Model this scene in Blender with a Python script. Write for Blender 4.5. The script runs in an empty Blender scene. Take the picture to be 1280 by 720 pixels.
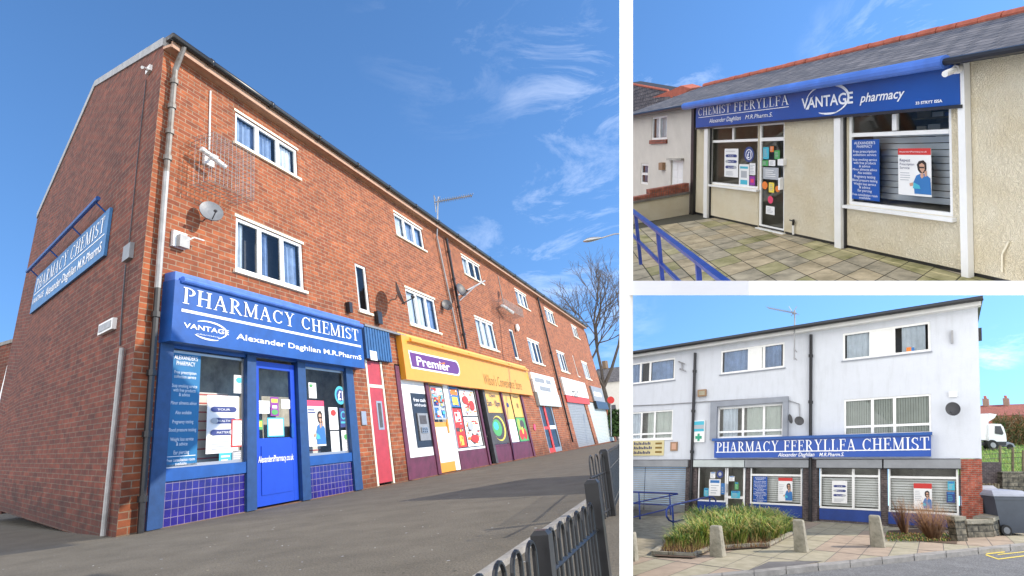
import bpy, math, random
import numpy as np
from mathutils import Vector
random.seed(7)
rng = random.Random(11)
scn = bpy.context.scene
C = scn.collection
# ------------------------------------------------------------------ camera and survey frames
F = 760.0
W = np.array([[0.99519, -0.09795, 0.0], [0.02389, 0.24274, 0.9698], [-0.09499, -0.96513, 0.24392]])
def ray(x, y): return W @ np.array([(x - 640) / F, (y - 360) / F, 1.0])
def unit(v): return v / np.linalg.norm(v)
class Fac:
    """A wall plane: u along it, v up it (metres), d out of it (world units)."""
    def __init__(s, cols, N, D, sc):
        s.H = np.array(cols, float).T; s.Hi = np.linalg.inv(s.H); s.N = np.array(N, float); s.D = D; s.sc = sc
    def setup(s, N=None):
        a, b = s.P(0, 0), s.P(1, 0)
        g = unit(np.cross(b - a, s.N)); s.up = g if g[2] > 0 else -g; s.o = a; s.right = unit(b - a)
    def P(s, u, v, d=0.0):
        h = s.H @ np.array([u, v, 1.0]); r = ray(h[0] / h[2], h[1] / h[2])
        return r * (s.D / (r @ s.N)) + d * s.N
    def uv(s, x, y, d=0.0):
        r = ray(x, y); p = r * ((s.D + d) / (r @ s.N)) - d * s.N; c = W.T @ p
        q = s.Hi @ np.array([640 + F * c[0] / c[2], 360 + F * c[1] / c[2], 1]); return q[0] / q[2], q[1] / q[2]
    def gp(s, x, y, h=0.0):
        r = ray(x, y); return r * (((s.o + h * s.up) @ s.up) / (r @ s.up))
def col(k, p): return [k * p[0], k * p[1], k]
L = Fac([col(.1247, (901, 525)), col(.0643, (310, -1009)), [145, 671, 1]], [0.95394178, -0.29999179, 0.0], -14.53127645, 1.6)
T = Fac([col(-.629 / 10.1, (525, 190)), col(.0043, (1025, -9300)), [868, 267.5, 1]], [-0.99030743, -0.08636055, -0.10877983], -3.83215095, .48)
B = Fac([col(-.0207, (-80, 578)), col(.003726, (1050, -6000)), [830, 639.5, 1]], [-0.54867501, -0.83332074, 0.06732222], -18.05645087, .6)
S = Fac([col(.118, (-195, 577)), col(.0643, (310, -1009)), [145, 671, 1]], [-0.6683, -0.7428, 0.0408], -4.87469, 1.6)
S.N = unit(S.N); S.D = float(S.N @ L.P(0, 0))
for f in (L, T, B, S): f.setup()
S.up = L.up
def at(x, y, Y): r = ray(x, y); return r * (Y / r[1])
def above(X, up, ypx):
    """how far above the point X the camera sees image height ypx"""
    # project(X+h*up).y == ypx
    c = W.T @ X; k = W.T @ up; t = (ypx - 360) / F
    return (t * c[2] - c[1]) / (k[1] - t * k[2])
# ------------------------------------------------------------------ materials
MATS = {}
def mat(name, color=(.5, .5, .5), rough=.6, metal=0.0, var=0.0, vscale=3.0, bump=0.0, bscale=20.0, spec=.5, coat=0.0, dirt=None, emit=None, uv=False, speck=False):
    if name in MATS: return MATS[name]
    m = bpy.data.materials.new(name); m.use_nodes = True; nt = m.node_tree; b = nt.nodes['Principled BSDF']
    b.inputs['Base Color'].default_value = (*color, 1); b.inputs['Roughness'].default_value = rough
    b.inputs['Metallic'].default_value = metal; b.inputs['Specular IOR Level'].default_value = spec
    b.inputs['Coat Weight'].default_value = coat
    co = nt.nodes.new('ShaderNodeTexCoord')
    if var:
        n = nt.nodes.new('ShaderNodeTexNoise'); n.inputs['Scale'].default_value = vscale; n.inputs['Detail'].default_value = 6; n.inputs['Roughness'].default_value = .65
        nt.links.new(co.outputs['Object'], n.inputs['Vector'])
        r = nt.nodes.new('ShaderNodeValToRGB'); r.color_ramp.elements[0].position = .3; r.color_ramp.elements[1].position = .72
        lo = [c * (1 - var) for c in color]; hi = [min(1, c * (1 + var)) for c in color]
        if dirt: lo = dirt
        r.color_ramp.elements[0].color = (*lo, 1); r.color_ramp.elements[1].color = (*hi, 1)
        nt.links.new(n.outputs['Fac'], r.inputs['Fac']); nt.links.new(r.outputs['Color'], b.inputs['Base Color'])
    if bump:
        n2 = nt.nodes.new('ShaderNodeTexNoise'); n2.inputs['Scale'].default_value = bscale; n2.inputs['Detail'].default_value = 5
        nt.links.new(co.outputs['Object'], n2.inputs['Vector'])
        bp = nt.nodes.new('ShaderNodeBump'); bp.inputs['Strength'].default_value = bump; bp.inputs['Distance'].default_value = .02
        nt.links.new(n2.outputs['Fac'], bp.inputs['Height']); nt.links.new(bp.outputs['Normal'], b.inputs['Normal'])
    if speck:      # aggregate showing in the tarmac
        n5 = nt.nodes.new('ShaderNodeTexNoise'); n5.inputs['Scale'].default_value = 38; n5.inputs['Detail'].default_value = 4; n5.inputs['Roughness'].default_value = .8; nt.links.new(co.outputs['Object'], n5.inputs['Vector'])
        r5 = nt.nodes.new('ShaderNodeValToRGB'); r5.color_ramp.elements[0].position = .36; r5.color_ramp.elements[1].position = .68; r5.color_ramp.elements[0].color = (.55, .55, .55, 1); r5.color_ramp.elements[1].color = (1.5, 1.48, 1.42, 1); nt.links.new(n5.outputs['Fac'], r5.inputs['Fac'])
        m5 = nt.nodes.new('ShaderNodeMix'); m5.data_type = 'RGBA'; m5.blend_type = 'MULTIPLY'; m5.inputs[0].default_value = 1; nt.links.new(r.outputs['Color'], m5.inputs[6]); nt.links.new(r5.outputs['Color'], m5.inputs[7]); nt.links.new(m5.outputs[2], b.inputs['Base Color'])
    if emit:
        b.inputs['Emission Color'].default_value = (*color, 1); b.inputs['Emission Strength'].default_value = emit
    MATS[name] = m; return m
def brickmat(name, c1, c2, mortar, bw=.225, bh=.075, ms=.011, rough=.85, var=.35, bump=.5, sq=False, dark=None, off=.5, nscale=.9, grime=None):
    m = bpy.data.materials.new(name); m.use_nodes = True; nt = m.node_tree; b = nt.nodes['Principled BSDF']; b.inputs['Roughness'].default_value = rough
    co = nt.nodes.new('ShaderNodeTexCoord'); br = nt.nodes.new('ShaderNodeTexBrick')
    br.offset = 0 if sq else off; br.inputs['Scale'].default_value = 1; br.inputs['Brick Width'].default_value = bw; br.inputs['Row Height'].default_value = bh
    br.inputs['Mortar Size'].default_value = ms; br.inputs['Mortar Smooth'].default_value = .15; br.inputs['Bias'].default_value = 0
    br.inputs['Color1'].default_value = (*c1, 1); br.inputs['Color2'].default_value = (*c2, 1); br.inputs['Mortar'].default_value = (*mortar, 1)
    nt.links.new(co.outputs['UV'], br.inputs['Vector'])
    n = nt.nodes.new('ShaderNodeTexNoise'); n.inputs['Scale'].default_value = nscale; n.inputs['Detail'].default_value = 7; n.inputs['Roughness'].default_value = .7
    nt.links.new(co.outputs['UV'], n.inputs['Vector'])
    r = nt.nodes.new('ShaderNodeValToRGB'); r.color_ramp.elements[0].position = .3; r.color_ramp.elements[1].position = .7
    r.color_ramp.elements[0].color = (*[1 - var * k for k in (1, 1, 1)], 1) if dark is None else (*dark, 1); r.color_ramp.elements[1].color = (1.12, 1.1, 1.08, 1)
    nt.links.new(n.outputs['Fac'], r.inputs['Fac'])
    mx = nt.nodes.new('ShaderNodeMix'); mx.data_type = 'RGBA'; mx.blend_type = 'MULTIPLY'; mx.inputs[0].default_value = 1
    nt.links.new(br.outputs['Color'], mx.inputs[6]); nt.links.new(r.outputs['Color'], mx.inputs[7])
    # individual burnt and pale bricks
    n3 = nt.nodes.new('ShaderNodeTexNoise'); n3.inputs['Scale'].default_value = 5.5; n3.inputs['Detail'].default_value = 3
    nt.links.new(co.outputs['UV'], n3.inputs['Vector'])
    r3 = nt.nodes.new('ShaderNodeValToRGB'); r3.color_ramp.elements[0].position = .34; r3.color_ramp.elements[1].position = .62
    r3.color_ramp.elements[0].color = (1 - var * 1.1,) * 3 + (1,); r3.color_ramp.elements[1].color = (1.1, 1.08, 1.05, 1)
    nt.links.new(n3.outputs['Fac'], r3.inputs['Fac'])
    m2 = nt.nodes.new('ShaderNodeMix'); m2.data_type = 'RGBA'; m2.blend_type = 'MULTIPLY'; m2.inputs[0].default_value = 1
    nt.links.new(mx.outputs[2], m2.inputs[6]); nt.links.new(r3.outputs['Color'], m2.inputs[7]); 
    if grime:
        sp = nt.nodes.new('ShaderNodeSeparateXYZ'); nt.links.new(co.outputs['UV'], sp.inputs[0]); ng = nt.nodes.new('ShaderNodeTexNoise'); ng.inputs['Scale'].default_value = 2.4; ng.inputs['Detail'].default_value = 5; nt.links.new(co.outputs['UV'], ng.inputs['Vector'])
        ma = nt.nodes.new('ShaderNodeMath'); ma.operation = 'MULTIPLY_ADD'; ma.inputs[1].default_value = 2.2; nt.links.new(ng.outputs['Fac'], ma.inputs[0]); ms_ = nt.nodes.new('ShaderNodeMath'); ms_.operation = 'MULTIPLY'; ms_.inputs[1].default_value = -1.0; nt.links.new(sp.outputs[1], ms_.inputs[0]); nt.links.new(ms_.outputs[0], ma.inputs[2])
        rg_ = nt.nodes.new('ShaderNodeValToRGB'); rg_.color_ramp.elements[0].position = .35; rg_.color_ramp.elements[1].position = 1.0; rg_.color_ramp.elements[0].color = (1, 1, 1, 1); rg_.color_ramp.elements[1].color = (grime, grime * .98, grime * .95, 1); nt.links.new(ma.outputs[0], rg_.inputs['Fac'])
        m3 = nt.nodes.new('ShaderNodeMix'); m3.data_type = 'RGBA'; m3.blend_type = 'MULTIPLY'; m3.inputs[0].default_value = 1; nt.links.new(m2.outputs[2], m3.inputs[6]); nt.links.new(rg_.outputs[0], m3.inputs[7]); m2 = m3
    nt.links.new(m2.outputs[2], b.inputs['Base Color'])
    bp = nt.nodes.new('ShaderNodeBump'); bp.inputs['Strength'].default_value = bump; bp.inputs['Distance'].default_value = .015; bp.invert = True
    nt.links.new(br.outputs['Fac'], bp.inputs['Height']); nt.links.new(bp.outputs['Normal'], b.inputs['Normal'])
    MATS[name] = m; return m
def glassmat(name, tint=(1, 1, 1), ior=1.5, rough=.01):
    m = bpy.data.materials.new(name); m.use_nodes = True; nt = m.node_tree; nt.nodes.remove(nt.nodes['Principled BSDF']); o = nt.nodes['Material Output']
    t = nt.nodes.new('ShaderNodeBsdfTransparent'); t.inputs[0].default_value = (*tint, 1)
    g = nt.nodes.new('ShaderNodeBsdfGlossy'); g.inputs['Roughness'].default_value = rough
    f = nt.nodes.new('ShaderNodeFresnel'); f.inputs[0].default_value = ior
    x = nt.nodes.new('ShaderNodeMixShader'); nt.links.new(f.outputs[0], x.inputs[0]); nt.links.new(t.outputs[0], x.inputs[1]); nt.links.new(g.outputs[0], x.inputs[2])
    nt.links.new(x.outputs[0], o.inputs['Surface']); MATS[name] = m; return m
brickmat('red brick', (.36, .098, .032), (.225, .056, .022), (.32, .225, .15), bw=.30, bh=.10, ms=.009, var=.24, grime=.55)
brickmat('gable brick', (.20, .050, .026), (.115, .030, .019), (.175, .12, .09), bw=.30, bh=.10, ms=.009, var=.30, grime=.5)  # darker copy of red brick: soot, plus the gable's shade put into the colour
brickmat('pier brick', (.46, .10, .055), (.36, .075, .045), (.32, .22, .18))
brickmat('dark brick', (.11, .085, .085), (.07, .055, .06), (.16, .14, .14))
brickmat('violet tile', (.016, .012, .17), (.026, .018, .23), (.22, .19, .32), bw=.115, bh=.115, ms=.005, rough=.18, var=.2, sq=True, bump=.2)
brickmat('slate', (.13, .125, .13), (.21, .20, .205), (.04, .04, .045), bw=.40, bh=.26, ms=.022, rough=.6, var=.45, bump=.9, nscale=1.6)
brickmat('stone wall', (.28, .26, .20), (.20, .185, .14), (.10, .10, .08), bw=.5, bh=.2, ms=.02, var=.6, nscale=2.5)
brickmat('coping brick', (.42, .13, .08), (.33, .09, .06), (.2, .12, .1), bw=.075, bh=.12, ms=.01, sq=True)
brickmat('roof tile', (.36, .10, .07), (.29, .08, .06), (.13, .05, .04), bw=.3, bh=.25, ms=.015, var=.3)
glassmat('clear glass', (.97, .99, .98), 1.28); glassmat('window glass', (.92, .96, .97), 1.5)
mat('white upvc', (.80, .80, .78), .35, var=.06, vscale=4)
mat('cream upvc', (.80, .74, .58), .45, var=.1)
mat('dark room', (.07, .07, .08), .8, var=.3)
mat('dim room', (.38, .36, .32), .8, var=.5, vscale=1.5)
mat('net curtain', (.72, .76, .82), .9, var=.15)
mat('blue curtain', (.30, .40, .60), .9, var=.25)
mat('pale blind', (.66, .68, .62), .8, var=.1)
mat('black metal', (.018, .018, .02), .35, spec=.5, var=.3, vscale=8)
mat('grey pipe', (.16, .16, .155), .5, var=.35, vscale=4, dirt=(.10, .07, .05))
mat('pale pipe', (.33, .33, .33), .5, var=.25)
mat('dish grey', (.19, .20, .215), .5, var=.15)
mat('dish dark', (.05, .05, .055), .5)
mat('steel', (.42, .42, .42), .4, metal=.7)
mat('galvanised', (.35, .35, .36), .45, metal=.5, var=.2)
mat('white paint', (.78, .78, .77), .5, var=.08)
mat('shelf white', (.93, .93, .93), .6)
mat('sign blue', (.010, .078, .31), .38, var=.22, vscale=1.5)
mat('sign blue deep', (.007, .065, .35), .3, var=.12, vscale=1.5)
mat('sign navy', (.005, .072, .34), .32, var=.1, vscale=1.5)
mat('awning blue', (.07, .17, .55), .4, var=.2, vscale=3)
mat('frame blue', (.014, .055, .17), .4, var=.2, vscale=4)
mat('door blue', (.009, .06, .50), .35, var=.06)
mat('rail blue', (.018, .045, .25), .35, var=.25, vscale=10)
mat('riser blue', (.012, .045, .23), .45, var=.2)
mat('panel teal', (.01, .14, .32), .4, var=.08); mat('faded blue', (.045, .17, .38), .5, var=.2); mat('notice cream', (.60, .52, .28), .6, var=.1)
mat('cladding blue', (.02, .10, .26), .5, var=.25)
mat('letter white', (.86, .87, .90), .5)
mat('letter grey', (.45, .47, .52), .5)
mat('letter brown', (.20, .12, .02), .6)
mat('letter navy', (.02, .03, .12), .6)
mat('premier yellow', (.74, .32, .03), .4, var=.05)
mat('premier yellow pale', (.74, .42, .07), .4, var=.1)
mat('premier purple', (.115, .022, .17), .45, var=.1)
mat('riser purple', (.11, .018, .05), .6, var=.35, vscale=2)
mat('poster white', (.80, .80, .79), .6, var=.05)
mat('poster grey', (.40, .42, .45), .6, var=.1)
mat('poster red', (.55, .035, .03), .6)
mat('poster pink', (.70, .06, .14), .6)
mat('poster navy', (.03, .05, .20), .6)
mat('poster blue', (.03, .16, .42), .6)
mat('poster cyan', (.06, .42, .55), .6)
mat('poster green', (.08, .35, .10), .6)
mat('poster yellow', (.80, .62, .08), .6)
mat('poster orange', (.75, .20, .03), .6)
mat('poster violet', (.25, .04, .30), .6)
mat('skin', (.55, .32, .22), .7); mat('hair', (.03, .02, .018), .8)
mat('red paint', (.42, .035, .05), .5, var=.15, vscale=3)
mat('slatwall', (.62, .60, .56), .7, var=.1); mat('slat red', (.45, .08, .06), .6)
mat('shutter grey', (.24, .25, .265), .5, var=.15)
mat('shutter pale', (.44, .48, .47), .5, var=.12)

def streaky(name, color, dark, rough=.9):
    m = bpy.data.materials.new(name); m.use_nodes = True; nt = m.node_tree; b = nt.nodes['Principled BSDF']; b.inputs['Roughness'].default_value = rough
    co = nt.nodes.new('ShaderNodeTexCoord'); prev = None
    for sc3, lo, hi, dk in (((2.6, .35, 1), .50, .82, dark), ((.7, .8, 1), .35, .75, [.5 + c * .5 for c in dark])):
        mp = nt.nodes.new('ShaderNodeMapping'); mp.inputs['Scale'].default_value = sc3; nt.links.new(co.outputs['UV'], mp.inputs[0]); n = nt.nodes.new('ShaderNodeTexNoise'); n.inputs['Scale'].default_value = 1.6; n.inputs['Detail'].default_value = 8; n.inputs['Roughness'].default_value = .7; nt.links.new(mp.outputs[0], n.inputs['Vector'])
        r = nt.nodes.new('ShaderNodeValToRGB'); r.color_ramp.elements[0].position = lo; r.color_ramp.elements[1].position = hi; r.color_ramp.elements[0].color = (1, 1, 1, 1); r.color_ramp.elements[1].color = (*dk, 1); nt.links.new(n.outputs['Fac'], r.inputs['Fac'])
        mx = nt.nodes.new('ShaderNodeMix'); mx.data_type = 'RGBA'; mx.blend_type = 'MULTIPLY'; mx.inputs[0].default_value = 1; mx.inputs[6].default_value = (*color, 1)
        if prev: nt.links.new(prev, mx.inputs[6])
        nt.links.new(r.outputs['Color'], mx.inputs[7]); prev = mx.outputs[2]
    n2 = nt.nodes.new('ShaderNodeTexNoise'); n2.inputs['Scale'].default_value = 26; n2.inputs['Detail'].default_value = 5; nt.links.new(co.outputs['UV'], n2.inputs['Vector']); bp = nt.nodes.new('ShaderNodeBump'); bp.inputs['Strength'].default_value = .3; bp.inputs['Distance'].default_value = .01; nt.links.new(n2.outputs['Fac'], bp.inputs['Height']); nt.links.new(bp.outputs['Normal'], b.inputs['Normal'])
    nt.links.new(prev, b.inputs['Base Color']); MATS[name] = m
streaky('render lilac', (.60, .625, .675), (.86, .86, .85))
mat('render grey', (.27, .29, .33), .9, var=.1)
mat('render cottage', (.60, .56, .50), .9, var=.08, vscale=3, bump=.2, bscale=30)
mat('asphalt', (.112, .10, .08), .88, var=.28, vscale=.9, bump=.9, bscale=22, dirt=(.09, .08, .062), speck=True)
mat('road tarmac', (.16, .165, .175), .9, var=.2, vscale=3, bump=.8, bscale=40, speck=True)
mat('tarmac patch', (.13, .125, .125), .9, var=.3, vscale=3)
mat('kerb stone', (.27, .26, .245), .85, var=.3, vscale=4, bump=.3)
mat('flag buff', (.40, .33, .22), .85, var=.35, vscale=5, bump=.4, dirt=(.22, .185, .11))
mat('flag grey', (.35, .305, .22), .85, var=.35, vscale=5, bump=.4, dirt=(.17, .155, .11))
mat('flag moss', (.32, .285, .165), .9, var=.4, vscale=4, bump=.4, dirt=(.15, .15, .05))
mat('flag pink', (.345, .27, .205), .9, var=.2, vscale=4)
mat('flag sand', (.33, .295, .22), .9, var=.25, vscale=4, dirt=(.27, .25, .17))
mat('joint dark', (.05, .048, .036), .95)
mat('concrete', (.27, .25, .20), .9, var=.4, vscale=6, bump=.6, bscale=25, dirt=(.17, .16, .12))
mat('soil', (.09, .055, .035), .95, var=.5, vscale=10)
mat('grass', (.10, .19, .03), .9, var=.4, vscale=5); mat('bank grass', (.12, .24, .03), .9, var=.4, vscale=8)
mat('leaf green', (.10, .20, .035), .6, var=.4, vscale=9); mat('leaf lime', (.34, .42, .07), .6, var=.3, vscale=9)
mat('leaf straw', (.55, .42, .15), .7, var=.3, vscale=9); mat('leaf brown', (.23, .11, .05), .8, var=.4, vscale=9)
mat('hedge', (.05, .10, .025), .9, var=.4); mat('twig', (.10, .08, .065), .9, var=.3)
mat('shrub twig', (.36, .20, .10), .9, var=.3, vscale=9); mat('brush twig', (.15, .11, .05), .9, var=.4)
mat('ridge red', (.38, .105, .065), .8, var=.25, vscale=9)
mat('fascia white', (.72, .72, .70), .5, var=.08)
mat('soffit', (.42, .25, .17), .7, var=.15)
mat('bin plastic', (.055, .065, .085), .5, var=.15); mat('bin lid', (.26, .28, .33), .45, var=.15)
mat('tyre', (.02, .02, .02), .8); mat('van white', (.75, .76, .78), .3, coat=.4); mat('wood fence', (.17, .145, .09), .9, var=.4, vscale=7)
mat('bracket', (.30, .18, .10), .7)
mat('green cross', (.02, .30, .18), .5)
def rendermat():
    m = bpy.data.materials.new('cream roughcast'); m.use_nodes = True; nt = m.node_tree; b = nt.nodes['Principled BSDF']; b.inputs['Roughness'].default_value = .9
    co = nt.nodes.new('ShaderNodeTexCoord')
    n = nt.nodes.new('ShaderNodeTexNoise'); n.inputs['Scale'].default_value = 1.6; n.inputs['Detail'].default_value = 6
    r = nt.nodes.new('ShaderNodeValToRGB'); r.color_ramp.elements[0].position = .35; r.color_ramp.elements[1].position = .75
    r.color_ramp.elements[0].color = (.77, .67, .47, 1); r.color_ramp.elements[1].color = (.85, .78, .61, 1)
    nt.links.new(co.outputs['UV'], n.inputs['Vector']); nt.links.new(n.outputs['Fac'], r.inputs['Fac']); nt.links.new(r.outputs['Color'], b.inputs['Base Color'])
    # trowel strokes: ridges running in random short directions
    v = nt.nodes.new('ShaderNodeTexVoronoi'); v.inputs['Scale'].default_value = 7; v.feature = 'F1'
    w = nt.nodes.new('ShaderNodeTexWave'); w.inputs['Scale'].default_value = 9; w.inputs['Distortion'].default_value = 14; w.inputs['Detail'].default_value = 3; w.inputs['Detail Scale'].default_value = 2.2
    n2 = nt.nodes.new('ShaderNodeTexNoise'); n2.inputs['Scale'].default_value = 24; n2.inputs['Detail'].default_value = 4
    for q in (v, w, n2): nt.links.new(co.outputs['UV'], q.inputs['Vector'])
    a = nt.nodes.new('ShaderNodeMath'); a.operation = 'ADD'; nt.links.new(w.outputs['Fac'], a.inputs[0]); nt.links.new(n2.outputs['Fac'], a.inputs[1])
    a2 = nt.nodes.new('ShaderNodeMath'); a2.operation = 'ADD'; nt.links.new(a.outputs[0], a2.inputs[0]); nt.links.new(v.outputs['Distance'], a2.inputs[1])
    bp = nt.nodes.new('ShaderNodeBump'); bp.inputs['Strength'].default_value = .8; bp.inputs['Distance'].default_value = .011
    nt.links.new(a2.outputs[0], bp.inputs['Height']); nt.links.new(bp.outputs['Normal'], b.inputs['Normal']); MATS['cream roughcast'] = m
rendermat()
# ------------------------------------------------------------------ mesh builder
class MB:
    def __init__(s): s.v = []; s.f = []; s.m = []; s.uv = []; s.names = []
    def mi(s, name):
        if name not in s.names: s.names.append(name)
        return s.names.index(name)
    def face(s, pts, m, uvs=None):
        i = len(s.v); s.v += [tuple(map(float, p)) for p in pts]; s.f.append(tuple(range(i, i + len(pts)))); s.m.append(s.mi(m))
        s.uv.append(uvs or [(0, 0)] * len(pts)); return s
    def box8(s, p, m, uvr=None):
        """p: 8 corners, first 4 = front (u0v0,u1v0,u1v1,u0v1), last 4 = back"""
        i = len(s.v); s.v += [tuple(map(float, q)) for q in p]
        for f in ((0, 1, 2, 3), (5, 4, 7, 6), (3, 2, 6, 7), (4, 5, 1, 0), (1, 5, 6, 2), (4, 0, 3, 7)):
            s.f.append(tuple(i + k for k in f)); s.m.append(s.mi(m))
            if uvr:
                u0, u1, v0, v1, dd = uvr; U = [(u0, v0), (u1, v0), (u1, v1), (u0, v1)]
                if f in ((0, 1, 2, 3), ): s.uv.append(U)
                elif f == (5, 4, 7, 6): s.uv.append([(u1, v0), (u0, v0), (u0, v1), (u1, v1)])
                elif f == (3, 2, 6, 7): s.uv.append([(u0, v1), (u1, v1), (u1, v1 + dd), (u0, v1 + dd)])
                elif f == (4, 5, 1, 0): s.uv.append([(u0, v0 - dd), (u1, v0 - dd), (u1, v0), (u0, v0)])
                elif f == (1, 5, 6, 2): s.uv.append([(u1, v0), (u1 + dd, v0), (u1 + dd, v1), (u1, v1)])
                else: s.uv.append([(u0 - dd, v0), (u0, v0), (u0, v1), (u0 - dd, v1)])
            else: s.uv.append([(0, 0)] * 4)
        return s
    def bx(s, fc, u0, u1, v0, v1, d0, d1, m, flip=False):
        p = [fc.P(u0, v0, d1), fc.P(u1, v0, d1), fc.P(u1, v1, d1), fc.P(u0, v1, d1), fc.P(u0, v0, d0), fc.P(u1, v0, d0), fc.P(u1, v1, d0), fc.P(u0, v1, d0)]
        return s.box8(p, m, (u0, u1, v0, v1, (d1 - d0) / fc.sc))
    def sheet(s, fc, u0, u1, v0, v1, d, m): return s.face([fc.P(u0, v0, d), fc.P(u1, v0, d), fc.P(u1, v1, d), fc.P(u0, v1, d)], m, [(u0, v0), (u1, v0), (u1, v1), (u0, v1)])
    def px(s, fc, x0, y0, x1, y1, d0, d1, m):
        """box by its top-left and bottom-right corner as surveyed on its front"""
        a = fc.uv(x0, y0, d1); b = fc.uv(x1, y1, d1)
        return s.bx(fc, min(a[0], b[0]), max(a[0], b[0]), b[1], a[1], d0, d1, m)
    def poly(s, fc, pts, d0, d1, m):
        a = [fc.P(u, v, d1) for u, v in pts]; b = [fc.P(u, v, d0) for u, v in pts]; n = len(pts)
        s.face(a, m, [tuple(q) for q in pts]); s.face(b[::-1], m, [tuple(q) for q in pts[::-1]])
        for k in range(n):
            j = (k + 1) % n; s.face([b[k], b[j], a[j], a[k]], m)
        return s
    def tube(s, pts, r, m, n=8, r2=None, cap=True):
        pts = [np.array(p, float) for p in pts]; i0 = len(s.v); k = len(pts)
        nprev = None
        for q in range(k):
            t = unit(pts[min(q + 1, k - 1)] - pts[max(q - 1, 0)])
            if nprev is None:
                a = np.array([0, 0, 1.]) if abs(t[2]) < .9 else np.array([1., 0, 0]); nn = unit(np.cross(t, a))
            else: nn = unit(nprev - t * (nprev @ t))
            nprev = nn; bb = np.cross(t, nn); rr = r if r2 is None else r + (r2 - r) * q / max(1, k - 1)
            for j in range(n):
                an = 2 * math.pi * j / n; s.v.append(tuple(pts[q] + rr * (math.cos(an) * nn + math.sin(an) * bb)))
        mi = s.mi(m)
        for q in range(k - 1):
            for j in range(n):
                a = i0 + q * n + j; b = i0 + q * n + (j + 1) % n; s.f.append((a, b, b + n, a + n)); s.m.append(mi); s.uv.append([(0, 0)] * 4)
        if cap:
            s.f.append(tuple(i0 + j for j in range(n))[::-1]); s.m.append(mi); s.uv.append([(0, 0)] * n)
            s.f.append(tuple(i0 + (k - 1) * n + j for j in range(n))); s.m.append(mi); s.uv.append([(0, 0)] * n)
        return s
    def disc(s, c, nrm, rx, ry, depth, m, up=(0, 0, 1), n=24, bowl=0.0, rim=None):
        """a dish or drum: closed disc of given depth facing nrm; bowl hollows it"""
        nrm = unit(np.array(nrm, float)); x = unit(np.cross(np.array(up, float), nrm)); y = np.cross(nrm, x); c = np.array(c, float)
        rings = [(1, 0), (.8, .36), (.55, .7), (.28, .92)]
        fr = [[c + a * (rx * math.cos(2 * math.pi * k / n) * x + ry * math.sin(2 * math.pi * k / n) * y) - nrm * bowl * z for k in range(n)] for a, z in rings]
        bk = [[p - nrm * depth for p in rg] for rg in fr]
        for rg, sg in ((fr, 1), (bk, -1)):
            for q in range(3):
                for k in range(n):
                    j = (k + 1) % n; fc = [rg[q][k], rg[q][j], rg[q + 1][j], rg[q + 1][k]]; s.face(fc[::sg], m)
            s.face(rg[3][::sg], m)
        for k in range(n):
            j = (k + 1) % n; s.face([bk[0][k], bk[0][j], fr[0][j], fr[0][k]], rim or m)
        return s
    def build(s, name, parent=None, smooth=False, origin=None):
        me = bpy.data.meshes.new(name)
        o = np.array(origin) if origin is not None else (np.array(parent['_o']) if parent is not None and '_o' in parent else np.zeros(3))
        if origin is None and parent is None:
            a = np.array(s.v); lo, hi = a.min(0), a.max(0); o = np.array([(lo[0] + hi[0]) / 2, (lo[1] + hi[1]) / 2, lo[2]])
        me.from_pydata([tuple(np.array(p) - o) for p in s.v], [], s.f)
        for nm in s.names: me.materials.append(MATS[nm])
        me.polygons.foreach_set('material_index', s.m)
        uvl = me.uv_layers.new(name='UVMap'); fl = [c for f in s.uv for q in f for c in q]; uvl.data.foreach_set('uv', fl)
        if smooth: me.polygons.foreach_set('use_smooth', [True] * len(s.f))
        ob = bpy.data.objects.new(name, me); C.objects.link(ob)
        if parent is not None: ob.parent = parent; ob['_o'] = [float(x) for x in o]
        else: ob.location = Vector([float(x) for x in o]); ob['_o'] = [float(x) for x in o]
        return ob
def tag(o, label=None, cat=None, group=None, kind=None):
    if label: o['label'] = label
    if cat: o['category'] = cat
    if group: o['group'] = group
    if kind: o['kind'] = kind
    return o
def thing(name, label, cat, base, group=None):
    o = bpy.data.objects.new(name, None); C.objects.link(o); o.location = Vector([float(x) for x in base]); o.empty_display_size = .1
    o['_o'] = [float(x) for x in base]; return tag(o, label, cat, group)
# ------------------------------------------------------------------ lettering
_tc = {}
def sans(txt, shear=0.0, bold=0.0):
    key = (txt, shear, bold)
    if key in _tc: return _tc[key]
    cu = bpy.data.curves.new('t', 'FONT'); cu.body = txt; cu.shear = shear; cu.offset = bold; cu.resolution_u = 3
    ob = bpy.data.objects.new('t', cu); C.objects.link(ob); dg = bpy.context.evaluated_depsgraph_get(); me = bpy.data.meshes.new_from_object(ob.evaluated_get(dg))
    v = [(p.co.x, p.co.y) for p in me.vertices]; f = [tuple(p.vertices) for p in me.polygons]
    bpy.data.objects.remove(ob); bpy.data.curves.remove(cu); bpy.data.meshes.remove(me)
    x0 = min(p[0] for p in v); x1 = max(p[0] for p in v); _tc[key] = (v, f, x0, x1); return _tc[key]
def text(mb, fc, txt, x0, y0, x1, y1, d, m, shear=0.0, bold=0.0, caps=True, flip=False, inv=None):
    """sans lettering; x0,y0 top left of its capitals, x1,y1 end of its baseline"""
    v, f, a, b = sans(txt, shear, bold); A = fc.uv(x0, y0, d); Bq = fc.uv(x1, y1, d); hgt = .69
    w = b - a; i = len(mb.v); mi = mb.mi(m)
    for (x, y) in v: mb.v.append(tuple(fc.P(A[0] + (x - a) / w * (Bq[0] - A[0]), Bq[1] + y / hgt * (A[1] - Bq[1]), d)))
    for q in f: mb.f.append(tuple(i + k for k in q)); mb.m.append(mi); mb.uv.append([(0, 0)] * len(q))
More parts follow.
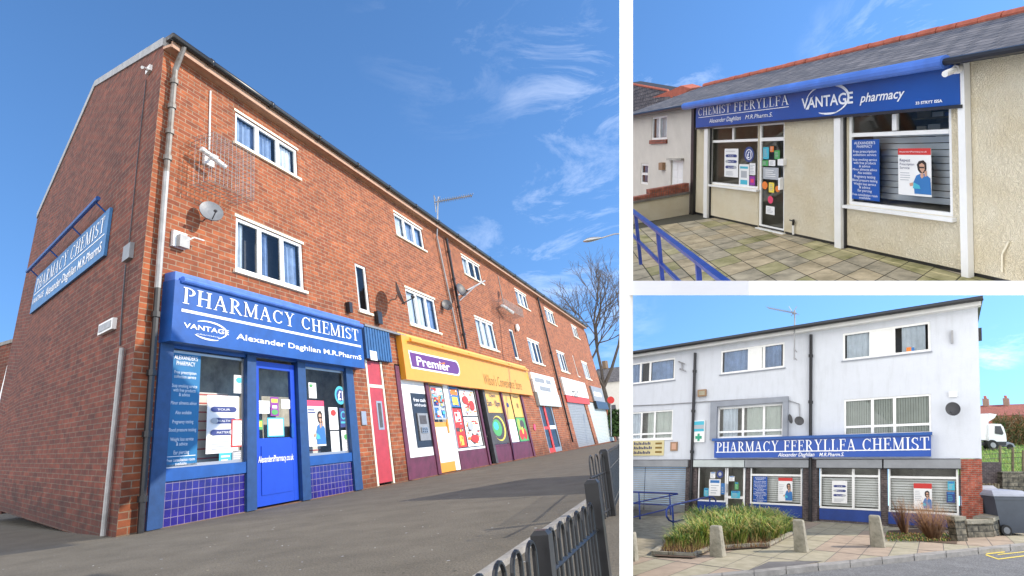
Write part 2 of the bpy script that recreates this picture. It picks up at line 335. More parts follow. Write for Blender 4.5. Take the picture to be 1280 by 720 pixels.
def textuv(mb, fc, txt, u0, u1, v0, v1, d, m, shear=0.0, bold=0.0):
    v, f, a, b = sans(txt, shear, bold); w = b - a; i = len(mb.v); mi = mb.mi(m)
    for (x, y) in v: mb.v.append(tuple(fc.P(u0 + (x - a) / w * (u1 - u0), v0 + y / .69 * (v1 - v0), d)))
    for q in f: mb.f.append(tuple(i + k for k in q)); mb.m.append(mi); mb.uv.append([(0, 0)] * len(q))
TK, TN = .15, .06
GL = {  # roman capitals: strokes (x0,y0,x1,y1,w) and arcs ('a',cx,cy,rx,ry,deg0,deg1); width last
 'A': ([(.10, .03, .40, .97, TN), (.40, .97, .72, .03, TK), (.20, .34, .60, .34, .05), (0, .02, .22, .02, .045), (.56, .02, .88, .02, .045)], .88),
 'C': ([('a', .44, .5, .37, .46, 42, 322), (.76, .70, .76, .97, .045)], .84),
 'D': ([(.18, 0, .18, 1, TK), (.0, .02, .4, .02, .045), (0, .98, .4, .98, .045), ('a', .38, .5, .38, .46, -90, 90)], .82),
 'E': ([(.17, 0, .17, 1, TK), (0, .98, .64, .98, .045), (.17, .52, .5, .52, .05), (0, .02, .68, .02, .045), (.63, .76, .63, .98, .045), (.50, .40, .50, .64, .045), (.67, .02, .67, .26, .045)], .72),
 'F': ([(.17, 0, .17, 1, TK), (0, .98, .62, .98, .045), (.17, .52, .5, .52, .05), (0, .02, .36, .02, .045), (.61, .76, .61, .98, .045), (.50, .40, .50, .64, .045)], .66),
 'H': ([(.17, 0, .17, 1, TK), (.72, 0, .72, 1, TK), (.17, .51, .72, .51, .05), (0, .02, .34, .02, .045), (0, .98, .34, .98, .045), (.55, .02, .89, .02, .045), (.55, .98, .89, .98, .045)], .89),
 'I': ([(.18, 0, .18, 1, TK), (0, .02, .36, .02, .045), (0, .98, .36, .98, .045)], .36),
 'L': ([(.17, 0, .17, 1, TK), (0, .98, .36, .98, .045), (0, .02, .64, .02, .045), (.63, .02, .63, .28, .045)], .68),
 'M': ([(.12, 0, .12, 1, TN), (.12, .98, .5, .05, TK), (.5, .05, .86, .98, TN), (.88, 0, .88, 1, TK), (0, .02, .26, .02, .045), (.72, .02, 1.04, .02, .045), (0, .98, .2, .98, .045), (.84, .98, 1.04, .98, .045)], 1.04),
 'P': ([(.17, 0, .17, 1, TK), (0, .02, .36, .02, .045), (0, .98, .36, .98, .045), ('a', .32, .74, .30, .225, -90, 90)], .66),
 'R': ([(.17, 0, .17, 1, TK), (0, .02, .36, .02, .045), (0, .98, .36, .98, .045), ('a', .32, .74, .28, .225, -90, 90), (.36, .5, .74, .03, TK), (.66, .02, .86, .02, .045)], .84),
 'S': ([('a', .31, .735, .24, .225, 40, 270), ('a', .31, .265, .26, .225, -140, 90), (.53, .74, .53, .97, .045), (.06, .03, .06, .27, .045)], .62),
 'T': ([(.38, 0, .38, 1, TK), (.02, .98, .74, .98, .045), (.2, .02, .56, .02, .045), (.03, .72, .03, .98, .045), (.73, .72, .73, .98, .045)], .76),
 'Y': ([(.42, 0, .42, .5, TK), (.42, .48, .14, .97, TK), (.42, .48, .72, .97, TN), (.24, .02, .6, .02, .045), (0, .98, .3, .98, .045), (.6, .98, .84, .98, .045)], .84),
}
def serif(mb, fc, txt, x0, y0, x1, y1, d, m, depth=.012, gap=.13, flip=1):
    A = fc.uv(x0, y0, d); Bq = fc.uv(x1, y1, d); tot = 0; pos = []
    for ch in txt:
        if ch == ' ': tot += .5; pos.append(None); continue
        pos.append(tot); tot += GL[ch][1] + gap
    tot -= gap; q = 0
    def Pm(x, y, k=0): return fc.P(A[0] + x / tot * (Bq[0] - A[0]), Bq[1] + y * (A[1] - Bq[1]), d + k)
    ax = tot
    for ch, p in zip(txt, pos):
        if p is None: continue
        for st in GL[ch][0]:
            q += 1; k = (q % 5) * .0016 * fc.sc
            if st[0] == 'a':
                _, cx, cy, rx, ry, a0, a1 = st; n = 14; inner = []; outer = []
                for j in range(n + 1):
                    a = math.radians(a0 + (a1 - a0) * j / n); wv = TN * .7 + (TK * 1.05 - TN * .7) * abs(math.cos(a)) ** 1.3
                    outer.append((p + cx + (rx + wv * .35) * math.cos(a), cy + (ry + .02) * math.sin(a))); inner.append((p + cx + (rx - wv * .65) * math.cos(a), cy + (ry - .045) * math.sin(a)))
                for j in range(n): mb.face([Pm(*inner[j], k), Pm(*outer[j], k), Pm(*outer[j + 1], k), Pm(*inner[j + 1], k)], m)
            else:
                xa, ya, xb, yb, w = st
                if abs(ya - yb) < 1e-6: pts = [(xa, ya - w / 2), (xb, ya - w / 2), (xb, ya + w / 2), (xa, ya + w / 2)]
                else: pts = [(xa - w / 2, ya), (xa + w / 2, ya), (xb + w / 2, yb), (xb - w / 2, yb)]
                mb.face([Pm(p + x, y, k) for x, y in pts], m)
def ring(mb, fc, x0, y0, x1, y1, a0, a1, d, m, w=.04, n=36):
    """arc of an ellipse drawn flat on a sign, tapering to its ends"""
    A = fc.uv(x0, y0, d); Bq = fc.uv(x1, y1, d); cx, cy = (A[0] + Bq[0]) / 2, (A[1] + Bq[1]) / 2; rx, ry = abs(Bq[0] - A[0]) / 2, abs(A[1] - Bq[1]) / 2
    def e(a, t): return fc.P(cx + (rx - t) * math.cos(a), cy + (ry - t) * math.sin(a), d)
    for j in range(n):
        a = math.radians(a0 + (a1 - a0) * j / n); b = math.radians(a0 + (a1 - a0) * (j + 1) / n)
        ta = w * (.25 + .75 * math.sin(math.pi * j / n)); tb = w * (.25 + .75 * math.sin(math.pi * (j + 1) / n))
        mb.face([e(a, ta), e(a, 0), e(b, 0), e(b, tb)], m)
def oval(mb, fc, x0, y0, x1, y1, d, m, n=20):
    A = fc.uv(x0, y0, d); Bq = fc.uv(x1, y1, d); cx, cy = (A[0] + Bq[0]) / 2, (A[1] + Bq[1]) / 2
    mb.face([fc.P(cx + (Bq[0] - A[0]) / 2 * math.cos(2 * math.pi * k / n), cy + (A[1] - Bq[1]) / 2 * math.sin(2 * math.pi * k / n), d) for k in range(n)], m)
# posters are written in fractions of their own sheet
def poster(fc, x0, y0, x1, y1, d, label, sheet, blocks=(), texts=(), ovals=(), cat='poster', group=None, thick=.006, name='poster', woman=None, polys=()):
    A = fc.uv(x0, y0, d); Bq = fc.uv(x1, y1, d); u0, u1, v0, v1 = A[0], Bq[0], Bq[1], A[1]; t = thick * fc.sc
    th = thing(name, label, cat, fc.P((u0 + u1) / 2, v0, d), group)
    MB().bx(fc, u0, u1, v0, v1, d - t, d, sheet).build('sheet', th)
    def U(x): return u0 + (u1 - u0) * x
    def V(y): return v1 - (v1 - v0) * y
    if blocks or ovals or woman or polys:
        mb = MB(); e = d + .002 * fc.sc
        for (a, b, c2, dd, m) in blocks:
            mb.face([fc.P(U(a), V(dd), e), fc.P(U(c2), V(dd), e), fc.P(U(c2), V(b), e), fc.P(U(a), V(b), e)], m); e += .0008 * fc.sc
        for (a, b, rx, ry, m) in ovals:
            mb.face([fc.P(U(a + rx * math.cos(k * math.pi / 10)), V(b + ry * math.sin(k * math.pi / 10)), e) for k in range(20)], m); e += .0008 * fc.sc
        for (m, pts) in polys:
            mb.face([fc.P(U(a), V(b), e) for a, b in pts], m); e += .0008 * fc.sc
        if woman:
            ox, oy, sx, sy = woman
            for (m, pts) in (('hair', [(-.16, .26), (-.2, .10), (-.12, 0), (.06, -.03), (.17, .05), (.18, .22), (.12, .34), (-.08, .34)]),
                             ('skin', [(-.10, .10), (0, .05), (.10, .10), (.11, .24), (.02, .34), (-.08, .24)]),
                             ('poster blue', [(-.30, .95), (-.34, .62), (-.22, .42), (-.05, .36), (.12, .36), (.32, .48), (.36, .95)]),
                             ('skin', [(-.05, .34), (.06, .34), (.08, .44), (0, .5), (-.06, .44)]),
                             ('poster cyan', [(-.34, .62), (-.10, .70), (-.06, .80), (-.36, .80)]),
                             ('skin', [(-.5, .66), (-.34, .62), (-.34, .72), (-.48, .74)]), ('skin', [(.1, .30), (.2, .26), (.2, .42), (.12, .44)]),
                             ('hair', [(-.09, .16), (.1, .16), (.1, .20), (-.09, .20)])):
                mb.face([fc.P(U(ox + a * sx), V(oy + b * sy), e) for a, b in pts], m); e += .0008 * fc.sc
        mb.build('print', th)
    if texts:
        mb = MB()
        for (s, a, b, c2, dd, m) in texts: textuv(mb, fc, s, U(a), U(c2), V(dd), V(b), d + .012 * fc.sc, m)
        mb.build('lettering', th)
    return th
def scribble(a, b, c2, rows, dy, h, m='poster grey'):
    return [(a, b + k * dy, a + (c2 - a) * rng.uniform(.6, 1), b + k * dy + h, m) for k in range(rows)]
# ------------------------------------------------------------------ walls and windows
def wall(fc, u0, u1, v0, v1, holes, m, d=0.0, reveal=.12, extra=()):
    """a wall sheet with real openings; holes = (u0,u1,v0,v1)"""
    mb = MB(); us = sorted(set([u0, u1] + [h[k] for h in holes for k in (0, 1)] + list(extra))); vs = sorted(set([v0, v1] + [h[k] for h in holes for k in (2, 3)]))
    us = [u for u in us if u0 <= u <= u1]; vs = [v for v in vs if v0 <= v <= v1]
    for a, b in zip(us, us[1:]):
        for c2, dd in zip(vs, vs[1:]):
            x, y = (a + b) / 2, (c2 + dd) / 2
            if any(h[0] < x < h[1] and h[2] < y < h[3] for h in holes): continue
            mb.face([fc.P(a, c2, d), fc.P(b, c2, d), fc.P(b, dd, d), fc.P(a, dd, d)], m, [(a, c2), (b, c2), (b, dd), (a, dd)])
    for (a, b, c2, dd) in holes:
        r = d - reveal * fc.sc; k = reveal
        mb.face([fc.P(a, c2, d), fc.P(a, dd, d), fc.P(a, dd, r), fc.P(a, c2, r)], m, [(a, c2), (a, dd), (a + k, dd), (a + k, c2)])
        mb.face([fc.P(b, c2, r), fc.P(b, dd, r), fc.P(b, dd, d), fc.P(b, c2, d)], m, [(b - k, c2), (b - k, dd), (b, dd), (b, c2)])
        mb.face([fc.P(a, dd, d), fc.P(b, dd, d), fc.P(b, dd, r), fc.P(a, dd, r)], m, [(a, dd), (b, dd), (b, dd + k), (a, dd + k)])
        mb.face([fc.P(a, c2, r), fc.P(b, c2, r), fc.P(b, c2, d), fc.P(a, c2, d)], m, [(a, c2 - k), (b, c2 - k), (b, c2), (a, c2)])
    return mb
def hole(fc, x0, y0, x1, y1, d=0.0):
    a = fc.uv(x0, y0, d); b = fc.uv(x1, y1, d); return (a[0], b[0], b[1], a[1])
def window(fc, h, parent, lights=(0, .333, .667, 1), transom=None, fw=.055, fm='white upvc', dd=-.05, curtain=None, glass='window glass', sill=True, sillm='white upvc', sd=.06, back='dark room', depth=.35, solid=(), lintel=None, label=None, blinds=None, sillh=.05):
    u0, u1, v0, v1 = h; s = fc.sc; fr = MB(); f0, f1 = (dd - .05) * s, dd * s
    fr.bx(fc, u0, u1, v1 - fw, v1, f0, f1, fm); fr.bx(fc, u0, u1, v0, v0 + fw, f0, f1, fm)
    e = .002 * s
    for k, l in enumerate(lights):
        x = u0 + (u1 - u0) * l; w = fw if k in (0, len(lights) - 1) else fw * .75
        a, b = (x, x + w) if k == 0 else ((x - w, x) if k == len(lights) - 1 else (x - w, x + w))
        fr.bx(fc, a, b, v0 + fw, v1 - fw, f0 + e, f1 - e if k in (0, len(lights) - 1) else f1 + e, fm)
    if transom is not None:
        t = v0 + (v1 - v0) * transom; fr.bx(fc, u0 + fw, u1 - fw, t - fw * .6, t + fw * .6, f0 + 2 * e, f1 + 2 * e, fm)
    o = fr.build('window', parent)
    if label: o['label'] = label
    g = MB(); g.sheet(fc, u0 + fw * .5, u1 - fw * .5, v0 + fw * .5, v1 - fw * .5, (dd - .03) * s, glass); g.build('pane', o)
    for (a, b) in solid:
        pn = MB(); pn.bx(fc, u0 + (u1 - u0) * a, u0 + (u1 - u0) * b, v0 + fw, v1 - fw, (dd - .026) * s, (dd - .015) * s, 'cream upvc' if fc is T else 'white upvc'); pn.build('infill_panel', o)
    if depth:
        r = MB(); z0, z1 = (dd - depth) * s, (dd - .07) * s; a, b, c, d = u0 + .012, u1 - .012, v0 + .012, v1 - .012
        r.sheet(fc, a, b, c, d, z0, back); r.face([fc.P(a, c, z1), fc.P(a, c, z0), fc.P(a, d, z0), fc.P(a, d, z1)], back); r.face([fc.P(b, c, z0), fc.P(b, c, z1), fc.P(b, d, z1), fc.P(b, d, z0)], back)
        r.face([fc.P(a, c, z1), fc.P(b, c, z1), fc.P(b, c, z0), fc.P(a, c, z0)], back); r.face([fc.P(a, d, z0), fc.P(b, d, z0), fc.P(b, d, z1), fc.P(a, d, z1)], back)
        r.build('room', o)
    for (a, b, m) in (curtain or ()):
        cm = MB(); n = 14; pa = []
        for k in range(n + 1):
            u = u0 + fw + (u1 - u0 - 2 * fw) * (a + (b - a) * k / n); dz = (dd - .12 + .025 * math.sin(k * 2.3)) * s; pa.append((u, dz))
        for (ua, da), (ub, db) in zip(pa, pa[1:]): cm.face([fc.P(ua, v0 + fw, da), fc.P(ub, v0 + fw, db), fc.P(ub, v1 - fw, db), fc.P(ua, v1 - fw, da)], m)
        cm.build('curtain', o)
    if blinds:
        a0, b0, n = blinds; cm = MB()
        for k in range(n):
            ua = u0 + (u1 - u0) * (a0 + (b0 - a0) * (k + .0) / n); ub = ua + (u1 - u0) * (b0 - a0) / n * .8
            cm.face([fc.P(ua, v0 + .09, (dd - .10) * s), fc.P(ub, v0 + .09, (dd - .15) * s), fc.P(ub, v1 - fw, (dd - .15) * s), fc.P(ua, v1 - fw, (dd - .10) * s)], 'pale blind')
        cm.build('blind', o)
    if sill:
        sm = MB(); sm.bx(fc, u0 - .06, u1 + .06, v0 - sillh, v0 - .004, dd * s, sd * s, sillm); sm.build('sill', o)
    if lintel:
        lm = MB(); lm.bx(fc, u0 - .04, u1 + .04, v1 + .004, v1 + .07, -.03 * s, .012 * s, lintel); lm.build('lintel', o)
    return o
# ================================================================== LEFT: brick terrace with shops
k = L.sc
UE = 38.6
terr = thing('brick_terrace', 'three storey red brick terrace with a row of shops at street level', 'building', L.P(0, 0))
WL = [((294.2, 139.6), (373, 223), 3), ((295, 271), (381, 364), 3), ((443.2, 328), (463.5, 392), 1), ((491.8, 264.7), (531.7, 314.3), 3), ((505.7, 355.7), (550.4, 418.5), 3),
      ((575.8, 316.8), (603.5, 353.2), 3), ((592.4, 393.1), (623.3, 440), 3), ((635.8, 410.5), (649.7, 449.4), 1), ((642.8, 360.2), (661.9, 387.9), 3), ((658, 420.2), (680.6, 458), 3),
      ((679.2, 381.7), (695.5, 407), 3), ((694.5, 436.2), (711.8, 467), 3), ((715.3, 443.8), (724, 470.5), 1), ((712.9, 403.5), (724.3, 423.3), 3), ((725.7, 449.4), (739.6, 475.4), 3)]
hw = [hole(L, *a, *b) for a, b, n in WL]
# same storeys share the same heads and sills
def snap(idx, a, b):
    for i in idx: h = hw[i]; hw[i] = (h[0], h[1], a, b)
snap((0, 3, 5, 8, 10, 13), 7.53, 8.42); snap((1, 4, 6, 9, 11, 14), 4.38, 5.60)
hs = [(.40, 5.50, .0, 2.95), (5.66, 7.05, .0, 3.05), (7.55, 17.6, .0, 3.0), (18.6, 22.0, .0, 2.75), (22.6, 28.6, 0, 2.75), (30, 36.5, 0, 2.6)]
hs[1] = (*[hole(L, 456, 453, 495, 603)[i] for i in (0, 1)], 0, 3.02)
a = hole(L, 495.7, 481.7, 669.5, 571.7); hs[2] = (a[0], a[1], 0, 3.0)
a = hole(L, 670.7, 496.7, 704.5, 566); hs[3] = (a[0], a[1], 0, 2.7)
a = hole(L, 708, 500, 745, 556); hs[4] = (a[0], a[1], 0, 2.7)
hs[5] = (a[1] + .9, UE - .6, 0, 2.7)
VT = 8.86
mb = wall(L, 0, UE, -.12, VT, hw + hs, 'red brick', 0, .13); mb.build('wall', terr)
# gable wall
RI = (4.39, 11.25); BK = (8.5, 8.56)
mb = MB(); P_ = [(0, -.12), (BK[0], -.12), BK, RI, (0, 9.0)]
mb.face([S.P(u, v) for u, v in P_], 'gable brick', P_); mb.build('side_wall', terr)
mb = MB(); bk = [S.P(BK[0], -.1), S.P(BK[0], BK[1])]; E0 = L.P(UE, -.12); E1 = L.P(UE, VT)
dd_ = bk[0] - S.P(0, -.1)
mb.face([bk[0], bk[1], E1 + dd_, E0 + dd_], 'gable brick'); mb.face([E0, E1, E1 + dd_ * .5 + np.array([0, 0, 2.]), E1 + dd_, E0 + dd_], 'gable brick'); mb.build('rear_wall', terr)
# roof
ov = .22 * k
def Rf(u, v, dv=0): return None
rdg0 = S.P(*RI) + np.array([0, 0, .12]); bk0 = S.P(*BK) + np.array([0, 0, .1]); fr0 = L.P(-.08, 9.0, ov)
dirL = L.P(UE, 9.0) - L.P(0, 9.0); rdg1 = rdg0 + dirL; bk1 = bk0 + dirL; fr1 = L.P(UE + .1, 9.0, ov)
up_ = np.array([0, 0, .14])
mb = MB()
for a_, b_, c_, d_ in ((fr0, fr1, rdg1, rdg0), (rdg0, rdg1, bk1, bk0)):
    mb.box8([a_ + up_, b_ + up_, c_ + up_, d_ + up_, a_, b_, c_, d_], 'slate', (0, 38, 0, 5, .1))
mb.build('roof', terr)
mb = MB(); off = S.N * .05
for a_, b_ in ((S.P(0, 9.0), S.P(*RI)), (S.P(*RI), S.P(*BK))):
    p = [a_ + off + up_ * 1.6, b_ + off + up_ * 1.6, b_ + off - up_ * .4, a_ + off - up_ * .4]; q = [x - S.N * .22 for x in p]
    mb.box8([p[3], p[2], p[1], p[0], q[3], q[2], q[1], q[0]], 'pale pipe')
mb.build('verge', terr)
mb = MB(); mb.bx(L, -.02, UE, VT - .02, VT + .05, .002, ov - .02, 'soffit'); mb.bx(L, -.02, UE, VT - .05, VT + .12, ov - .02, ov + .03, 'soffit'); mb.build('soffit_board', terr)
mb = MB(); mb.tube([L.P(u, 9.0 + .03, ov + .13) for u in np.linspace(-.1, UE, 16)], .11, 'black metal')
for u in np.arange(.8, UE, 1.8): mb.tube([L.P(u, 9.03, ov + .13), L.P(u + .09, 9.03, ov + .13)], .135, 'black metal')
mb.build('gutter', terr, smooth=True)
def pipe(fc, pts, d, r, m, name='drainpipe', parent=None, brackets=True, top=None):
    uvs = [fc.uv(x, y, d) for x, y in pts]; mb = MB(); P = [fc.P(u, v, d) for u, v in uvs]
    if top is not None: P = [top] + P
    mb.tube(P, r, m)
    if brackets:
        for t in (.12, .37, .62, .87):
            q = P[0] * (1 - t) + P[-1] * t if len(P) == 2 else P[1] * (1 - t) + P[-1] * t; dv = unit(P[-1] - P[-2]); mb.tube([q - dv * r, q + dv * r * .8], r * 1.45, m)
    return mb.build(name, parent)
u_, v_ = L.uv(219, 88, .16)
pipe(L, [(219, 88), (208, 215)], .16, .085, 'grey pipe', parent=terr, top=L.P(u_, 9.0, ov + .1))
pipe(L, [(208, 215), (197, 360)], .16, .085, 'pale pipe', parent=terr, brackets=False)
pipe(L, [(197, 360), (175, 668)], .16, .085, 'black metal', parent=terr)
pipe(L, [(558, 298), (583, 436)], .16, .08, 'black metal', parent=terr)
pipe(L, [(672, 372), (716, 552)], .16, .09, 'black metal', parent=terr)
pipe(L, [(546, 296), (575, 432)], .1, .05, 'pale pipe', parent=terr, brackets=False)
for i, ((a_, b_, n), h) in enumerate(zip(WL, hw)):
    cur = {0: [(.0, .32, 'blue curtain'), (.36, .62, 'blue curtain'), (.7, .98, 'net curtain')], 1: [(.02, .12, 'net curtain'), (.36, .5, 'blue curtain'), (.7, .98, 'blue curtain')], 3: [(0, .3, 'net curtain'), (.36, .98, 'blue curtain')], 4: [(0, .28, 'net curtain'), (.34, .62, 'net curtain'), (.7, .98, 'blue curtain')]}.get(i, [(0, .3, 'net curtain'), (.36, .62, 'net curtain'), (.7, .97, 'net curtain')] if n == 3 and i % 2 == 0 else [(.05, .5, 'net curtain')])
    window(L, h, terr, lights=(0, .333, .667, 1) if n == 3 else (0, 1), fm='white upvc', fw=.075, dd=-.03, curtain=cur, sill=True, sillm='cream upvc', sillh=.07, lintel='cream upvc' if n == 3 else None)
# ---- pharmacy shop front (parts of the terrace)
def fp(name, x0, y0, x1, y1, d0, d1, m, parent, label=None):
    o = MB().px(L, x0, y0, x1, y1, d0, d1, m).build(name, parent)
    if label: o['label'] = label
    return o
def room(h, depth, parent, m='dim room', floor='joint dark'):
    mb = MB(); a, b, c, d = h; z = -depth; sk = .9 if a < 1 else 0
    mb.face([L.P(a + sk, c, z), L.P(b, c, z), L.P(b, d, z), L.P(a + sk, d, z)], m); mb.face([L.P(a, c, -.2), L.P(a + sk, c, z), L.P(a + sk, d, z), L.P(a, d, -.2)], m)
    mb.face([L.P(b, c, z), L.P(b, c, -.2), L.P(b, d, -.2), L.P(b, d, z)], m); mb.face([L.P(a, c, -.2), L.P(b, c, -.2), L.P(b, c, z), L.P(a, c, z)], floor)
    mb.face([L.P(a, d, z), L.P(b, d, z), L.P(b, d, -.2), L.P(a, d, -.2)], m); mb.build('shop_interior', parent)
for h in hs[:5]: room(h, 1.5 if h[0] < 1 else 2.2, terr)
u1a, u2a = hs[0][0], hs[0][1]
def upx(x, y, d=0): return L.uv(x, y, d)[0]
pL, pA, pB, pR = upx(205, 560, .04), upx(314.5, 560, .04), upx(381, 560, .04), upx(447, 560, .04)
mb = MB()
for u, w in ((hs[0][0] + .12, .24), (pA, .22), (pB, .24), (hs[0][1] - .14, .28)):
    o = MB().bx(L, u - w / 2, u + w / 2, 0, 2.92, -.22, .06, 'frame blue').build('post', terr)
MB().bx(L, hs[0][0] + .25, pA - .115, 2.62, 2.74, -.16, .0, 'sign blue').bx(L, pA + .115, pB - .125, 2.66, 2.76, -.16, .0, 'sign blue').bx(L, pB + .125, hs[0][1] - .285, 2.6, 2.7, -.16, .0, 'sign blue').build('head_rail', terr)
vs1 = .78; vt1 = .60
for (a_, b_) in ((hs[0][0] + .245, pA - .112), (pB + .122, hs[0][1] - .282)):
    MB().bx(L, a_, b_, 0, vt1, -.16, -.03, 'violet tile').build('stall_riser', terr)
    MB().bx(L, a_, b_, vt1 + .002, vs1, -.2, .03, 'sign blue').build('sill', terr)
    w_ = MB().bx(L, a_, b_, vs1 + .002, vs1 + .05, -.15, -.09, 'steel').bx(L, a_, b_, 2.56, 2.6, -.15, -.09, 'steel').bx(L, a_, a_ + .04, vs1 + .052, 2.558, -.149, -.091, 'steel').bx(L, b_ - .04, b_, vs1 + .052, 2.558, -.149, -.091, 'steel').build('shop_window', terr)
    MB().sheet(L, a_ + .02, b_ - .02, vs1 + .02, 2.58, -.12, 'clear glass').build('pane', w_)
a_, b_ = hs[0][0] + .245, pA - .112
sw = MB().bx(L, a_ + (b_ - a_) * .02, b_ - .08, vs1 + .03, 1.98, -.62, -.58, 'slatwall')
for q in range(8): sw.bx(L, a_ + (b_ - a_) * .02, b_ - .085, vs1 + .10 + q * .15, vs1 + .125 + q * .15, -.579, -.572, 'slat red')
sw.build('display_board', terr)
sw = MB().bx(L, pB + .2, hs[0][1] - .9, vs1 + .03, 1.7, -.62, -.58, 'slatwall')
for q in range(6): sw.bx(L, pB + .2, hs[0][1] - .9, vs1 + .10 + q * .15, vs1 + .125 + q * .15, -.579, -.572, 'slat red')
sw.build('display_board', terr)
dr = MB(); da, db = pA + .125, pB - .135; D0, D1 = -.18, -.08
dr.bx(L, da, da + .13, .03, 2.6, D0, D1, 'door blue').bx(L, db - .13, db, .03, 2.6, D0, D1, 'door blue').bx(L, da + .132, db - .132, 2.46, 2.598, D0, D1 - .003, 'door blue').bx(L, da + .132, db - .132, .03, 1.16, D0, D1 - .003, 'door blue').bx(L, da + .17, db - .17, .2, 1.02, D1, D1 + .02, 'door blue')
dr = dr.build('door', terr); dr['label'] = 'bright blue door with glass upper half'
MB().sheet(L, da + .11, db - .11, 1.14, 2.48, -.125, 'clear glass').build('pane', dr)
MB().bx(L, db - .17, db - .11, 1.15, 1.42, D1 + .002, D1 + .05, 'sign navy').build('handle', dr)
m_ = MB(); text(m_, L, 'AlexandersPharmacy.co.uk', 323, 570.5, 367, 574.5, D1 + .034, 'letter white', bold=.01); m_.build('lettering', dr)
# ---- red door
h = hs[1]; a_, b_ = h[0] + .03, h[1] - .03
MB().bx(L, a_, a_ + .07, 0, 2.98, -.12, -.01, 'cream upvc').bx(L, b_ - .07, b_, 0, 2.98, -.12, -.01, 'cream upvc').bx(L, a_ + .071, b_ - .071, 2.28, 2.36, -.12, -.012, 'cream upvc').build('door_frame', terr)
d_ = MB().bx(L, a_ + .072, b_ - .072, .05, 2.278, -.11, -.04, 'red paint').build('door', terr); d_['label'] = 'plain red door with a narrow glass slit'
c_ = (a_ + b_) / 2
MB().bx(L, c_ - .06, c_ + .2, 1.25, 1.95, -.039, -.028, 'steel').bx(L, c_, c_ + .14, 1.3, 1.9, -.027, -.022, 'dark room').build('slit_window', d_)
MB().bx(L, a_ + .072, b_ - .072, 2.362, 2.97, -.11, -.05, 'red paint').build('fanlight_panel', terr)
fp('entry_panel', 451.5, 514, 459, 531, 0, .06, 'steel', terr)
# ---- convenience store front
h = hs[2]; vq1 = L.uv(508, 573.6)[1] ; vq2 = (L.uv(573, 564)[1] + L.uv(662, 553.5)[1]) / 2
def ub(x, y=550): return upx(x, y, 0)
ps = [ub(496), ub(546), ub(571), ub(602), ub(631), ub(668, 545)]
xs = [(h[0], ub(505, 590)), (ub(537, 560), ub(543, 560)), (ub(582, 545), ub(604, 545)), (ub(634, 530), ub(637, 530)), (h[1] - .25, h[1])]
def uu(x, y): return L.uv(x, y, -.05)[0]
e1, e2, e3, e4, e5, e6 = uu(546, 560), uu(572, 560), uu(601, 530), uu(612, 530), uu(634, 530), uu(665, 520)
for a_, b_ in ((h[0], h[0] + .2), (e1 - .22, e1 - .02), (e3 + .02, e3 + .16), (e4 - .2, e4), (e5 - .16, e5), (h[1] - .2, h[1])):
    MB().bx(L, a_, b_, 0, 2.95, -.2, .05, 'riser purple' if a_ != e4 - .2 else 'dark room').build('post', terr)
wp = MB().bx(L, h[0] + .21, e1 - .23, vq1 + .01, 2.7, -.14, -.04, 'white paint').build('front_panel', terr); wp['label'] = 'white panel round the cash machine'
MB().bx(L, h[0] + .205, e1 - .225, 0, vq1, -.16, -.0, 'riser purple').build('stall_riser', terr)
MB().bx(L, e2 + .02, e3 + .01, 0, vq2, -.16, -.02, 'riser purple').build('stall_riser', terr)
MB().bx(L, e4 + .01, e5 - .17, 0, vq2, -.16, -.02, 'riser purple').build('stall_riser', terr)
MB().bx(L, e5 + .01, h[1] - .21, 0, vq2, -.16, -.02, 'riser purple').build('stall_riser', terr)
dy = MB().bx(L, e1, e1 + .1, .02, 2.7, -.14, -.04, 'premier yellow').bx(L, e2 - .35, e2 - .02, .02, 2.7, -.14, -.04, 'white paint').bx(L, e1 + .102, e2 - .352, .02, .28, -.13, -.05, 'premier yellow').bx(L, e1 + .102, e2 - .352, .282, 1.28, -.13, -.05, 'white paint').bx(L, e1 + .102, e2 - .352, 1.282, 1.42, -.13, -.05, 'premier yellow').bx(L, e1 + .102, e2 - .352, 2.55, 2.7, -.13, -.05, 'premier yellow').build('door', terr)
dy['label'] = 'yellow and white shop door'; MB().sheet(L, e1 + .09, e2 - .34, 1.4, 2.56, -.09, 'clear glass').build('pane', dy); MB().bx(L, e2 - .5, e2 - .42, 1.1, 1.5, -.045, .0, 'premier yellow').build('handle', dy)
for a_, b_ in ((e2 + .02, e3), (e4 + .01, e5 - .17), (e5 + .01, h[1] - .21)):
    w_ = MB().bx(L, a_, b_, vq2 + .005, vq2 + .07, -.15, -.04, 'white upvc' if a_ < e3 else 'riser purple').bx(L, a_, b_, 2.62, 2.68, -.15, -.04, 'steel').bx(L, a_, a_ + .05, vq2 + .072, 2.618, -.149, -.041, 'steel').bx(L, b_ - .05, b_, vq2 + .072, 2.618, -.149, -.041, 'steel').build('shop_window', terr)
    MB().sheet(L, a_ + .03, b_ - .03, vq2 + .04, 2.64, -.10, 'clear glass').build('pane', w_)
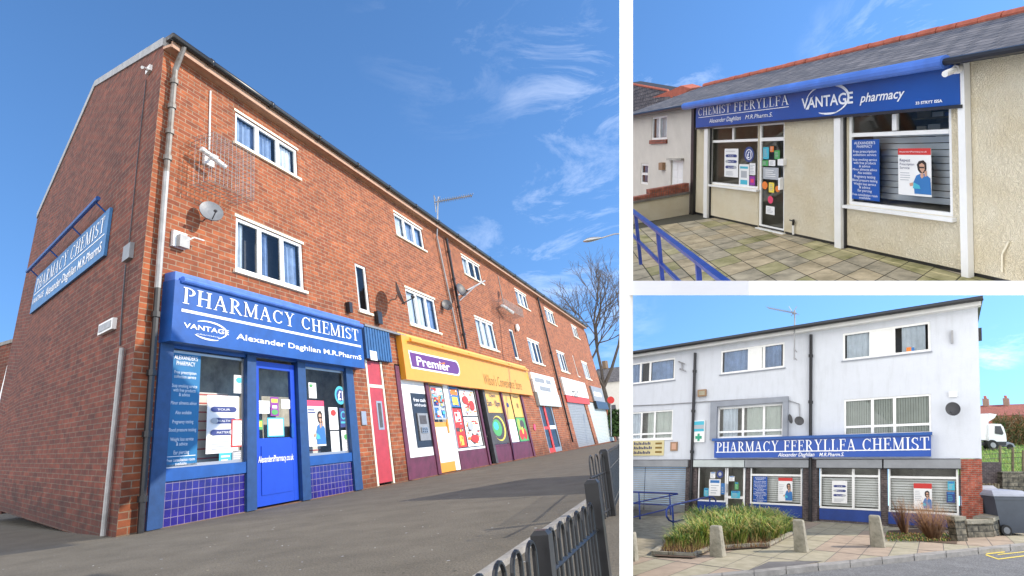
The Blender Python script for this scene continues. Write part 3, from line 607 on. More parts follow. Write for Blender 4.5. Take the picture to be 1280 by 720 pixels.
# ---- third shop door, fourth and fifth shutters
h = hs[3]; a_, b_ = h[0], h[1]; mdl = a_ + (b_ - a_) * .42
dg = MB().bx(L, a_, a_ + .16, 0, 2.65, -.14, -.04, 'steel').bx(L, mdl - .14, mdl + .14, 0, 2.65, -.14, -.04, 'poster red').bx(L, b_ - .2, b_, 0, 2.65, -.14, -.04, 'steel').bx(L, a_ + .161, b_ - .201, 2.5, 2.65, -.139, -.041, 'steel').bx(L, mdl + .141, b_ - .201, .0, .2, -.139, -.041, 'steel').bx(L, mdl + .141, b_ - .201, 1.05, 1.22, -.139, -.041, 'white paint').bx(L, a_ + .161, mdl - .141, 0.0, .2, -.139, -.041, 'poster red').bx(L, a_ + .161, mdl - .141, 1.05, 1.18, -.139, -.041, 'poster red').build('door', terr)
dg['label'] = 'glazed door with red and silver frame'
MB().sheet(L, a_ + .1, b_ - .1, .1, 2.55, -.09, 'clear glass').build('pane', dg)
for q, h in enumerate(hs[4:]):
    sh = MB()
    for j in range(28): sh.bx(L, h[0] + .05, h[1] - .05, j * .095, j * .095 + .088, -.15, -.10 + (j % 2) * .012, 'shutter grey' if q == 0 else 'shutter pale')
    sh.build('roller_shutter', terr)
# ---- signs above the shops
def sign_text_line(mb, fc, xa, ya, xb, yb, d, m, w=.025):
    A_ = fc.uv(xa, ya, d); B_ = fc.uv(xb, yb, d); mb.face([fc.P(A_[0], A_[1] - w, d), fc.P(B_[0], A_[1] - w, d), fc.P(B_[0], A_[1] + w, d), fc.P(A_[0], A_[1] + w, d)], m)
ds = .45
t1 = thing('shop_sign', 'large blue shop sign reading PHARMACY CHEMIST over the blue shop front', 'sign', L.P(.38, 2.75, .2))
A_ = L.uv(219, 349, ds); B_ = L.uv(456.4, 460.8, ds)
MB().bx(L, A_[0], B_[0], B_[1], A_[1], .004, ds, 'sign blue').build('board', t1)
c_ = MB(); c_.tube([L.P(A_[0] + .12, A_[1] + .02, ds + .03), L.P(B_[0], A_[1] + .02, ds + .03)], .10, 'awning blue', n=12); c_.bx(L, A_[0] + .02, B_[0], A_[1] + .01, A_[1] + .16, .01, ds - .05, 'awning blue'); c_.build('awning_roll', t1)
e = ds + .012
m_ = MB(); serif(m_, L, 'PHARMACY CHEMIST', 229.5, 358.5, 448.5, 426.5, e, 'letter white')
sign_text_line(m_, L, 227, 387.4, 451, 431.8, e, 'letter white'); m_.build('lettering', t1)
m_ = MB(); text(m_, L, 'Alexander Daghlian M.R.PharmS', 295.5, 416.5, 452, 449.8, e, 'letter white', bold=.012); m_.build('lettering', t1)
m_ = MB(); text(m_, L, 'VANTAGE', 230, 403, 286, 418.8, e, 'letter white', bold=.015); text(m_, L, 'pharmacy', 245, 416, 275, 422.5, e + .004, 'letter white', shear=.3)
ring(m_, L, 238, 397, 284, 427, -60, 130, e + .002, 'letter white', w=.035); ring(m_, L, 240, 399, 284, 429, 215, 300, e + .002, 'letter white', w=.03); m_.build('emblem', t1)
cl = thing('cladding_panel', 'dark blue ribbed cladding panel with a blank white label above the red door', 'panel', L.P(5.7, 3.1, .1))
A_ = L.uv(457, 408, .22); B_ = L.uv(491, 453, .22); mb = MB().bx(L, A_[0] - .05, B_[0], B_[1], A_[1], .01, .20, 'cladding blue')
for j in range(9): u = A_[0] + (B_[0] - A_[0]) * (j + .3) / 9; mb.bx(L, u, u + .07, B_[1] + .01, A_[1] - .01, .201, .225, 'cladding blue')
mb.bx(L, A_[0] - .06, B_[0] + .9, A_[1] + .003, A_[1] + .06, .01, .26, 'dish grey'); mb.build('panel', cl)
MB().px(L, 462.5, 438, 472, 451, .226, .24, 'poster white').build('label_plate', cl)
t2 = thing('shop_sign', 'yellow shop sign with a purple Premier logo', 'sign', L.P(8, 3, .2))
dp = .30; A_ = L.uv(501, 418, dp); B_ = L.uv(666, 492.7, dp); Bt = L.uv(509, 474, dp)
MB().bx(L, A_[0], B_[0], Bt[1], A_[1], .004, dp, 'premier yellow').build('board', t2)
MB().bx(L, A_[0] - .05, B_[0] + .05, A_[1] + .003, A_[1] + .09, .004, dp - .12, 'premier yellow pale').build('flashing', t2)
c_ = MB().tube([L.P(A_[0] + .35, A_[1] - .14, dp + .16), L.P(B_[0] - .15, A_[1] - .14, dp + .16)], .07, 'premier yellow', n=10)
for j in range(6):
    u = A_[0] + .5 + (B_[0] - A_[0] - .9) * j / 5; c_.tube([L.P(u, A_[1] - .02, dp), L.P(u, A_[1] - .13, dp + .16)], .022, 'premier yellow', n=6)
c_.build('light_bar', t2)
e = dp + .01; m_ = MB(); A_ = L.uv(512.5, 438, e); B_ = L.uv(574, 470.5, e); a_, b_, c_, d_ = A_[0], B_[0], B_[1] + .06, A_[1] - .05; rr = (d_ - c_) / 2
pts = [(a_, c_), (b_ - rr * .7, c_)] + [(b_ - rr * .7 + rr * 1.1 * math.cos(t), (c_ + d_) / 2 + rr * math.sin(t)) for t in np.linspace(-1.4, 1.4, 12)] + [(b_ - rr * .7, d_), (a_ - .06, d_)]
def grow(pts, g): cx = sum(p[0] for p in pts) / len(pts); cy = sum(p[1] for p in pts) / len(pts); return [(p[0] + g * (1 if p[0] > cx else -1), p[1] + g * (1 if p[1] > cy else -1)) for p in pts]
m_.face([L.P(u, v, e) for u, v in grow(pts, .05)], 'letter white'); m_.face([L.P(u, v, e + .006) for u, v in pts], 'premier purple')
textuv(m_, L, 'Premier', a_ + .3, b_ - .65, c_ + (d_ - c_) * .16, c_ + (d_ - c_) * .78, e + .012, 'letter white', bold=.015)
m_.face([L.P(u, v, e + .012) for u, v in ((a_ + 1.6, d_ - .20), (a_ + 2.2, d_ - .10), (b_ - 1.2, d_ - .22), (a_ + 2.2, d_ - .14))], 'poster orange'); m_.build('emblem', t2)
m_ = MB(); text(m_, L, "Wilson's Convenience Store", 603.5, 467, 653, 487.5, e, 'letter brown', shear=.15); m_.build('lettering', t2)
bx_ = fp('junction_box', 663, 465, 668, 474, .2, dp + .2, 'white paint', t2)
t3 = thing('shop_sign', 'white shop sign over a grey shutter box beside the yellow sign', 'sign', L.P(19, 3, .2))
A_ = L.uv(663.5, 465, .2); B_ = L.uv(698, 496, .2); MB().bx(L, A_[0], B_[0], B_[1] + .1, A_[1], .004, .2, 'white paint').build('board', t3)
MB().bx(L, A_[0] + .1, B_[0], B_[1] - .55, B_[1] + .095, .004, .28, 'shutter pale').build('shutter_box', t3)
m_ = MB()
for j, (x, w) in enumerate(((.3, 1.7), (2.3, .9), (.9, 1.9))): m_.bx(L, A_[0] + x, A_[0] + x + w, A_[1] - .45 - .4 * (j == 2), A_[1] - .22 - .4 * (j == 2), .2, .212, 'shutter grey')
m_.build('lettering', t3)
t4 = thing('shop_sign', 'white shop sign with dark script above a closed grey shutter', 'sign', L.P(24, 3, .2))
A_ = L.uv(701.5, 471, .2); B_ = L.uv(736.5, 499, .2); MB().bx(L, A_[0], B_[0], B_[1] + .05, A_[1], .004, .2, 'white paint').build('board', t4)
MB().bx(L, A_[0] + .1, B_[0], B_[1] - .35, B_[1] + .045, .004, .14, 'poster red').build('trim_panel', t4)
m_ = MB(); textuv(m_, L, 'Hair', A_[0] + 1.5, A_[0] + 3.4, A_[1] - 1.1, A_[1] - .45, .212, 'dark room', shear=.4); m_.build('lettering', t4)
t5 = thing('shop_sign', 'grey shop sign at the far end of the brick terrace', 'sign', L.P(31, 3, .2))
A_ = L.uv(738, 482, .2); B_ = L.uv(757, 503, .2); MB().bx(L, A_[0], B_[0], B_[1], A_[1], .004, .2, 'shutter grey').build('board', t5)
m_ = MB(); m_.bx(L, A_[0] + .5, B_[0] - 1, A_[1] - .7, A_[1] - .4, .2, .212, 'letter white'); m_.build('lettering', t5); MB().bx(L, A_[0] + .1, B_[0] + .3, B_[1] - .55, B_[1] - .01, .004, .3, 'black metal').build('shutter_box', t5)
# ---- sign board on the gable
t6 = thing('wall_sign', 'long blue sign board on the side wall reading PHARMACY CHEMIST', 'sign', S.P(4, 4.7, .1))
ug, ud = 1.66, 6.7
MB().bx(S, ug, ud, 4.70, 5.80, .01, .1, 'faded blue').build('board', t6)
def stext(mb, s, ua, ub_, v0, v1, d, m, ser=False, shear=0):
    if ser:
        tot = 0; pos = []
        for ch in s:
            if ch == ' ': tot += .5; pos.append(None); continue
            pos.append(tot); tot += GL[ch][1] + .13
        for ch, p in zip(s, pos):
            if p is None: continue
            for q, st in enumerate(GL[ch][0]):
                def Pm(x, y): return S.P(ua + (p + x) / tot * (ub_ - ua), v0 + y * (v1 - v0), d + q * .002)
                if st[0] == 'a':
                    _, cx, cy, rx, ry, a0, a1 = st; n = 10
                    for j in range(n):
                        A1, A2 = [math.radians(a0 + (a1 - a0) * z / n) for z in (j, j + 1)]
                        w1, w2 = [.05 + .1 * abs(math.cos(z)) for z in (A1, A2)]
                        mb.face([Pm(cx + (rx - w1 * .6) * math.cos(A1), cy + (ry - .04) * math.sin(A1)), Pm(cx + (rx + w1 * .4) * math.cos(A1), cy + (ry + .02) * math.sin(A1)), Pm(cx + (rx + w2 * .4) * math.cos(A2), cy + (ry + .02) * math.sin(A2)), Pm(cx + (rx - w2 * .6) * math.cos(A2), cy + (ry - .04) * math.sin(A2))], m)
                else:
                    xa, ya, xb, yb, w = st
                    pts = [(xa, ya - w / 2), (xb, ya - w / 2), (xb, ya + w / 2), (xa, ya + w / 2)] if abs(ya - yb) < 1e-6 else [(xa - w / 2, ya), (xa + w / 2, ya), (xb + w / 2, yb), (xb - w / 2, yb)]
                    mb.face([Pm(x, y) for x, y in pts], m)
    else:
        v, f, a, b = sans(s, shear, .01); i = len(mb.v); mi = mb.mi(m)
        for (x, y) in v: mb.v.append(tuple(S.P(ua + (x - a) / (b - a) * (ub_ - ua), v0 + y / .69 * (v1 - v0), d)))
        for q in f: mb.f.append(tuple(i + kk for kk in q)); mb.m.append(mi); mb.uv.append([(0, 0)] * len(q))
m_ = MB(); stext(m_, 'PHARMACY CHEMIST', ud - .15, ug + .12, 5.30, 5.68, .112, 'letter white', True); m_.bx(S, ug + .1, ud - .12, 5.20, 5.225, .1, .112, 'letter white')
stext(m_, 'Alexander Daghlian M.R.PharmS', ud - 1.3, ug + .15, 4.85, 5.08, .112, 'letter white'); m_.build('lettering', t6)
m_ = MB(); stext(m_, 'VANTAGE', ud - .1, ud - 1.1, 4.93, 5.09, .112, 'letter white'); m_.build('emblem', t6)
m_ = MB().tube([S.P(1.75, 6.0, .42), S.P(6.9, 6.0, .42)], .075, 'sign blue', n=8)
for u in (1.9, 3.3, 4.9, 6.6): m_.tube([S.P(u, 5.75, .02), S.P(u, 5.98, .42)], .03, 'sign blue', n=6)
m_.build('light_bar', t6)
# ---- things on the gable
cam_ = thing('security_camera', 'small white security camera high on the gable near the roof corner', 'camera', S.P(.75, 8.3, .1))
u, v = S.uv(188, 88); MB().bx(S, u - .09, u + .09, v - .08, v + .08, .002, .09, 'white paint').tube([S.P(u, v, .08), S.P(u - .12, v - .12, .3)], .05, 'white paint').build('body', cam_)
g = S.uv(184, 100); g2 = S.uv(163, 304)
tag(MB().tube([S.P(g[0], g[1], .03), S.P((g[0] + g2[0]) / 2 + .02, (g[1] + g2[1]) / 2, .03), S.P(g2[0], g2[1], .03)], .016, 'black metal', n=5).build('cable'), 'thin black cable running down the gable from the white camera', 'cable')
g = S.uv(163, 324); g2 = S.uv(152, 432)
u, v = S.uv(163, 315); jb = thing('junction_box', 'grey junction box on the gable near the corner', 'box', S.P(u, v - .2, .05))
MB().bx(S, u - .15, u + .13, v - .17, v + .13, .002, .12, 'shutter grey').build('box', jb); MB().tube([S.P(u, v - .26, .08), S.P(u + .03, v - .9, .04), S.P(*g2, .04)], .022, 'black metal', n=5).build('cable', jb)
al = thing('alarm_light', 'small white bulkhead lamp on the gable above the grey pipe', 'lamp', S.P(*S.uv(139, 411), .05))
a_ = S.uv(129, 392); b_ = S.uv(147, 409); MB().bx(S, b_[0] + .05, a_[0] - .08, b_[1] - .02, b_[1] + .18, .002, .12, 'white paint').build('body', al); MB().bx(S, b_[0] + .1, a_[0] - .13, b_[1] + .02, b_[1] + .14, .121, .14, 'pale pipe').build('diffuser', al)
tag(MB().tube([S.P(*S.uv(152.5, 435, .1), .1), S.P(*S.uv(128.7, 670, .1), .1)], .065, 'pale pipe').build('service_pipe'), 'grey vertical pipe at the bottom of the side wall', 'pipe')
ow = thing('outbuilding', 'low brick outbuilding behind the side wall at the left edge', 'building', at(-10, 600, 44))
pa, pb = at(-60, 440, 44), at(24, 426, 40); z0 = -1.35; mb = MB()
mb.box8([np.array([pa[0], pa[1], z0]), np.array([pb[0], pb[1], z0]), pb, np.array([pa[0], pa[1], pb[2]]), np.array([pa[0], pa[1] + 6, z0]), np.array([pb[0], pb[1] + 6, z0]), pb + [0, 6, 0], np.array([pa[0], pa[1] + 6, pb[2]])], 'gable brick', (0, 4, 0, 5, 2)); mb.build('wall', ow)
MB().box8([np.array([pa[0], pa[1] - .1, pb[2] + .01]), pb + [.1, -.1, .01], pb + [.1, -.1, .25], np.array([pa[0], pa[1] - .1, pb[2] + .25]), np.array([pa[0], pa[1] + 6, pb[2] + .01]), pb + [.1, 6, .01], pb + [.1, 6, .25], np.array([pa[0], pa[1] + 6, pb[2] + .25])], 'grey pipe').build('roof', ow)
MB().tube([at(11, 457, 40), at(-2, 510, 38.8)], .09, 'white paint').build('drainpipe', ow)
# ---- things on the front
cd = thing('security_camera', 'white camera inside a square wire cage near the top left window', 'camera', L.P(*L.uv(265, 215), .1))
u, v = L.uv(259, 200); A0 = L.P(u, v, .1); A1 = L.P(u + .05, v, .62)
ca, cb = L.uv(254, 188, .45), L.uv(286, 216, .45)
MB().tube([L.P(u, v, .01), L.P(u, v, .4), L.P(ca[0] + .1, ca[1], .45)], .045, 'white paint').bx(L, u - .12, u + .12, v - .15, v + .15, .002, .1, 'white paint').build('bracket', cd)
MB().tube([L.P(ca[0] - .05, ca[1] + .02, .45), L.P(cb[0] - .15, cb[1] + .05, .55)], .085, 'white paint', n=10).build('body', cd)
cg = MB(); ux = [L.uv(246, 205, .3)[0] + (L.uv(300, 200, .3)[0] - L.uv(246, 205, .3)[0]) * j / 11 for j in range(12)]; c0, c1 = L.uv(262, 238, .3)[1], L.uv(262, 178, .3)[1]
for u in ux: cg.tube([L.P(u, c0, .01), L.P(u, c0, .9), L.P(u, c1, .9), L.P(u, c1, .01)], .008, 'galvanised', n=4, cap=False)
for j in range(12): v = c0 + (c1 - c0) * j / 11; cg.tube([L.P(ux[0], v, .01), L.P(ux[0], v, .9), L.P(ux[-1], v, .9), L.P(ux[-1], v, .01)], .008, 'galvanised', n=4, cap=False)
for z in (.2, .4, .6, .8): cg.tube([L.P(ux[0], c0, z), L.P(ux[-1], c0, z), L.P(ux[-1], c1, z), L.P(ux[0], c1, z), L.P(ux[0], c0, z)], .008, 'galvanised', n=4, cap=False)
cg.build('wire_cage', cd)
MB().tube([L.P(*L.uv(262, 114), .03), L.P(*L.uv(260.5, 188), .03)], .03, 'white paint').build('conduit', cd)
def dish(fc, foot, cen, r, d, label, m='dish grey', asp=1.0, nd=None, group=None, k2=1.0):
    fu = fc.uv(*foot); cu_ = fc.uv(*cen, d); c = fc.P(*cu_, d); f = fc.P(*fu, .01); th = thing('satellite_dish', label, 'satellite dish', f, group)
    rr = r * (W.T @ c)[2] / F; nd = unit(np.array(nd, float))
    MB().disc(c, nd, rr * asp, rr, rr * .08, m, bowl=rr * .22, rim='dish dark').build('reflector', th, smooth=False)
    MB().tube([f, f + fc.N * d * .35, c - nd * rr * .3], rr * .07, 'steel', n=6).build('mount', th)
    low = c - np.array(fc.up) * rr * .9; tip = c + nd * rr * 1.15 - np.array(fc.up) * rr * .75
    MB().tube([low, tip], rr * .05, 'dish dark', n=6).tube([tip - nd * rr * .05, tip - nd * rr * .3 + np.array([0, 0, rr * .2])], rr * .12, 'dish dark', n=8).build('receiver_arm', th)
    return th
dish(L, (256, 274), (264.5, 263.5), 15, .5, 'grey satellite dish next to the security light near the brick corner', nd=(.75, -.75, .35), asp=.95)
dish(L, (488, 375), (501, 366.5), 15.5, .85, 'large grey satellite dish between the slim window and the first floor window', nd=(.97, .1, .3), asp=.9)
dish(L, (561, 384), (559, 381), 7.5, .3, 'small dark satellite dish beside the white cable', 'dish dark', nd=(.6, -.8, .3))
dish(L, (569, 357), (577, 362), 9, .6, 'dark dish on a long bracket beside the black drainpipe', 'dish dark', nd=(.8, -.5, .3))
br_ = thing('aerial_bracket', 'long grey bracket arm reaching out over the first floor window', 'bracket', L.P(*L.uv(573, 368), .1))
MB().tube([L.P(*L.uv(572, 369), .02), L.P(*L.uv(606, 351, 1.0), 1.0)], .06, 'galvanised').tube([L.P(*L.uv(574, 376), .02), L.P(*L.uv(595, 357, .7), .7)], .04, 'galvanised').build('arm', br_)
sl = thing('security_light', 'security floodlight on a square back plate by the corner drainpipe', 'lamp', L.P(*L.uv(228, 311), .05))
MB().px(L, 217.5, 287, 233, 312, .002, .10, 'poster white').build('back_plate', sl)
A0 = L.uv(230, 302, .2); MB().bx(L, A0[0] - .1, A0[0] + .1, A0[1] - .12, A0[1] + .12, .101, .24, 'pale pipe').tube([L.P(A0[0], A0[1], .2), L.P(A0[0] + .15, A0[1] + .12, .3), L.P(A0[0] + .35, A0[1] + .12, .32)], .022, 'white paint').build('lamp_head', sl)
for (x, y, w_, h_, lb) in ((439, 384, 5, 14, 'slim black wall lamp left of the slim window'), (475.5, 397, 7, 17, 'slim black wall lamp right of the slim window')):
    tag(MB().px(L, x - w_ / 2, y - h_ / 2, x + w_ / 2, y + h_ / 2, .004, .2, 'black metal').build('wall_lamp'), lb, 'lamp')
c2 = thing('security_camera', 'white camera in a small cage above the yellow sign', 'camera', L.P(*L.uv(628, 388), .1))
MB().tube([L.P(*L.uv(627, 382), .01), L.P(*L.uv(627, 382, .4), .4)], .09, 'white paint').tube([L.P(*L.uv(628, 382, .4), .4), L.P(*L.uv(641, 391, .7), .7)], .13, 'white paint', n=10).build('body', c2)
cg = MB(); a_, b_ = L.uv(620, 375, .3), L.uv(646, 398, .3)
for j in range(9): u = a_[0] + (b_[0] - a_[0]) * j / 8; cg.tube([L.P(u, b_[1], .01), L.P(u, b_[1], .9), L.P(u, a_[1], .9), L.P(u, a_[1], .01)], .012, 'galvanised', n=4, cap=False)
for j in range(9): v = b_[1] + (a_[1] - b_[1]) * j / 8; cg.tube([L.P(a_[0], v, .01), L.P(a_[0], v, .9), L.P(b_[0], v, .9), L.P(b_[0], v, .01)], .012, 'galvanised', n=4, cap=False)
cg.build('wire_cage', c2)
tag(MB().tube([L.P(*L.uv(622, 345), .03), L.P(*L.uv(629, 380), .03)], .03, 'pale pipe', n=6).build('conduit'), 'short pale conduit on the brickwork above the caged camera', 'conduit')
lamp_ = thing('wall_lamp', 'white globe lamp on the brickwork beside the second slim window', 'lamp', L.P(*L.uv(647, 409), .05))
MB().disc(L.P(*L.uv(647.5, 409.5, .2), .2), L.N, .3, .3, .12, 'white paint', bowl=-.1).build('globe', lamp_); MB().tube([L.P(*L.uv(647.5, 411), .0), L.P(*L.uv(647.5, 410, .15), .15)], .08, 'white paint').build('bracket', lamp_)
# roof aerial
ae = thing('tv_aerial', 'television aerial with a long toothed boom on the terrace roof', 'aerial', L.P(*L.uv(546, 300), .2))
bse = L.P(*L.uv(546, 296, .2), .2); Yd = bse[1]; tp = at(548, 246, Yd)
MB().tube([bse, tp], .05, 'galvanised', n=6).build('mast', ae)
b0, b1 = at(543, 252.8, Yd), at(590, 244.3, Yd); mb = MB().tube([b0, b1], .04, 'galvanised', n=6)
for j in range(16): p = b0 + (b1 - b0) * (.1 + .9 * j / 15); q = np.array([.18, -.5, .06]); mb.tube([p - q * (.5 if j else 1.1), p + q * (.5 if j else 1.1)], .022, 'galvanised', n=4)
mb.tube([b0 + np.array([0, 0, .45]), b0 + np.array([.15, -.6, -.1])], .03, 'galvanised', n=4).tube([b0 + np.array([0, 0, .45]), b0 + np.array([0, .4, -.5])], .03, 'galvanised', n=4)
mb.build('boom', ae)
# ---- posters and notices of the left pharmacy
e = -.115
def tpn(lines): return lines
tx = [("ALEXANDER'S", .12, .02, .88, .06), ('PHARMACY', .2, .075, .8, .115), ('Free prescription', .15, .165, .85, .195), ('collection service', .15, .205, .85, .235), ('Stop smoking service', .1, .29, .9, .32), ('with free products', .15, .33, .85, .36), ('& advice', .33, .37, .67, .40), ('Minor ailments advice', .1, .445, .9, .475), ('Also available', .25, .53, .75, .56), ('Pregnancy testing', .18, .61, .82, .64), ('Blood pressure testing', .08, .68, .92, .71), ('Weight loss service', .15, .76, .85, .79), ('& advice', .33, .80, .67, .83), ('Ear piercing', .27, .87, .73, .90), ('Free consultation room', .08, .935, .92, .96), ('available', .33, .967, .67, .99)]
A0 = L.uv(249, 560, -.02); uvp_ = (hs[0][0] + .25, 2.56, A0[0], .80)
def pxof(fc, u, v, d): c = W.T @ fc.P(u, v, d); return 640 + F * c[0] / c[2], 360 + F * c[1] / c[2]
poster(L, *pxof(L, uvp_[0], uvp_[1], -.09), *pxof(L, uvp_[2], uvp_[3], -.09), -.09, 'tall blue panel listing pharmacy services in white at the far left window', 'panel teal', texts=[(a, b, c, d, f, 'letter white') for a, b, c, d, f in tx], cat='window panel', name='services_panel', blocks=[(.05, .915, .95, .92, 'letter white')])
cap = lambda: [(.2, .2, .78, .3, 'poster navy'), (.2, .4, .78, .5, 'poster navy'), (.2, .6, .78, .7, 'poster navy')]
capo = [(.22, .25, .12, .05, 'poster navy'), (.8, .25, .12, .05, 'poster navy'), (.22, .45, .12, .05, 'poster grey'), (.8, .45, .12, .05, 'poster navy'), (.22, .65, .12, .05, 'poster navy'), (.8, .65, .12, .05, 'poster grey')]
capt = [('YOUR', .3, .235, .7, .27, 'letter white'), ('HEALTH', .3, .435, .7, .47, 'letter white'), ('MATTERS', .3, .635, .7, .67, 'letter white')]
poster(L, 259.5, 493.5, 298, 565, e, 'white poster with three blue capsules in the left shop window', 'poster white', cap() + scribble(.15, .8, .85, 4, .04, .015) + [(.12, .06, .8, .075, 'poster grey')], capt, capo)
poster(L, 292.5, 468.5, 305, 492, e, 'small white notice with a blue badge at the top of the left shop window', 'poster white', scribble(.15, .5, .85, 5, .09, .03), ovals=[(.5, .28, .3, .16, 'poster cyan')], cat='notice', name='notice')
poster(L, 289.5, 524, 307, 558, e + .02, 'red edged notice taped low in the left shop window', 'poster red', [(.08, .05, .92, .95, 'poster white')] + scribble(.18, .15, .82, 8, .09, .025), cat='notice', name='notice')
poster(L, 274, 566.5, 289, 593, e + .02, 'turquoise leaflet at the bottom of the left shop window', 'poster cyan', [(.15, .12, .85, .2, 'poster white'), (.15, .3, .7, .36, 'poster white'), (.2, .5, .8, .85, 'poster blue')], cat='notice', name='notice')
poster(L, 290.5, 563.5, 305, 585, e, 'plain pale notice beside the turquoise leaflet', 'poster grey', scribble(.1, .12, .9, 8, .1, .03, 'poster white'), cat='notice', name='notice')
z = -.118
for (x0, y0, x1, y1, sh_, bl, lb, ov_) in ((321.5, 500.5, 337, 517, 'poster white', scribble(.12, .15, .88, 6, .13, .04), 'white notice at the top left of the blue door', ()),
    (338, 496, 348.5, 520, 'poster violet', [(.1, .1, .9, .3, 'poster yellow'), (.2, .45, .8, .6, 'poster white')], 'purple and yellow leaflet on the blue door', ((.5, .8, .4, .14, 'poster green'),)),
    (321.5, 525, 328.5, 537, 'poster green', [(.15, .15, .85, .7, 'poster yellow')], 'small green and yellow sticker on the blue door', ()),
    (334, 522, 355.5, 545.5, 'poster cyan', [(.07, .07, .93, .93, 'poster white')] + scribble(.2, .25, .8, 4, .15, .05), 'white opening hours card with blue rim on the door', ()),
    (351.5, 499, 364, 511, 'poster white', scribble(.12, .2, .88, 4, .18, .06), 'small white card at the top right of the blue door', ())):
    poster(L, x0, y0, x1, y1, z, lb, sh_, bl, cat='notice', name='notice', ovals=ov_)
poster(L, 382, 500, 408, 557, e, 'poster of a woman in blue under a pink band in the right shop window', 'poster white', [(0, 0, 1, .13, 'poster pink'), (.1, .2, .45, .23, 'poster navy'), (.1, .26, .5, .29, 'poster navy')] + scribble(.1, .36, .42, 4, .05, .015), woman=(.72, .25, .75, .75))
for (x0, y0, x1, y1, sh_, bl, lb, ov_) in ((385.5, 478, 396, 498, 'poster white', scribble(.12, .15, .88, 6, .13, .04), 'white notice above the woman poster', ((.3, .2, .2, .1, 'poster green'),)),
    (410.5, 509, 423.5, 537, 'poster white', scribble(.15, .5, .85, 4, .1, .03), 'white notice with a red badge right of the woman poster', ((.5, .25, .3, .14, 'poster red'),)),
    (424, 510, 434.5, 534, 'poster navy', [(.1, .7, .9, .8, 'poster cyan')], 'dark blue card with a pale ring in the right shop window', ((.5, .38, .38, .22, 'poster cyan'), (.5, .38, .26, .15, 'poster navy'))),
    (413, 539, 425.5, 567, 'poster white', scribble(.15, .1, .85, 7, .11, .03), 'left one of two white sheets low in the right shop window', ()),
    (426.5, 538, 438.5, 565, 'poster white', scribble(.15, .1, .85, 7, .11, .03), 'right one of two white sheets low in the right shop window', ((.5, .3, .2, .12, 'poster green'),))):
    poster(L, x0, y0, x1, y1, e, lb, sh_, bl, cat='notice', name='notice', ovals=ov_)
bd = thing('price_badge', 'round pale blue badge with a pound one price in the right shop window', 'sticker', L.P(*L.uv(425, 505, e), e))
m_ = MB(); oval(m_, L, 417.6, 482, 432.8, 506, e, 'poster cyan'); oval(m_, L, 420, 486, 430.5, 502, e + .004, 'poster navy'); m_.build('disc', bd)
m_ = MB(); text(m_, L, '\u00a31', 422, 488.5, 429, 500, e + .012, 'letter white', bold=.02); m_.build('lettering', bd)
# ---- cash machine and posters of the convenience store
e = -.02; A_ = L.uv(513, 491, e); B_ = L.uv(542.5, 558, e)
atm = thing('cash_machine', 'dark cash machine under a free cash withdrawals sign in a white panel', 'cash machine', L.P(A_[0], B_[1], 0))
u0, u1, v0, v1 = A_[0], B_[0] - .02, B_[1], A_[1]; ln = lambda a, b, t: a + (b - a) * t
MB().bx(L, u0, u1, v0, v1, -.038, e, 'black metal').build('surround', atm)
MB().bx(L, ln(u0, u1, .2), ln(u0, u1, .85), ln(v0, v1, .12), ln(v0, v1, .62), e + .001, e + .05, 'shutter grey').build('body', atm)
MB().bx(L, ln(u0, u1, .3), ln(u0, u1, .72), ln(v0, v1, .42), ln(v0, v1, .58), e + .051, e + .06, 'dark room').build('screen', atm)
m_ = MB().bx(L, ln(u0, u1, .3), ln(u0, u1, .7), ln(v0, v1, .26), ln(v0, v1, .36), e + .051, e + .1, 'steel')
for j in range(3):
    for q in range(3): m_.bx(L, ln(u0, u1, .33 + .12 * j), ln(u0, u1, .41 + .12 * j), ln(v0, v1, .27 + .03 * q), ln(v0, v1, .29 + .03 * q), e + .101, e + .108, 'black metal')
m_.build('keypad', atm)
m_ = MB(); textuv(m_, L, 'free cash', ln(u0, u1, .12), ln(u0, u1, .88), ln(v0, v1, .84), ln(v0, v1, .91), e + .012, 'letter white', bold=.01); textuv(m_, L, 'withdrawals', ln(u0, u1, .12), ln(u0, u1, .88), ln(v0, v1, .75), ln(v0, v1, .81), e + .012, 'letter white'); m_.build('lettering', atm)
e = -.085
def offers(n, cols, top=.04):
    o = []
    for j in range(n): x = rng.uniform(.03, .8); y = rng.uniform(top, .9); o.append((x, y, min(.97, x + rng.uniform(.06, .24)), min(.97, y + rng.uniform(.025, .09)), rng.choice(cols)))
    return o
RC = ['poster red', 'poster red', 'poster white', 'dark room', 'poster yellow', 'poster grey', 'skin', 'poster orange']

def uvp(u0, v1, u1, v0, *a, **kw):   # poster given by its wall coordinates
    hA = L.H @ np.array([u0, v1, 1]);
    def pxof(u, v):
        c = W.T @ L.P(u, v, kw['dq']); return 640 + F * c[0] / c[2], 360 + F * c[1] / c[2]
    x0, y0 = pxof(u0, v1); x1, y1 = pxof(u1, v0); d = kw.pop('dq'); return poster(L, x0, y0, x1, y1, d, *a, **kw)
w3 = e3 - e2
uvp(e2 + .1, 2.55, e2 + w3 * .36, 1.9, 'orange and blue snack poster beside the yellow door', 'poster blue', [(.1, .1, .9, .4, 'poster orange'), (.2, .5, .8, .9, 'poster yellow')] + offers(14, ['poster orange', 'poster yellow', 'poster white', 'poster navy']), dq=e)
uvp(e2 + w3 * .40, 2.5, e3 - .12, 1.62, 'upper red and white offer poster in the store window', 'poster white', offers(34, RC), dq=e, ovals=[(.3, .4, .2, .16, 'poster red'), (.7, .6, .18, .2, 'poster red')])
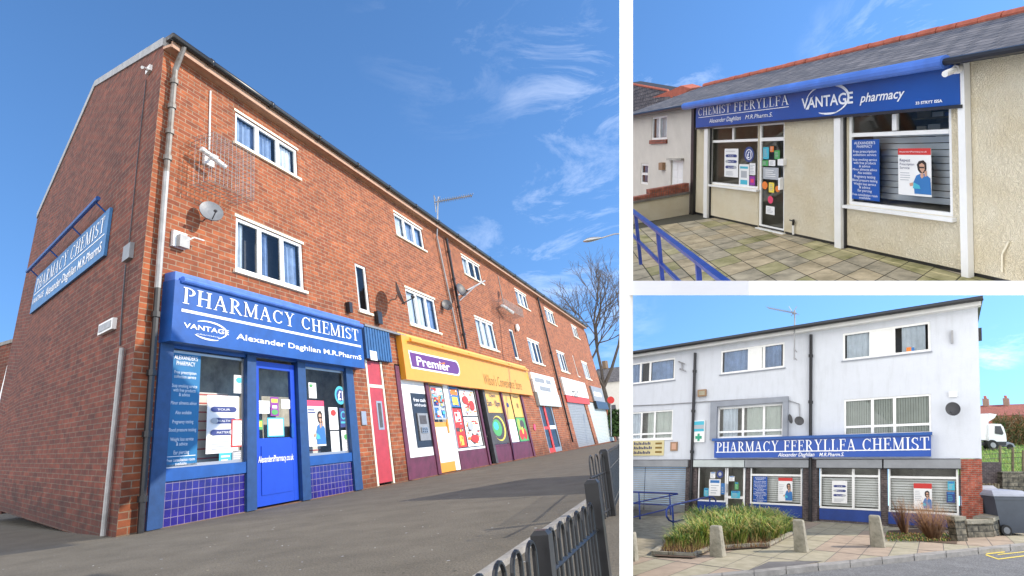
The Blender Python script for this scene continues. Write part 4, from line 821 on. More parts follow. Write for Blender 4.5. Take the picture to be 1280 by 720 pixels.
uvp(e2 + w3 * .40, 1.58, e3 - .12, vq2 + .1, 'lower red and white offer poster in the store window', 'poster white', offers(34, RC), dq=e, ovals=[(.35, .3, .2, .16, 'poster grey'), (.5, .75, .28, .14, 'poster red')])
uvp(e2 + .1, 1.85, e2 + w3 * .36, vq2 + .1, 'red soft drink poster low in the store window', 'poster red', [(.2, .1, .8, .35, 'poster white'), (.1, .5, .9, .6, 'dark room'), (.3, .7, .7, .95, 'poster yellow')] + offers(16, RC), dq=e)
uvp(e1 + .16, 2.5, e2 - .42, 1.5, 'sheet of red and blue product pictures in the yellow door', 'poster grey', [(.05, .05, .45, .28, 'poster red'), (.5, .05, .95, .25, 'poster white'), (.1, .32, .5, .6, 'poster navy'), (.55, .3, .9, .5, 'poster orange'), (.1, .65, .9, .95, 'poster blue'), (.3, .7, .6, .9, 'poster white')] + offers(40, RC + ['poster navy', 'poster blue', 'poster cyan']), dq=e + .03)
wa = e4 + .06; wb = e5 - .22
uvp(wa, 2.58, wb, 1.75, 'yellow opening hours poster reading 5am - 10pm', 'premier yellow pale', texts=[('5am - 10pm', .08, .42, .92, .7, 'letter navy'), ('Open', .3, .12, .7, .28, 'letter navy')], dq=e + .02)
uvp(wa, 1.73, wb, vq2 + .09, 'dark poster with a green and yellow globe under the hours poster', 'dark room', (), ovals=[(.55, .5, .42, .42, 'poster yellow'), (.5, .5, .38, .38, 'dark room'), (.42, .48, .3, .28, 'poster green'), (.36, .42, .16, .14, 'poster cyan')], dq=e + .02)
wa = e5 + .06; wb = h[1]; wb = hs[2][1] - .26; w_ = wb - wa
uvp(wa, 2.56, wa + w_ * .44, vq2 + .09, 'tall yellow and white poster in the last store window', 'premier yellow pale', [(0, .55, 1, 1, 'poster white')], ovals=[(.5, .25, .15, .05, 'poster navy')], dq=e + .02)
uvp(wa + w_ * .5, 2.56, wb, 1.6, 'yellow poster above the vegetables in the last store window', 'premier yellow pale', [(.2, .1, .8, .16, 'letter brown')], dq=e + .02, ovals=[(.55, .5, .12, .12, 'letter brown')])
uvp(wa + w_ * .5, 1.58, wb, vq2 + .09, 'poster of green and red vegetables in the last store window', 'poster green', (), ovals=[(.25, .3, .2, .25, 'leaf lime'), (.6, .3, .25, .2, 'dark room'), (.3, .72, .24, .22, 'poster red'), (.72, .7, .2, .24, 'poster red'), (.52, .55, .1, .16, 'poster yellow')], dq=e + .02)
pp = thing('wall_plaque', 'small pink round plaque on the brick pier beside the store', 'plaque', L.P(*L.uv(669, 528), .02)); m_ = MB(); m_.disc(L.P(*L.uv(668.5, 534, .06), .06), L.N, .26, .26, .05, 'poster pink', bowl=.0); m_.build('disc', pp)
# ---- pavement, kerb strip, fence
G0 = -1.345
def zg(x, y): return L.gp(x, y)
far = 900.0
edge = [ray(783, 800), ray(783, 620)]
def onground(x, y, dz=0):
    r = ray(x, y); return r * ((G0 + dz) / r[2])
# everything left of the line of sight through the white post, and all round behind
pr = onground(783, 900); 
mb = MB(); rr = ray(783, 560); hd = unit(np.array([rr[0], rr[1], 0])); base = onground(783, 1000)
pa_ = np.array([base[0], base[1], G0]); pf = pa_ + hd * far
pts = [pa_, pf, np.array([-600, 800, G0]), np.array([-700, -100, G0]), np.array([12, -60, G0]), np.array([12, pa_[1] - 1.2, G0]), np.array([pa_[0], pa_[1] - 1.2, G0])]
mb.face(pts, 'asphalt'); pv = mb.build('pavement', origin=(0, 0, G0)); tag(pv, kind='structure')
# kerb strip along the fence line
q0, q1 = L.gp(604, 720), L.gp(739, 624); q1b = L.gp(746, 624); q0b = L.gp(616, 720)
dr_ = q1 - q0; q0 = q0 - dr_ * .6; q0b = q0b - (q1b - q0b) * .6
hgt = np.array([0, 0, .07]); mb = MB(); mb.box8([q0, q1, q1 + hgt, q0 + hgt, q0b, q1b, q1b + hgt, q0b + hgt], 'kerb stone'); tag(mb.build('kerb_strip'), kind='structure')
def fat(x, y, h): r = ray(x, y); return r * ((G0 + h) / r[2])
def bow_panel(a, b, n, h, label, rail=.22, cut=False, post=True):
    """bow-top railing between ground points a and b"""
    th = thing('bow_top_railing', label, 'railing', a); w = (b - a) / n; wl = np.linalg.norm(w)
    for j in range(n):
        p = a + w * (j + .15); q = a + w * (j + .70); m = MB(); r = wl * .275; arc = [p * .5 + q * .5 + (p - q) * .5 * math.cos(t) + np.array([0, 0, h - r + r * math.sin(t) * 1.15]) for t in np.linspace(0, math.pi, 9)]
        m.tube([p + [0, 0, .02]] + arc + [q + [0, 0, .02]], min(.013, wl * .07), 'black metal', n=8); m.build('hoop', th)
    for z in (h - rail * 1.0, .12): MB().tube([a + [0, 0, z], b + [0, 0, z]], .020, 'black metal', n=4).build('rail', th)
    return th
def fpost(a, h, s, label):
    m = MB(); d = unit(np.array([dr_[0], dr_[1], 0])) * s; n_ = np.array([-d[1], d[0], 0]); c = [a - d - n_, a + d - n_, a + d + n_, a - d + n_]
    z = np.array([0, 0, h]); t = [p + z for p in c]
    for i in range(4): j = (i + 1) % 4; m.face([c[i], c[j], t[j], t[i]], 'black metal')
    tt = [a + (p - a) * .6 + z * 1.03 for p in c]
    for i in range(4): j = (i + 1) % 4; m.face([t[i], t[j], tt[j], tt[i]], 'black metal')
    m.face(tt, 'black metal'); tag(m.build('fence_post', origin=a), label, 'post', 'square posts of the black railing')
HF = .78; g = lambda x, y, h=HF: (lambda p: np.array([p[0], p[1], G0]))(fat(x, y, h))
pA_, pB_ = g(677, 671), g(742, 618, .84)
dv = (pB_ - pA_)
bow_panel(pA_ - dv * .99, pA_ - dv * .05, 6, HF, 'black bow-topped railing panel nearest the camera')
fpost(pA_, HF * 1.02, .055, 'thick black fence post nearest the camera')
bow_panel(pA_ + dv * .06, pB_ - dv * .04, 6, HF, 'black bow-topped railing panel behind the nearest post')
fpost(pB_, HF * 1.2, .06, 'black fence post at the step of the railing')
HG = 1.0; pC_, pD_, pE_ = g(735, 572, HG), g(755, 567, HG), g(780, 552, HG)
bow_panel(pC_, pD_, 3, HG, 'short upper black bow-topped railing panel behind the step', rail=.3)
fpost(pD_ , HG * 1.04, .07, 'black fence post carrying the upper railing')
bow_panel(pD_ + (pE_ - pD_) * .03, pE_, int(np.linalg.norm(pE_ - pD_) / .22), HG, 'upper black bow-topped railing panel at the right edge of the pavement', rail=.3)
# railing carries on past the camera beside the pavement
tr = thing('tree', 'bare winter tree at the far right behind the brick terrace', 'tree', onground(770, 560) * 1.0)
tb = onground(760, 556); tb = ray(768, 556); tb = tb * (G0 / tb[2]); 
Yt = 98.0; tb = at(766, 520, Yt); tb[2] = G0; tr.location = Vector(tb); tr['_o'] = [float(x) for x in tb]
m = MB(); tw = MB(); rt = random.Random(5)
def branch(p, d, ln_, r, lv):
    p2 = p + d * ln_
    cc = W.T @ p2
    if 640 + F * cc[0] / cc[2] > 786: return
    (m if lv < 3 else tw).tube([p, p + d * ln_ * .5 + np.array([rt.uniform(-.05, .05) * ln_ for _ in range(3)]), p2], r, 'twig', n=5 if lv < 3 else 3, r2=r * .65, cap=False)
    cc = W.T @ p2
    if lv >= 7: return
    for _ in range(3 if lv < 6 else 2):
        a = unit(d + np.array([rt.gauss(0, .42), rt.gauss(0, .42), rt.gauss(.05, .32)])); branch(p2 if rt.random() < .6 else p + d * ln_ * rt.uniform(.5, .95), a, ln_ * rt.uniform(.66, .86), r * .62, lv + 1)
branch(tb, np.array([-.10, 0, 1.]), 8.3, .5, 0)
m.build('trunk', tr); tw.build('crown', tr)
# house and hedge at the end of the street
hs_ = thing('house', 'pale house with a grey roof beyond the end of the brick terrace', 'house', at(760, 560, 120)); m = MB(); Y = 120
c0, c1 = at(752, 552, Y), at(800, 552, Y); gh = at(760, 478, Y)[2]; m.box8([c0, c1, np.array([c1[0], Y, gh]), np.array([c0[0], Y, gh]), c0 + [0, 9, 0], c1 + [0, 9, 0], np.array([c1[0], Y + 9, gh]), np.array([c0[0], Y + 9, gh])], 'render cottage'); m.build('wall', hs_)
m = MB(); rz = at(760, 457, Y)[2]; a0 = np.array([c0[0] - .5, Y - .4, gh]); a1 = np.array([c1[0] + .5, Y - .4, gh]); b0 = np.array([c0[0] + 1.5, Y + 4.5, rz]); b1 = np.array([c1[0] - .5, Y + 4.5, rz]); e0 = a0 + [0, 10, 0]; e1_ = a1 + [0, 10, 0]
m.face([a0, a1, b1, b0], 'slate', [(0, 0), (8, 0), (8, 5), (1, 5)]); m.face([e1_, e0, b0, b1], 'slate'); m.face([a0, b0, e0], 'slate'); m.face([a1, e1_, b1], 'slate'); m.face([a0, e0, e1_, a1], 'slate'); m.build('roof', hs_)
m = MB(); q = at(757, 461, Y + 4.5); m.tube([q, q + [0, 0, 1.6]], .6, 'red brick', n=4); m.build('chimney', hs_)
m = MB(); q = at(764, 515, Y); m.box8([q + [-1, -.06, -1.3], q + [1, -.06, -1.3], q + [1, -.06, 1.3], q + [-1, -.06, 1.3], q + [-1, .1, -1.3], q + [1, .1, -1.3], q + [1, .1, 1.3], q + [-1, .1, 1.3]], 'dark room'); m.build('window', hs_)
hd_ = MB(); rh = random.Random(3); Y = 84
for _ in range(1500):
    p = at(rh.uniform(760, 786), rh.uniform(512, 545), Y + rh.uniform(0, 2)); s_ = .22; a = np.array([rh.gauss(0, 1) for _ in range(3)]); a = unit(a) * s_; b = unit(np.cross(a, [rh.random(), rh.random(), 1])) * s_
    hd_.face([p - a, p - b, p + a, p + b], 'hedge')
tag(hd_.build('hedge'), 'dark green hedge at the end of the street', 'hedge')
sg = thing('road_sign', 'round red sign on a thin post in front of the hedge', 'sign', at(764, 540, 70)); q = at(763.5, 500, 70); m = MB().disc(q, (-.2, -1, 0), .4, .4, .1, 'poster red'); m.build('face', sg); MB().tube([at(764, 545, 70.1), q + [0, .1, 0]], .07, 'galvanised', n=6).build('post', sg)
# street lamp: its column stands in line with the white post, the head reaches left over the pavement
Y = 46; st = thing('street_lamp', 'grey street lamp head on a curved arm against the sky', 'street lamp', at(786, 555, Y))
tp = at(780, 289, Y); MB().tube([at(788, 560, Y), at(784.5, 420, Y), at(783, 291.5, Y)], .12, 'galvanised', r2=.08).build('column', st)
MB().tube([at(783, 291.5, Y), at(768, 292.5, Y), at(752, 297.4, Y)], .06, 'galvanised').build('arm', st)
m = MB(); q0, q1 = at(753, 297.2, Y), at(729, 302, Y); ax_ = unit(q1 - q0); rr_ = [0.05, .16, .22, .25, .22, .08]; i0 = len(m.v)
sid = np.array([0, 1., 0]); upv = unit(np.cross(sid, ax_)); upv = upv if upv[2] > 0 else -upv
for j, r in enumerate(rr_):
    c = q0 + (q1 - q0) * j / 5
    for t in range(10): a = 2 * math.pi * t / 10; m.v.append(tuple(c + sid * r * 1.1 * math.cos(a) + upv * r * (.9 if math.sin(a) > 0 else .55) * math.sin(a)))
for j in range(5):
    for t in range(10): a = i0 + j * 10 + t; b = i0 + j * 10 + (t + 1) % 10; m.f.append((a, b, b + 10, a + 10)); m.m.append(m.mi('steel')); m.uv.append([(0, 0)] * 4)
for j in (0, 5): m.f.append(tuple(i0 + j * 10 + t for t in range(10))); m.m.append(0); m.uv.append([(0, 0)] * 10)
m.build('lamp_head', st, smooth=True)
# specks of chewing gum and grit, an old trench patch and an iron cover on the pavement
rgm = random.Random(41); m = MB()
for _ in range(230):
    x, y = rgm.uniform(0, 700), rgm.uniform(580, 719); p = onground(x, y, .004)
    if (p - L.o) @ L.N < .15: continue
    s_ = rgm.uniform(.008, .028); a0 = rgm.uniform(0, 6); m.face([p + np.array([s_ * rgm.uniform(.6, 1.2) * math.cos(a0 + t), s_ * rgm.uniform(.6, 1.2) * math.sin(a0 + t), 0]) for t in (0, 1.2, 2.5, 3.7, 5)], rgm.choice(['poster grey', 'flag sand', 'poster white', 'joint dark']))
tag(m.build('litter_flecks'), 'pale flecks of chewing gum and grit scattered over the tarmac', 'litter', kind='stuff')
def gl_(u, d, h=.004): return L.P(u, 0, d) * 0 + np.array([*(L.P(u, 0, 0) + d * L.N)[:2], G0 + h])
# weeds
def blades(base_fn, n, hgt, mats, rs, wid=.02, lean=.5):
    m = MB()
    for _ in range(n):
        p = base_fn(rs); h_ = hgt * rs.uniform(.5, 1.1); a = rs.uniform(0, 6.28); l = np.array([math.cos(a), math.sin(a), 0]) * h_ * lean * rs.uniform(.2, 1); s_ = np.array([-math.sin(a), math.cos(a), 0]) * wid
        t1 = p + l * .35 + np.array([0, 0, h_ * .6]); t2 = p + l + np.array([0, 0, h_ * rs.uniform(.75, 1.0)])
        mt = rs.choice(mats); m.face([p - s_, p + s_, t1 + s_ * .8, t1 - s_ * .8], mt); m.face([t1 - s_ * .8, t1 + s_ * .8, t2], mt)
    return m
ga, gb = S.gp(0, 628), S.gp(76, 656)
tag(blades(lambda r: ga + (gb - ga) * r.uniform(-.6, 1) + np.array([r.gauss(0, .18), r.gauss(0, .18), 0]), 900, .22, ['leaf green', 'leaf lime', 'grass'], random.Random(2)).build('grass'), 'strip of green grass along the foot of the side wall', 'grass', kind='stuff')
gc = L.gp(465, 606)
tag(blades(lambda r: gc + np.array([r.gauss(0, .22), r.gauss(0, .3), 0]), 260, .28, ['leaf green', 'grass', 'leaf lime'], random.Random(4)).build('weed'), 'small tuft of weeds between the blue shop front and the red door', 'plant')
# ================================================================== UPPER RIGHT: cream rendered chemist with a paved forecourt
k = T.sc
def clip(poly, a, b, c):
    """keep the part of a survey polygon with a*x+b*y<=c"""
    out = []
    for i in range(len(poly)):
        p, q = poly[i], poly[(i + 1) % len(poly)]; fp_, fq = a * p[0] + b * p[1] - c, a * q[0] + b * q[1] - c
        if fp_ <= 0: out.append(p)
        if fp_ * fq < 0: t = fp_ / (fp_ - fq); out.append((p[0] + (q[0] - p[0]) * t, p[1] + (q[1] - p[1]) * t))
    return out
def xline(p1, p2, p3, p4):
    x1, y1 = p1; x2, y2 = p2; x3, y3 = p3; x4, y4 = p4; D_ = (x1 - x2) * (y3 - y4) - (y1 - y2) * (x3 - x4)
    if abs(D_) < 1e-9: return (1e9, 1e9)
    a = x1 * y2 - y1 * x2; b = x3 * y4 - y3 * x4; return ((a * (x3 - x4) - (x1 - x2) * b) / D_, (a * (y3 - y4) - (y1 - y2) * b) / D_)
def inset(p, g):
    cx = sum(q[0] for q in p) / len(p); cy = sum(q[1] for q in p) / len(p); return [(q[0] + (cx - q[0]) * g, q[1] + (cy - q[1]) * g) for q in p]
mb = MB(); VA, VB = (706, 197), (1347, 208); rf = random.Random(21)
for i in range(-7, 12):
    for j in range(-14, 7):
        la = [(VA, (971 + 51.0 * (i + q), 351)) for q in (0, 1)]; lb = [(VB, (1043 + 50.5 * (j + q), 351.01)) for q in (0, 1)]
        c_ = [xline(*la[0], *lb[0]), xline(*la[1], *lb[0]), xline(*la[1], *lb[1]), xline(*la[0], *lb[1])]
        if any(y < 245 or y > 560 or x < 300 or x > 1600 for x, y in c_): continue
        c_ = inset(c_, .035); c_ = clip(c_, 0, 1, 351); c_ = clip(c_, -1, 0, -782) if c_ else c_
        if len(c_) < 3: continue
        w_ = [T.gp(x, y, .004) for x, y in c_]
        if max((p - T.o) @ T.N for p in w_) < .0: continue
        cx = sum(q[0] for q in c_) / len(c_); d_ = ((w_[0] - T.o) @ T.N)
        mt = rf.choice(['flag moss', 'flag moss', 'flag buff']) if d_ < .3 and rf.random() < .7 else rf.choice(['flag buff', 'flag grey', 'flag buff', 'flag grey', 'flag moss'])
        n_ = np.cross(w_[1] - w_[0], w_[2] - w_[0]); w_ = w_ if n_ @ T.up > 0 else w_[::-1]
        mb.face(w_, mt)
tag(mb.build('paving'), kind='structure')
mb = MB(); w_ = [T.gp(x, y, -.002) for x, y in ((782, 351), (782, 268), (868, 258), (1290, 351))]; mb.face(w_ if np.cross(w_[1] - w_[0], w_[2] - w_[0]) @ T.up > 0 else w_[::-1], 'joint dark'); tag(mb.build('ground'), kind='structure')
# white shelf edge and posts that carry the forecourt
ry = lambda x, y, d: ray(x, y) * (d / ray(x, y)[1])
lip0, lip1 = 2.75, 2.75; lf = [ry(782, 369, lip0), ry(1420, 369, lip1), ry(1420, 351, lip1), ry(782, 351, lip0)]
gl = [T.gp(782, 351, -.003), T.gp(1290, 351, -.003)]
bk1_ = T.gp(1290, 351, -.003); ex = unit(T.P(9, 0) - T.P(3, 0)); r_end = bk1_ + ex * 1.4
lb_ = [gl[0] - T.up * .02, gl[1] - T.up * .02, gl[1], gl[0]]
sh = MB(); stn = [(782, 5.15), (840, 3.7), (880, 2.95), (936, 2.3), (1100, 2.3), (1290, 2.3), (1420, 2.3)]
def gback(x, h): return T.gp(min(x, 1290), 351, h)
for (xa, da_), (xb, db_) in zip(stn, stn[1:]):
    a0, a1, b0, b1 = ry(xa, 369, da_), ry(xa, 351, da_), ry(xb, 369, db_), ry(xb, 351, db_); ga_, gb_ = gback(xa, -.003), gback(xb, -.003)
    sh.face([a0, b0, b1, a1], 'shelf white'); sh.face([a1, b1, gb_, ga_] if xa < 1290 else [a1, b1, ga_], 'shelf white'); sh.face([b0, a0, ga_ - T.up * .02, gb_ - T.up * .02] if xa < 1290 else [b0, a0, ga_ - T.up * .02], 'shelf white')
sh.face([ry(782, 369, 5.15), ry(782, 351, 5.15), gback(782, -.003), gback(782, -.003) - T.up * .02], 'shelf white')
g0, g1 = T.gp(868, 258, -.003), T.P(-8, 0) - T.up * .003
bq = [gl[0], gl[1], T.P(9.6, 0) - T.up * .003, T.P(9.6, 0) - T.N * 2.4 - T.up * .003, T.P(-5.2, 0) - T.N * 2.4 - T.up * .003, T.gp(783, 282, -.003)]
top_ = [p - T.up * .004 for p in bq]; bot_ = [p - T.up * .03 for p in bq]
i0 = len(sh.v); sh.face(bot_[::-1], 'shelf white'); sh.face(top_, 'shelf white')
for q in range(len(bq)): j = (q + 1) % len(bq); sh.face([bot_[q], bot_[j], top_[j], top_[q]], 'shelf white')
tag(sh.build('white_ledge'), 'long white horizontal ledge under the cream shop forecourt, above the grey building', 'ledge')
def wpost(xa, xb, dpt, label, thick=.08):
    m = MB(); yb = 360 + F * .40; r0 = ray((xa + xb) / 2, 800); 
    c = []
    for (x, dd_2) in ((xa, dpt), (xb, dpt), (xb, dpt + thick), (xa, dpt + thick)):
        lo = ry(x, 800, dd_2); t_ = (G0 - lo[2]); hi = ry(x, -70, dd_2); s_ = (G0 - hi[2]) / (lo[2] - hi[2]); lo = hi + (lo - hi) * s_; c.append((lo, hi))
    m.box8([c[0][0], c[1][0], c[1][1], c[0][1], c[3][0], c[2][0], c[2][1], c[3][1]], 'shelf white'); tag(m.build('white_post'), label, 'post')
wpost(774.3, 791.2, 5.0, 'tall white upright between the brick terrace and the two smaller scenes')
# ---- building
che = thing('chemist_building', 'single storey cream rendered chemist with a slate roof and white window frames', 'building', T.P(0, 0))
hT = [hole(T, 887.5, 158.5, 947, 236.5), hole(T, 948.2, 158, 980, 288.8), hole(T, 1060, 141, 1191.3, 271.5)]
tp_ = 3.0
hT[0] = (hT[0][0], hT[0][1], hT[0][2], 2.62); hT[1] = (hT[1][0], hT[1][1], .03, 2.62); hT[2] = (hT[2][0], hT[2][1], hT[2][2], 2.66)
wall(T, -.02, 11.0, .07, 3.42, hT, 'cream roughcast', 0, .14, extra=(3, 6, 9)).build('wall', che)
MB().bx(T, -.02, 11.0, -.02, .068, -.1, -.012, 'black metal').build('plinth', che)
MB().bx(T, 10.95, 11.0, 0, 3.4, -2.2, -.02, 'cream roughcast').bx(T, -.0, .05, 0, 3.4, -2.2, -.02, 'cream roughcast').build('side_wall', che)
def slopes(fc, u0, u1, ve, vr, de, dr2, m, name, parent, n=1):
    mb = MB(); ln_ = math.hypot((vr - ve), (de - dr2) / fc.sc)
    for q in range(n):
        a, b = u0 + (u1 - u0) * q / n, u0 + (u1 - u0) * (q + 1) / n
        f_ = [fc.P(a, ve, de), fc.P(b, ve, de), fc.P(b, vr, dr2), fc.P(a, vr, dr2)]; mb.face(f_, m, [(a, 0), (b, 0), (b, ln_), (a, ln_)])
        g_ = [fc.P(a, vr, dr2), fc.P(b, vr, dr2), fc.P(b, ve, dr2 - (de - dr2)), fc.P(a, ve, dr2 - (de - dr2))]; mb.face(g_, m, [(a, 0), (b, 0), (b, ln_), (a, ln_)])
    return mb.build(name, parent)
vr = T.uv(1040, 70.5, -1.4)[1]
slopes(T, -5.25, 11.0, 3.43, vr, .13, -1.4, 'slate', 'roof', che, 8)
mb = MB(); u = -5.2
while u < 11: mb.tube([T.P(u, vr + .01, -1.4), T.P(u + .43, vr + .01, -1.4)], .042 + .004 * (int(u * 7) % 2), 'ridge red', n=10); u += .45
mb.build('ridge_tiles', che, smooth=False)
for ga_, gb_ in ((-5.25, -.15), (8.02, 11)): MB().bx(T, ga_, gb_, 3.30, 3.40, .02, .10, 'black metal').tube([T.P(ga_, 3.37, .15), T.P((ga_ + gb_) / 2, 3.37, .15), T.P(gb_, 3.37, .15)], .026, 'black metal').build('gutter', che)
mb = MB().bx(T, -.10, .06, 0, 3.3, -.01, .045, 'black metal').build('drainpipe', che)
for x0, x1, t_, lb_ in ((879.2, 883.6, 3.3, 0), (1042.7, 1050.6, 3.3, 0), (1199.4, 1208.4, 3.36, 0)):
    a_, b_ = T.uv(x0, 250, .05)[0], T.uv(x1, 250, .05)[0]; MB().bx(T, a_, b_, .0, 3.0 if x1 < 1100 else 3.32, .003, .05, 'white upvc').build('downpipe_cover', che)
    if x0 < 1100: MB().bx(T, b_ + .003, b_ + .04, .0, 2.9, .001, .02, 'black metal').build('black_edge_strip', che)  # thin black strip along the right edge of the cover
# shop window and door
h = hT[0]; w_ = window(T, h, che, lights=(0, 1), fw=.055, dd=-.03, transom=.745, sill=True, sd=.08, depth=1.4, back='dim room', glass='clear glass', sillh=.05)
u_ = (h[0] + h[1]) / 2; MB().bx(T, u_ - .035, u_ + .035, h[2] + (h[3] - h[2]) * .76, h[3] - .07, -.035, -.012, 'white upvc').build('mullion', w_)
h = hT[1]; d_ = window(T, h, che, lights=(0, 1), fw=.07, dd=-.03, transom=.84, sill=False, depth=1.4, back='dim room', glass='clear glass'); d_.name = 'door'; d_['label'] = 'white framed glazed shop door'
MB().bx(T, h[1] - .12, h[1] - .06, 1.02, 1.3, -.01, .03, 'white paint').build('handle', d_)
MB().px(T, 972, 199, 979, 207, .0, .04, 'white paint').build('meter_box', che)
MB().bx(T, h[0] - .02, h[1] + .02, .0, .028, -.1, .03, 'white upvc').build('threshold', che)
h = hT[2]; w_ = window(T, h, che, lights=(0, 1), fw=.06, dd=-.02, transom=.76, sill=True, sd=.08, depth=1.8, back='dim room', glass='clear glass', sillh=.06)
u_ = T.uv(1117, 160)[0]; MB().bx(T, u_ - .045, u_ + .045, h[2] + (h[3] - h[2]) * .79, h[3] - .08, -.03, -.006, 'white upvc').build('mullion', w_)
fr = MB()
for j in range(11): v = h[2] + .12 + j * .115; fr.bx(T, h[0] + .3, h[1] - .09, v, v + .10, -.13, -.12, 'poster grey')
fr.build('frosted_slats', w_)
it = thing('shop_shelving', 'dim shelves with boxes seen behind the big shop window', 'shelving', T.P(h[0] + 1.2, 1.4, -.5)); m = MB(); ri = random.Random(8)
for v in (1.75, 2.05, 2.35):
    m.bx(T, h[0] + .3, h[1] - .2, v, v + .03, -.7, -.5, 'wood fence')
    u = h[0] + .35
    while u < h[1] - .4: w2 = ri.uniform(.08, .3); m.bx(T, u, u + w2, v + .035, v + ri.uniform(.1, .24), -.65, -.52, ri.choice(['poster grey', 'wood fence', 'poster orange', 'dim room', 'slatwall', 'poster navy'])); u += w2 + .03
m.build('shelf', it)
# posters
e = -.012
poster(T, 905.8, 186, 922.5, 222, e, 'white poster with three blue capsules in the window left of the glazed door', 'poster white', cap() + scribble(.15, .8, .85, 4, .04, .015) + [(.12, .08, .8, .095, 'poster grey')], capt, capo)
bd = thing('price_badge', 'round dark blue badge with a pound one price above the cards in the small window', 'sticker', T.P(*T.uv(935, 202, e), e)); m_ = MB(); oval(m_, T, 930, 183.5, 942.5, 203, e, 'poster navy'); oval(m_, T, 932, 186.5, 940.5, 200, e + .001, 'letter white'); oval(m_, T, 932.6, 187.5, 939.9, 199, e + .002, 'poster navy'); m_.build('disc', bd)
m_ = MB(); text(m_, T, '\u00a31', 934, 189.5, 938.8, 197.5, e + .005, 'letter white', bold=.02); m_.build('lettering', bd)
poster(T, 924, 205, 936, 234, e, 'tall pale blue card low in the small window', 'poster white', [(.1, .1, .9, .2, 'poster cyan'), (.2, .3, .8, .6, 'poster grey'), (.15, .7, .85, .9, 'poster cyan')], cat='notice', name='notice')
poster(T, 937, 204, 944, 219, e, 'small white card beside the white window mullion', 'poster white', scribble(.1, .15, .9, 6, .13, .05), cat='notice', name='notice')
poster(T, 937, 220, 943.5, 232, e, 'small violet card at the lower corner of the small window', 'poster violet', [(.2, .3, .8, .7, 'poster pink')], cat='notice', name='notice')
for (x0, y0, x1, y1, sh_, lb, oo) in ((954, 184, 961, 199, 'poster cyan', 'pale blue leaflet at the top of the glazed door', ()), (962.5, 183, 967, 190, 'poster orange', 'small orange and brown sticker at the top of the glazed door', ()), (968, 188, 974.5, 199, 'poster green', 'green round edged sticker at the top right of the glazed door', ()),
    (953, 200.5, 960, 207.5, 'poster green', 'small green card in the row across the glazed door', ()), (961, 200, 969, 207.5, 'poster white', 'small white card in the row across the glazed door', ()), (954, 209, 973, 225, 'poster grey', 'grey opening hours sheet on the glazed door', ()),
    (961, 228, 967.5, 241, 'poster yellow', 'pale yellow card between two orange discs on the door', ()), (957.5, 257, 968, 269, 'poster white', 'white warning card at the foot of the glazed door', ())):
    poster(T, x0, y0, x1, y1, e, lb, sh_, scribble(.15, .2, .85, 4, .17, .06, 'poster grey' if sh_ != 'poster grey' else 'poster white'), cat='notice', name='notice')
for (x0, y0, x1, y1, m2, lb) in ((952.5, 226.5, 959.5, 237, 'poster orange', 'orange disc sticker at the left of the glazed door'), (969, 232, 975, 240.5, 'poster orange', 'orange disc sticker at the right of the glazed door'), (959.8, 244.5, 966.3, 255, 'poster pink', 'bright pink disc sticker low on the glazed door')):
    m_ = MB(); oval(m_, T, x0, y0, x1, y1, e + .001, m2); tag(m_.build('sticker'), lb, 'sticker')
txt = [("ALEXANDER'S", .12, .03, .88, .075), ('PHARMACY', .22, .09, .78, .135), ('Free prescription', .08, .17, .92, .215), ('collection service', .08, .23, .92, .27), ('Stop smoking service', .06, .31, .94, .35), ('with free products', .1, .365, .9, .405), ('& advice', .3, .42, .7, .46), ('Minor ailments advice', .06, .475, .94, .515), ('Also available', .25, .53, .75, .57), ('Pregnancy testing', .12, .59, .88, .635), ('Blood pressure testing', .05, .655, .95, .695), ('Weight loss service', .1, .715, .9, .755), ('& advice', .3, .77, .7, .81), ('Ear piercing', .25, .825, .75, .865), ('Free consultation room', .05, .895, .95, .935), ('available', .3, .945, .7, .98)]
poster(T, 1064.5, 175, 1099.5, 252, e, 'dark blue panel of white service lines at the left of the big window', 'sign navy', texts=[(a, b, c, d, f, 'letter white') for a, b, c, d, f in txt], cat='window panel', name='services_panel')
poster(T, 1122.5, 185.5, 1164.5, 246.5, e, 'repeat prescription poster of a woman in glasses under a red band', 'poster white', [(0, 0, 1, .14, 'poster red')] + scribble(.07, .52, .45, 4, .05, .014), [('AlexandersPharmacy.co.uk', .06, .055, .9, .085, 'letter white'), ('Repeat', .07, .22, .4, .28, 'letter navy'), ('Prescription', .07, .31, .52, .36, 'letter navy'), ('Service', .07, .39, .38, .44, 'letter navy')], woman=(.74, .27, .75, .72))
# sign
ts = thing('shop_sign', 'long blue sign reading CHEMIST FFERYLLFA with a white swoosh logo on the cream building', 'sign', T.P(.1, 2.6, .03))
dT = .055; A_ = T.uv(870, 134, dT); B_ = T.uv(1200, 131.4, dT); uL, uR, vB, vT = A_[0], B_[0], T.uv(1040, 144.7, dT)[1], 3.36
sg_ = MB()
for q in range(6): a, b = uL + (uR - uL) * q / 6, uL + (uR - uL) * (q + 1) / 6; sg_.bx(T, a, b, vB, vT, .003, dT, 'sign navy')
sg_.build('board', ts)
MB().bx(T, uL, uR + .03, vB - .055, vB - .004, .003, dT + .01, 'black metal').build('shutter_slot', ts)
MB().tube([T.P(uL - .3, 3.37, .15), T.P((uL + uR) / 2, 3.37, .15), T.P(uR - .02, 3.37, .15)], .046, 'awning blue', n=12).build('awning_roll', ts)
e = dT + .004; m_ = MB(); serif(m_, T, 'CHEMIST FFERYLLFA', 873, 135.5, 986, 130.5, e, 'letter white'); sign_text_line(m_, T, 873, 147.2, 986, 134.2, e, 'letter white', w=.008)
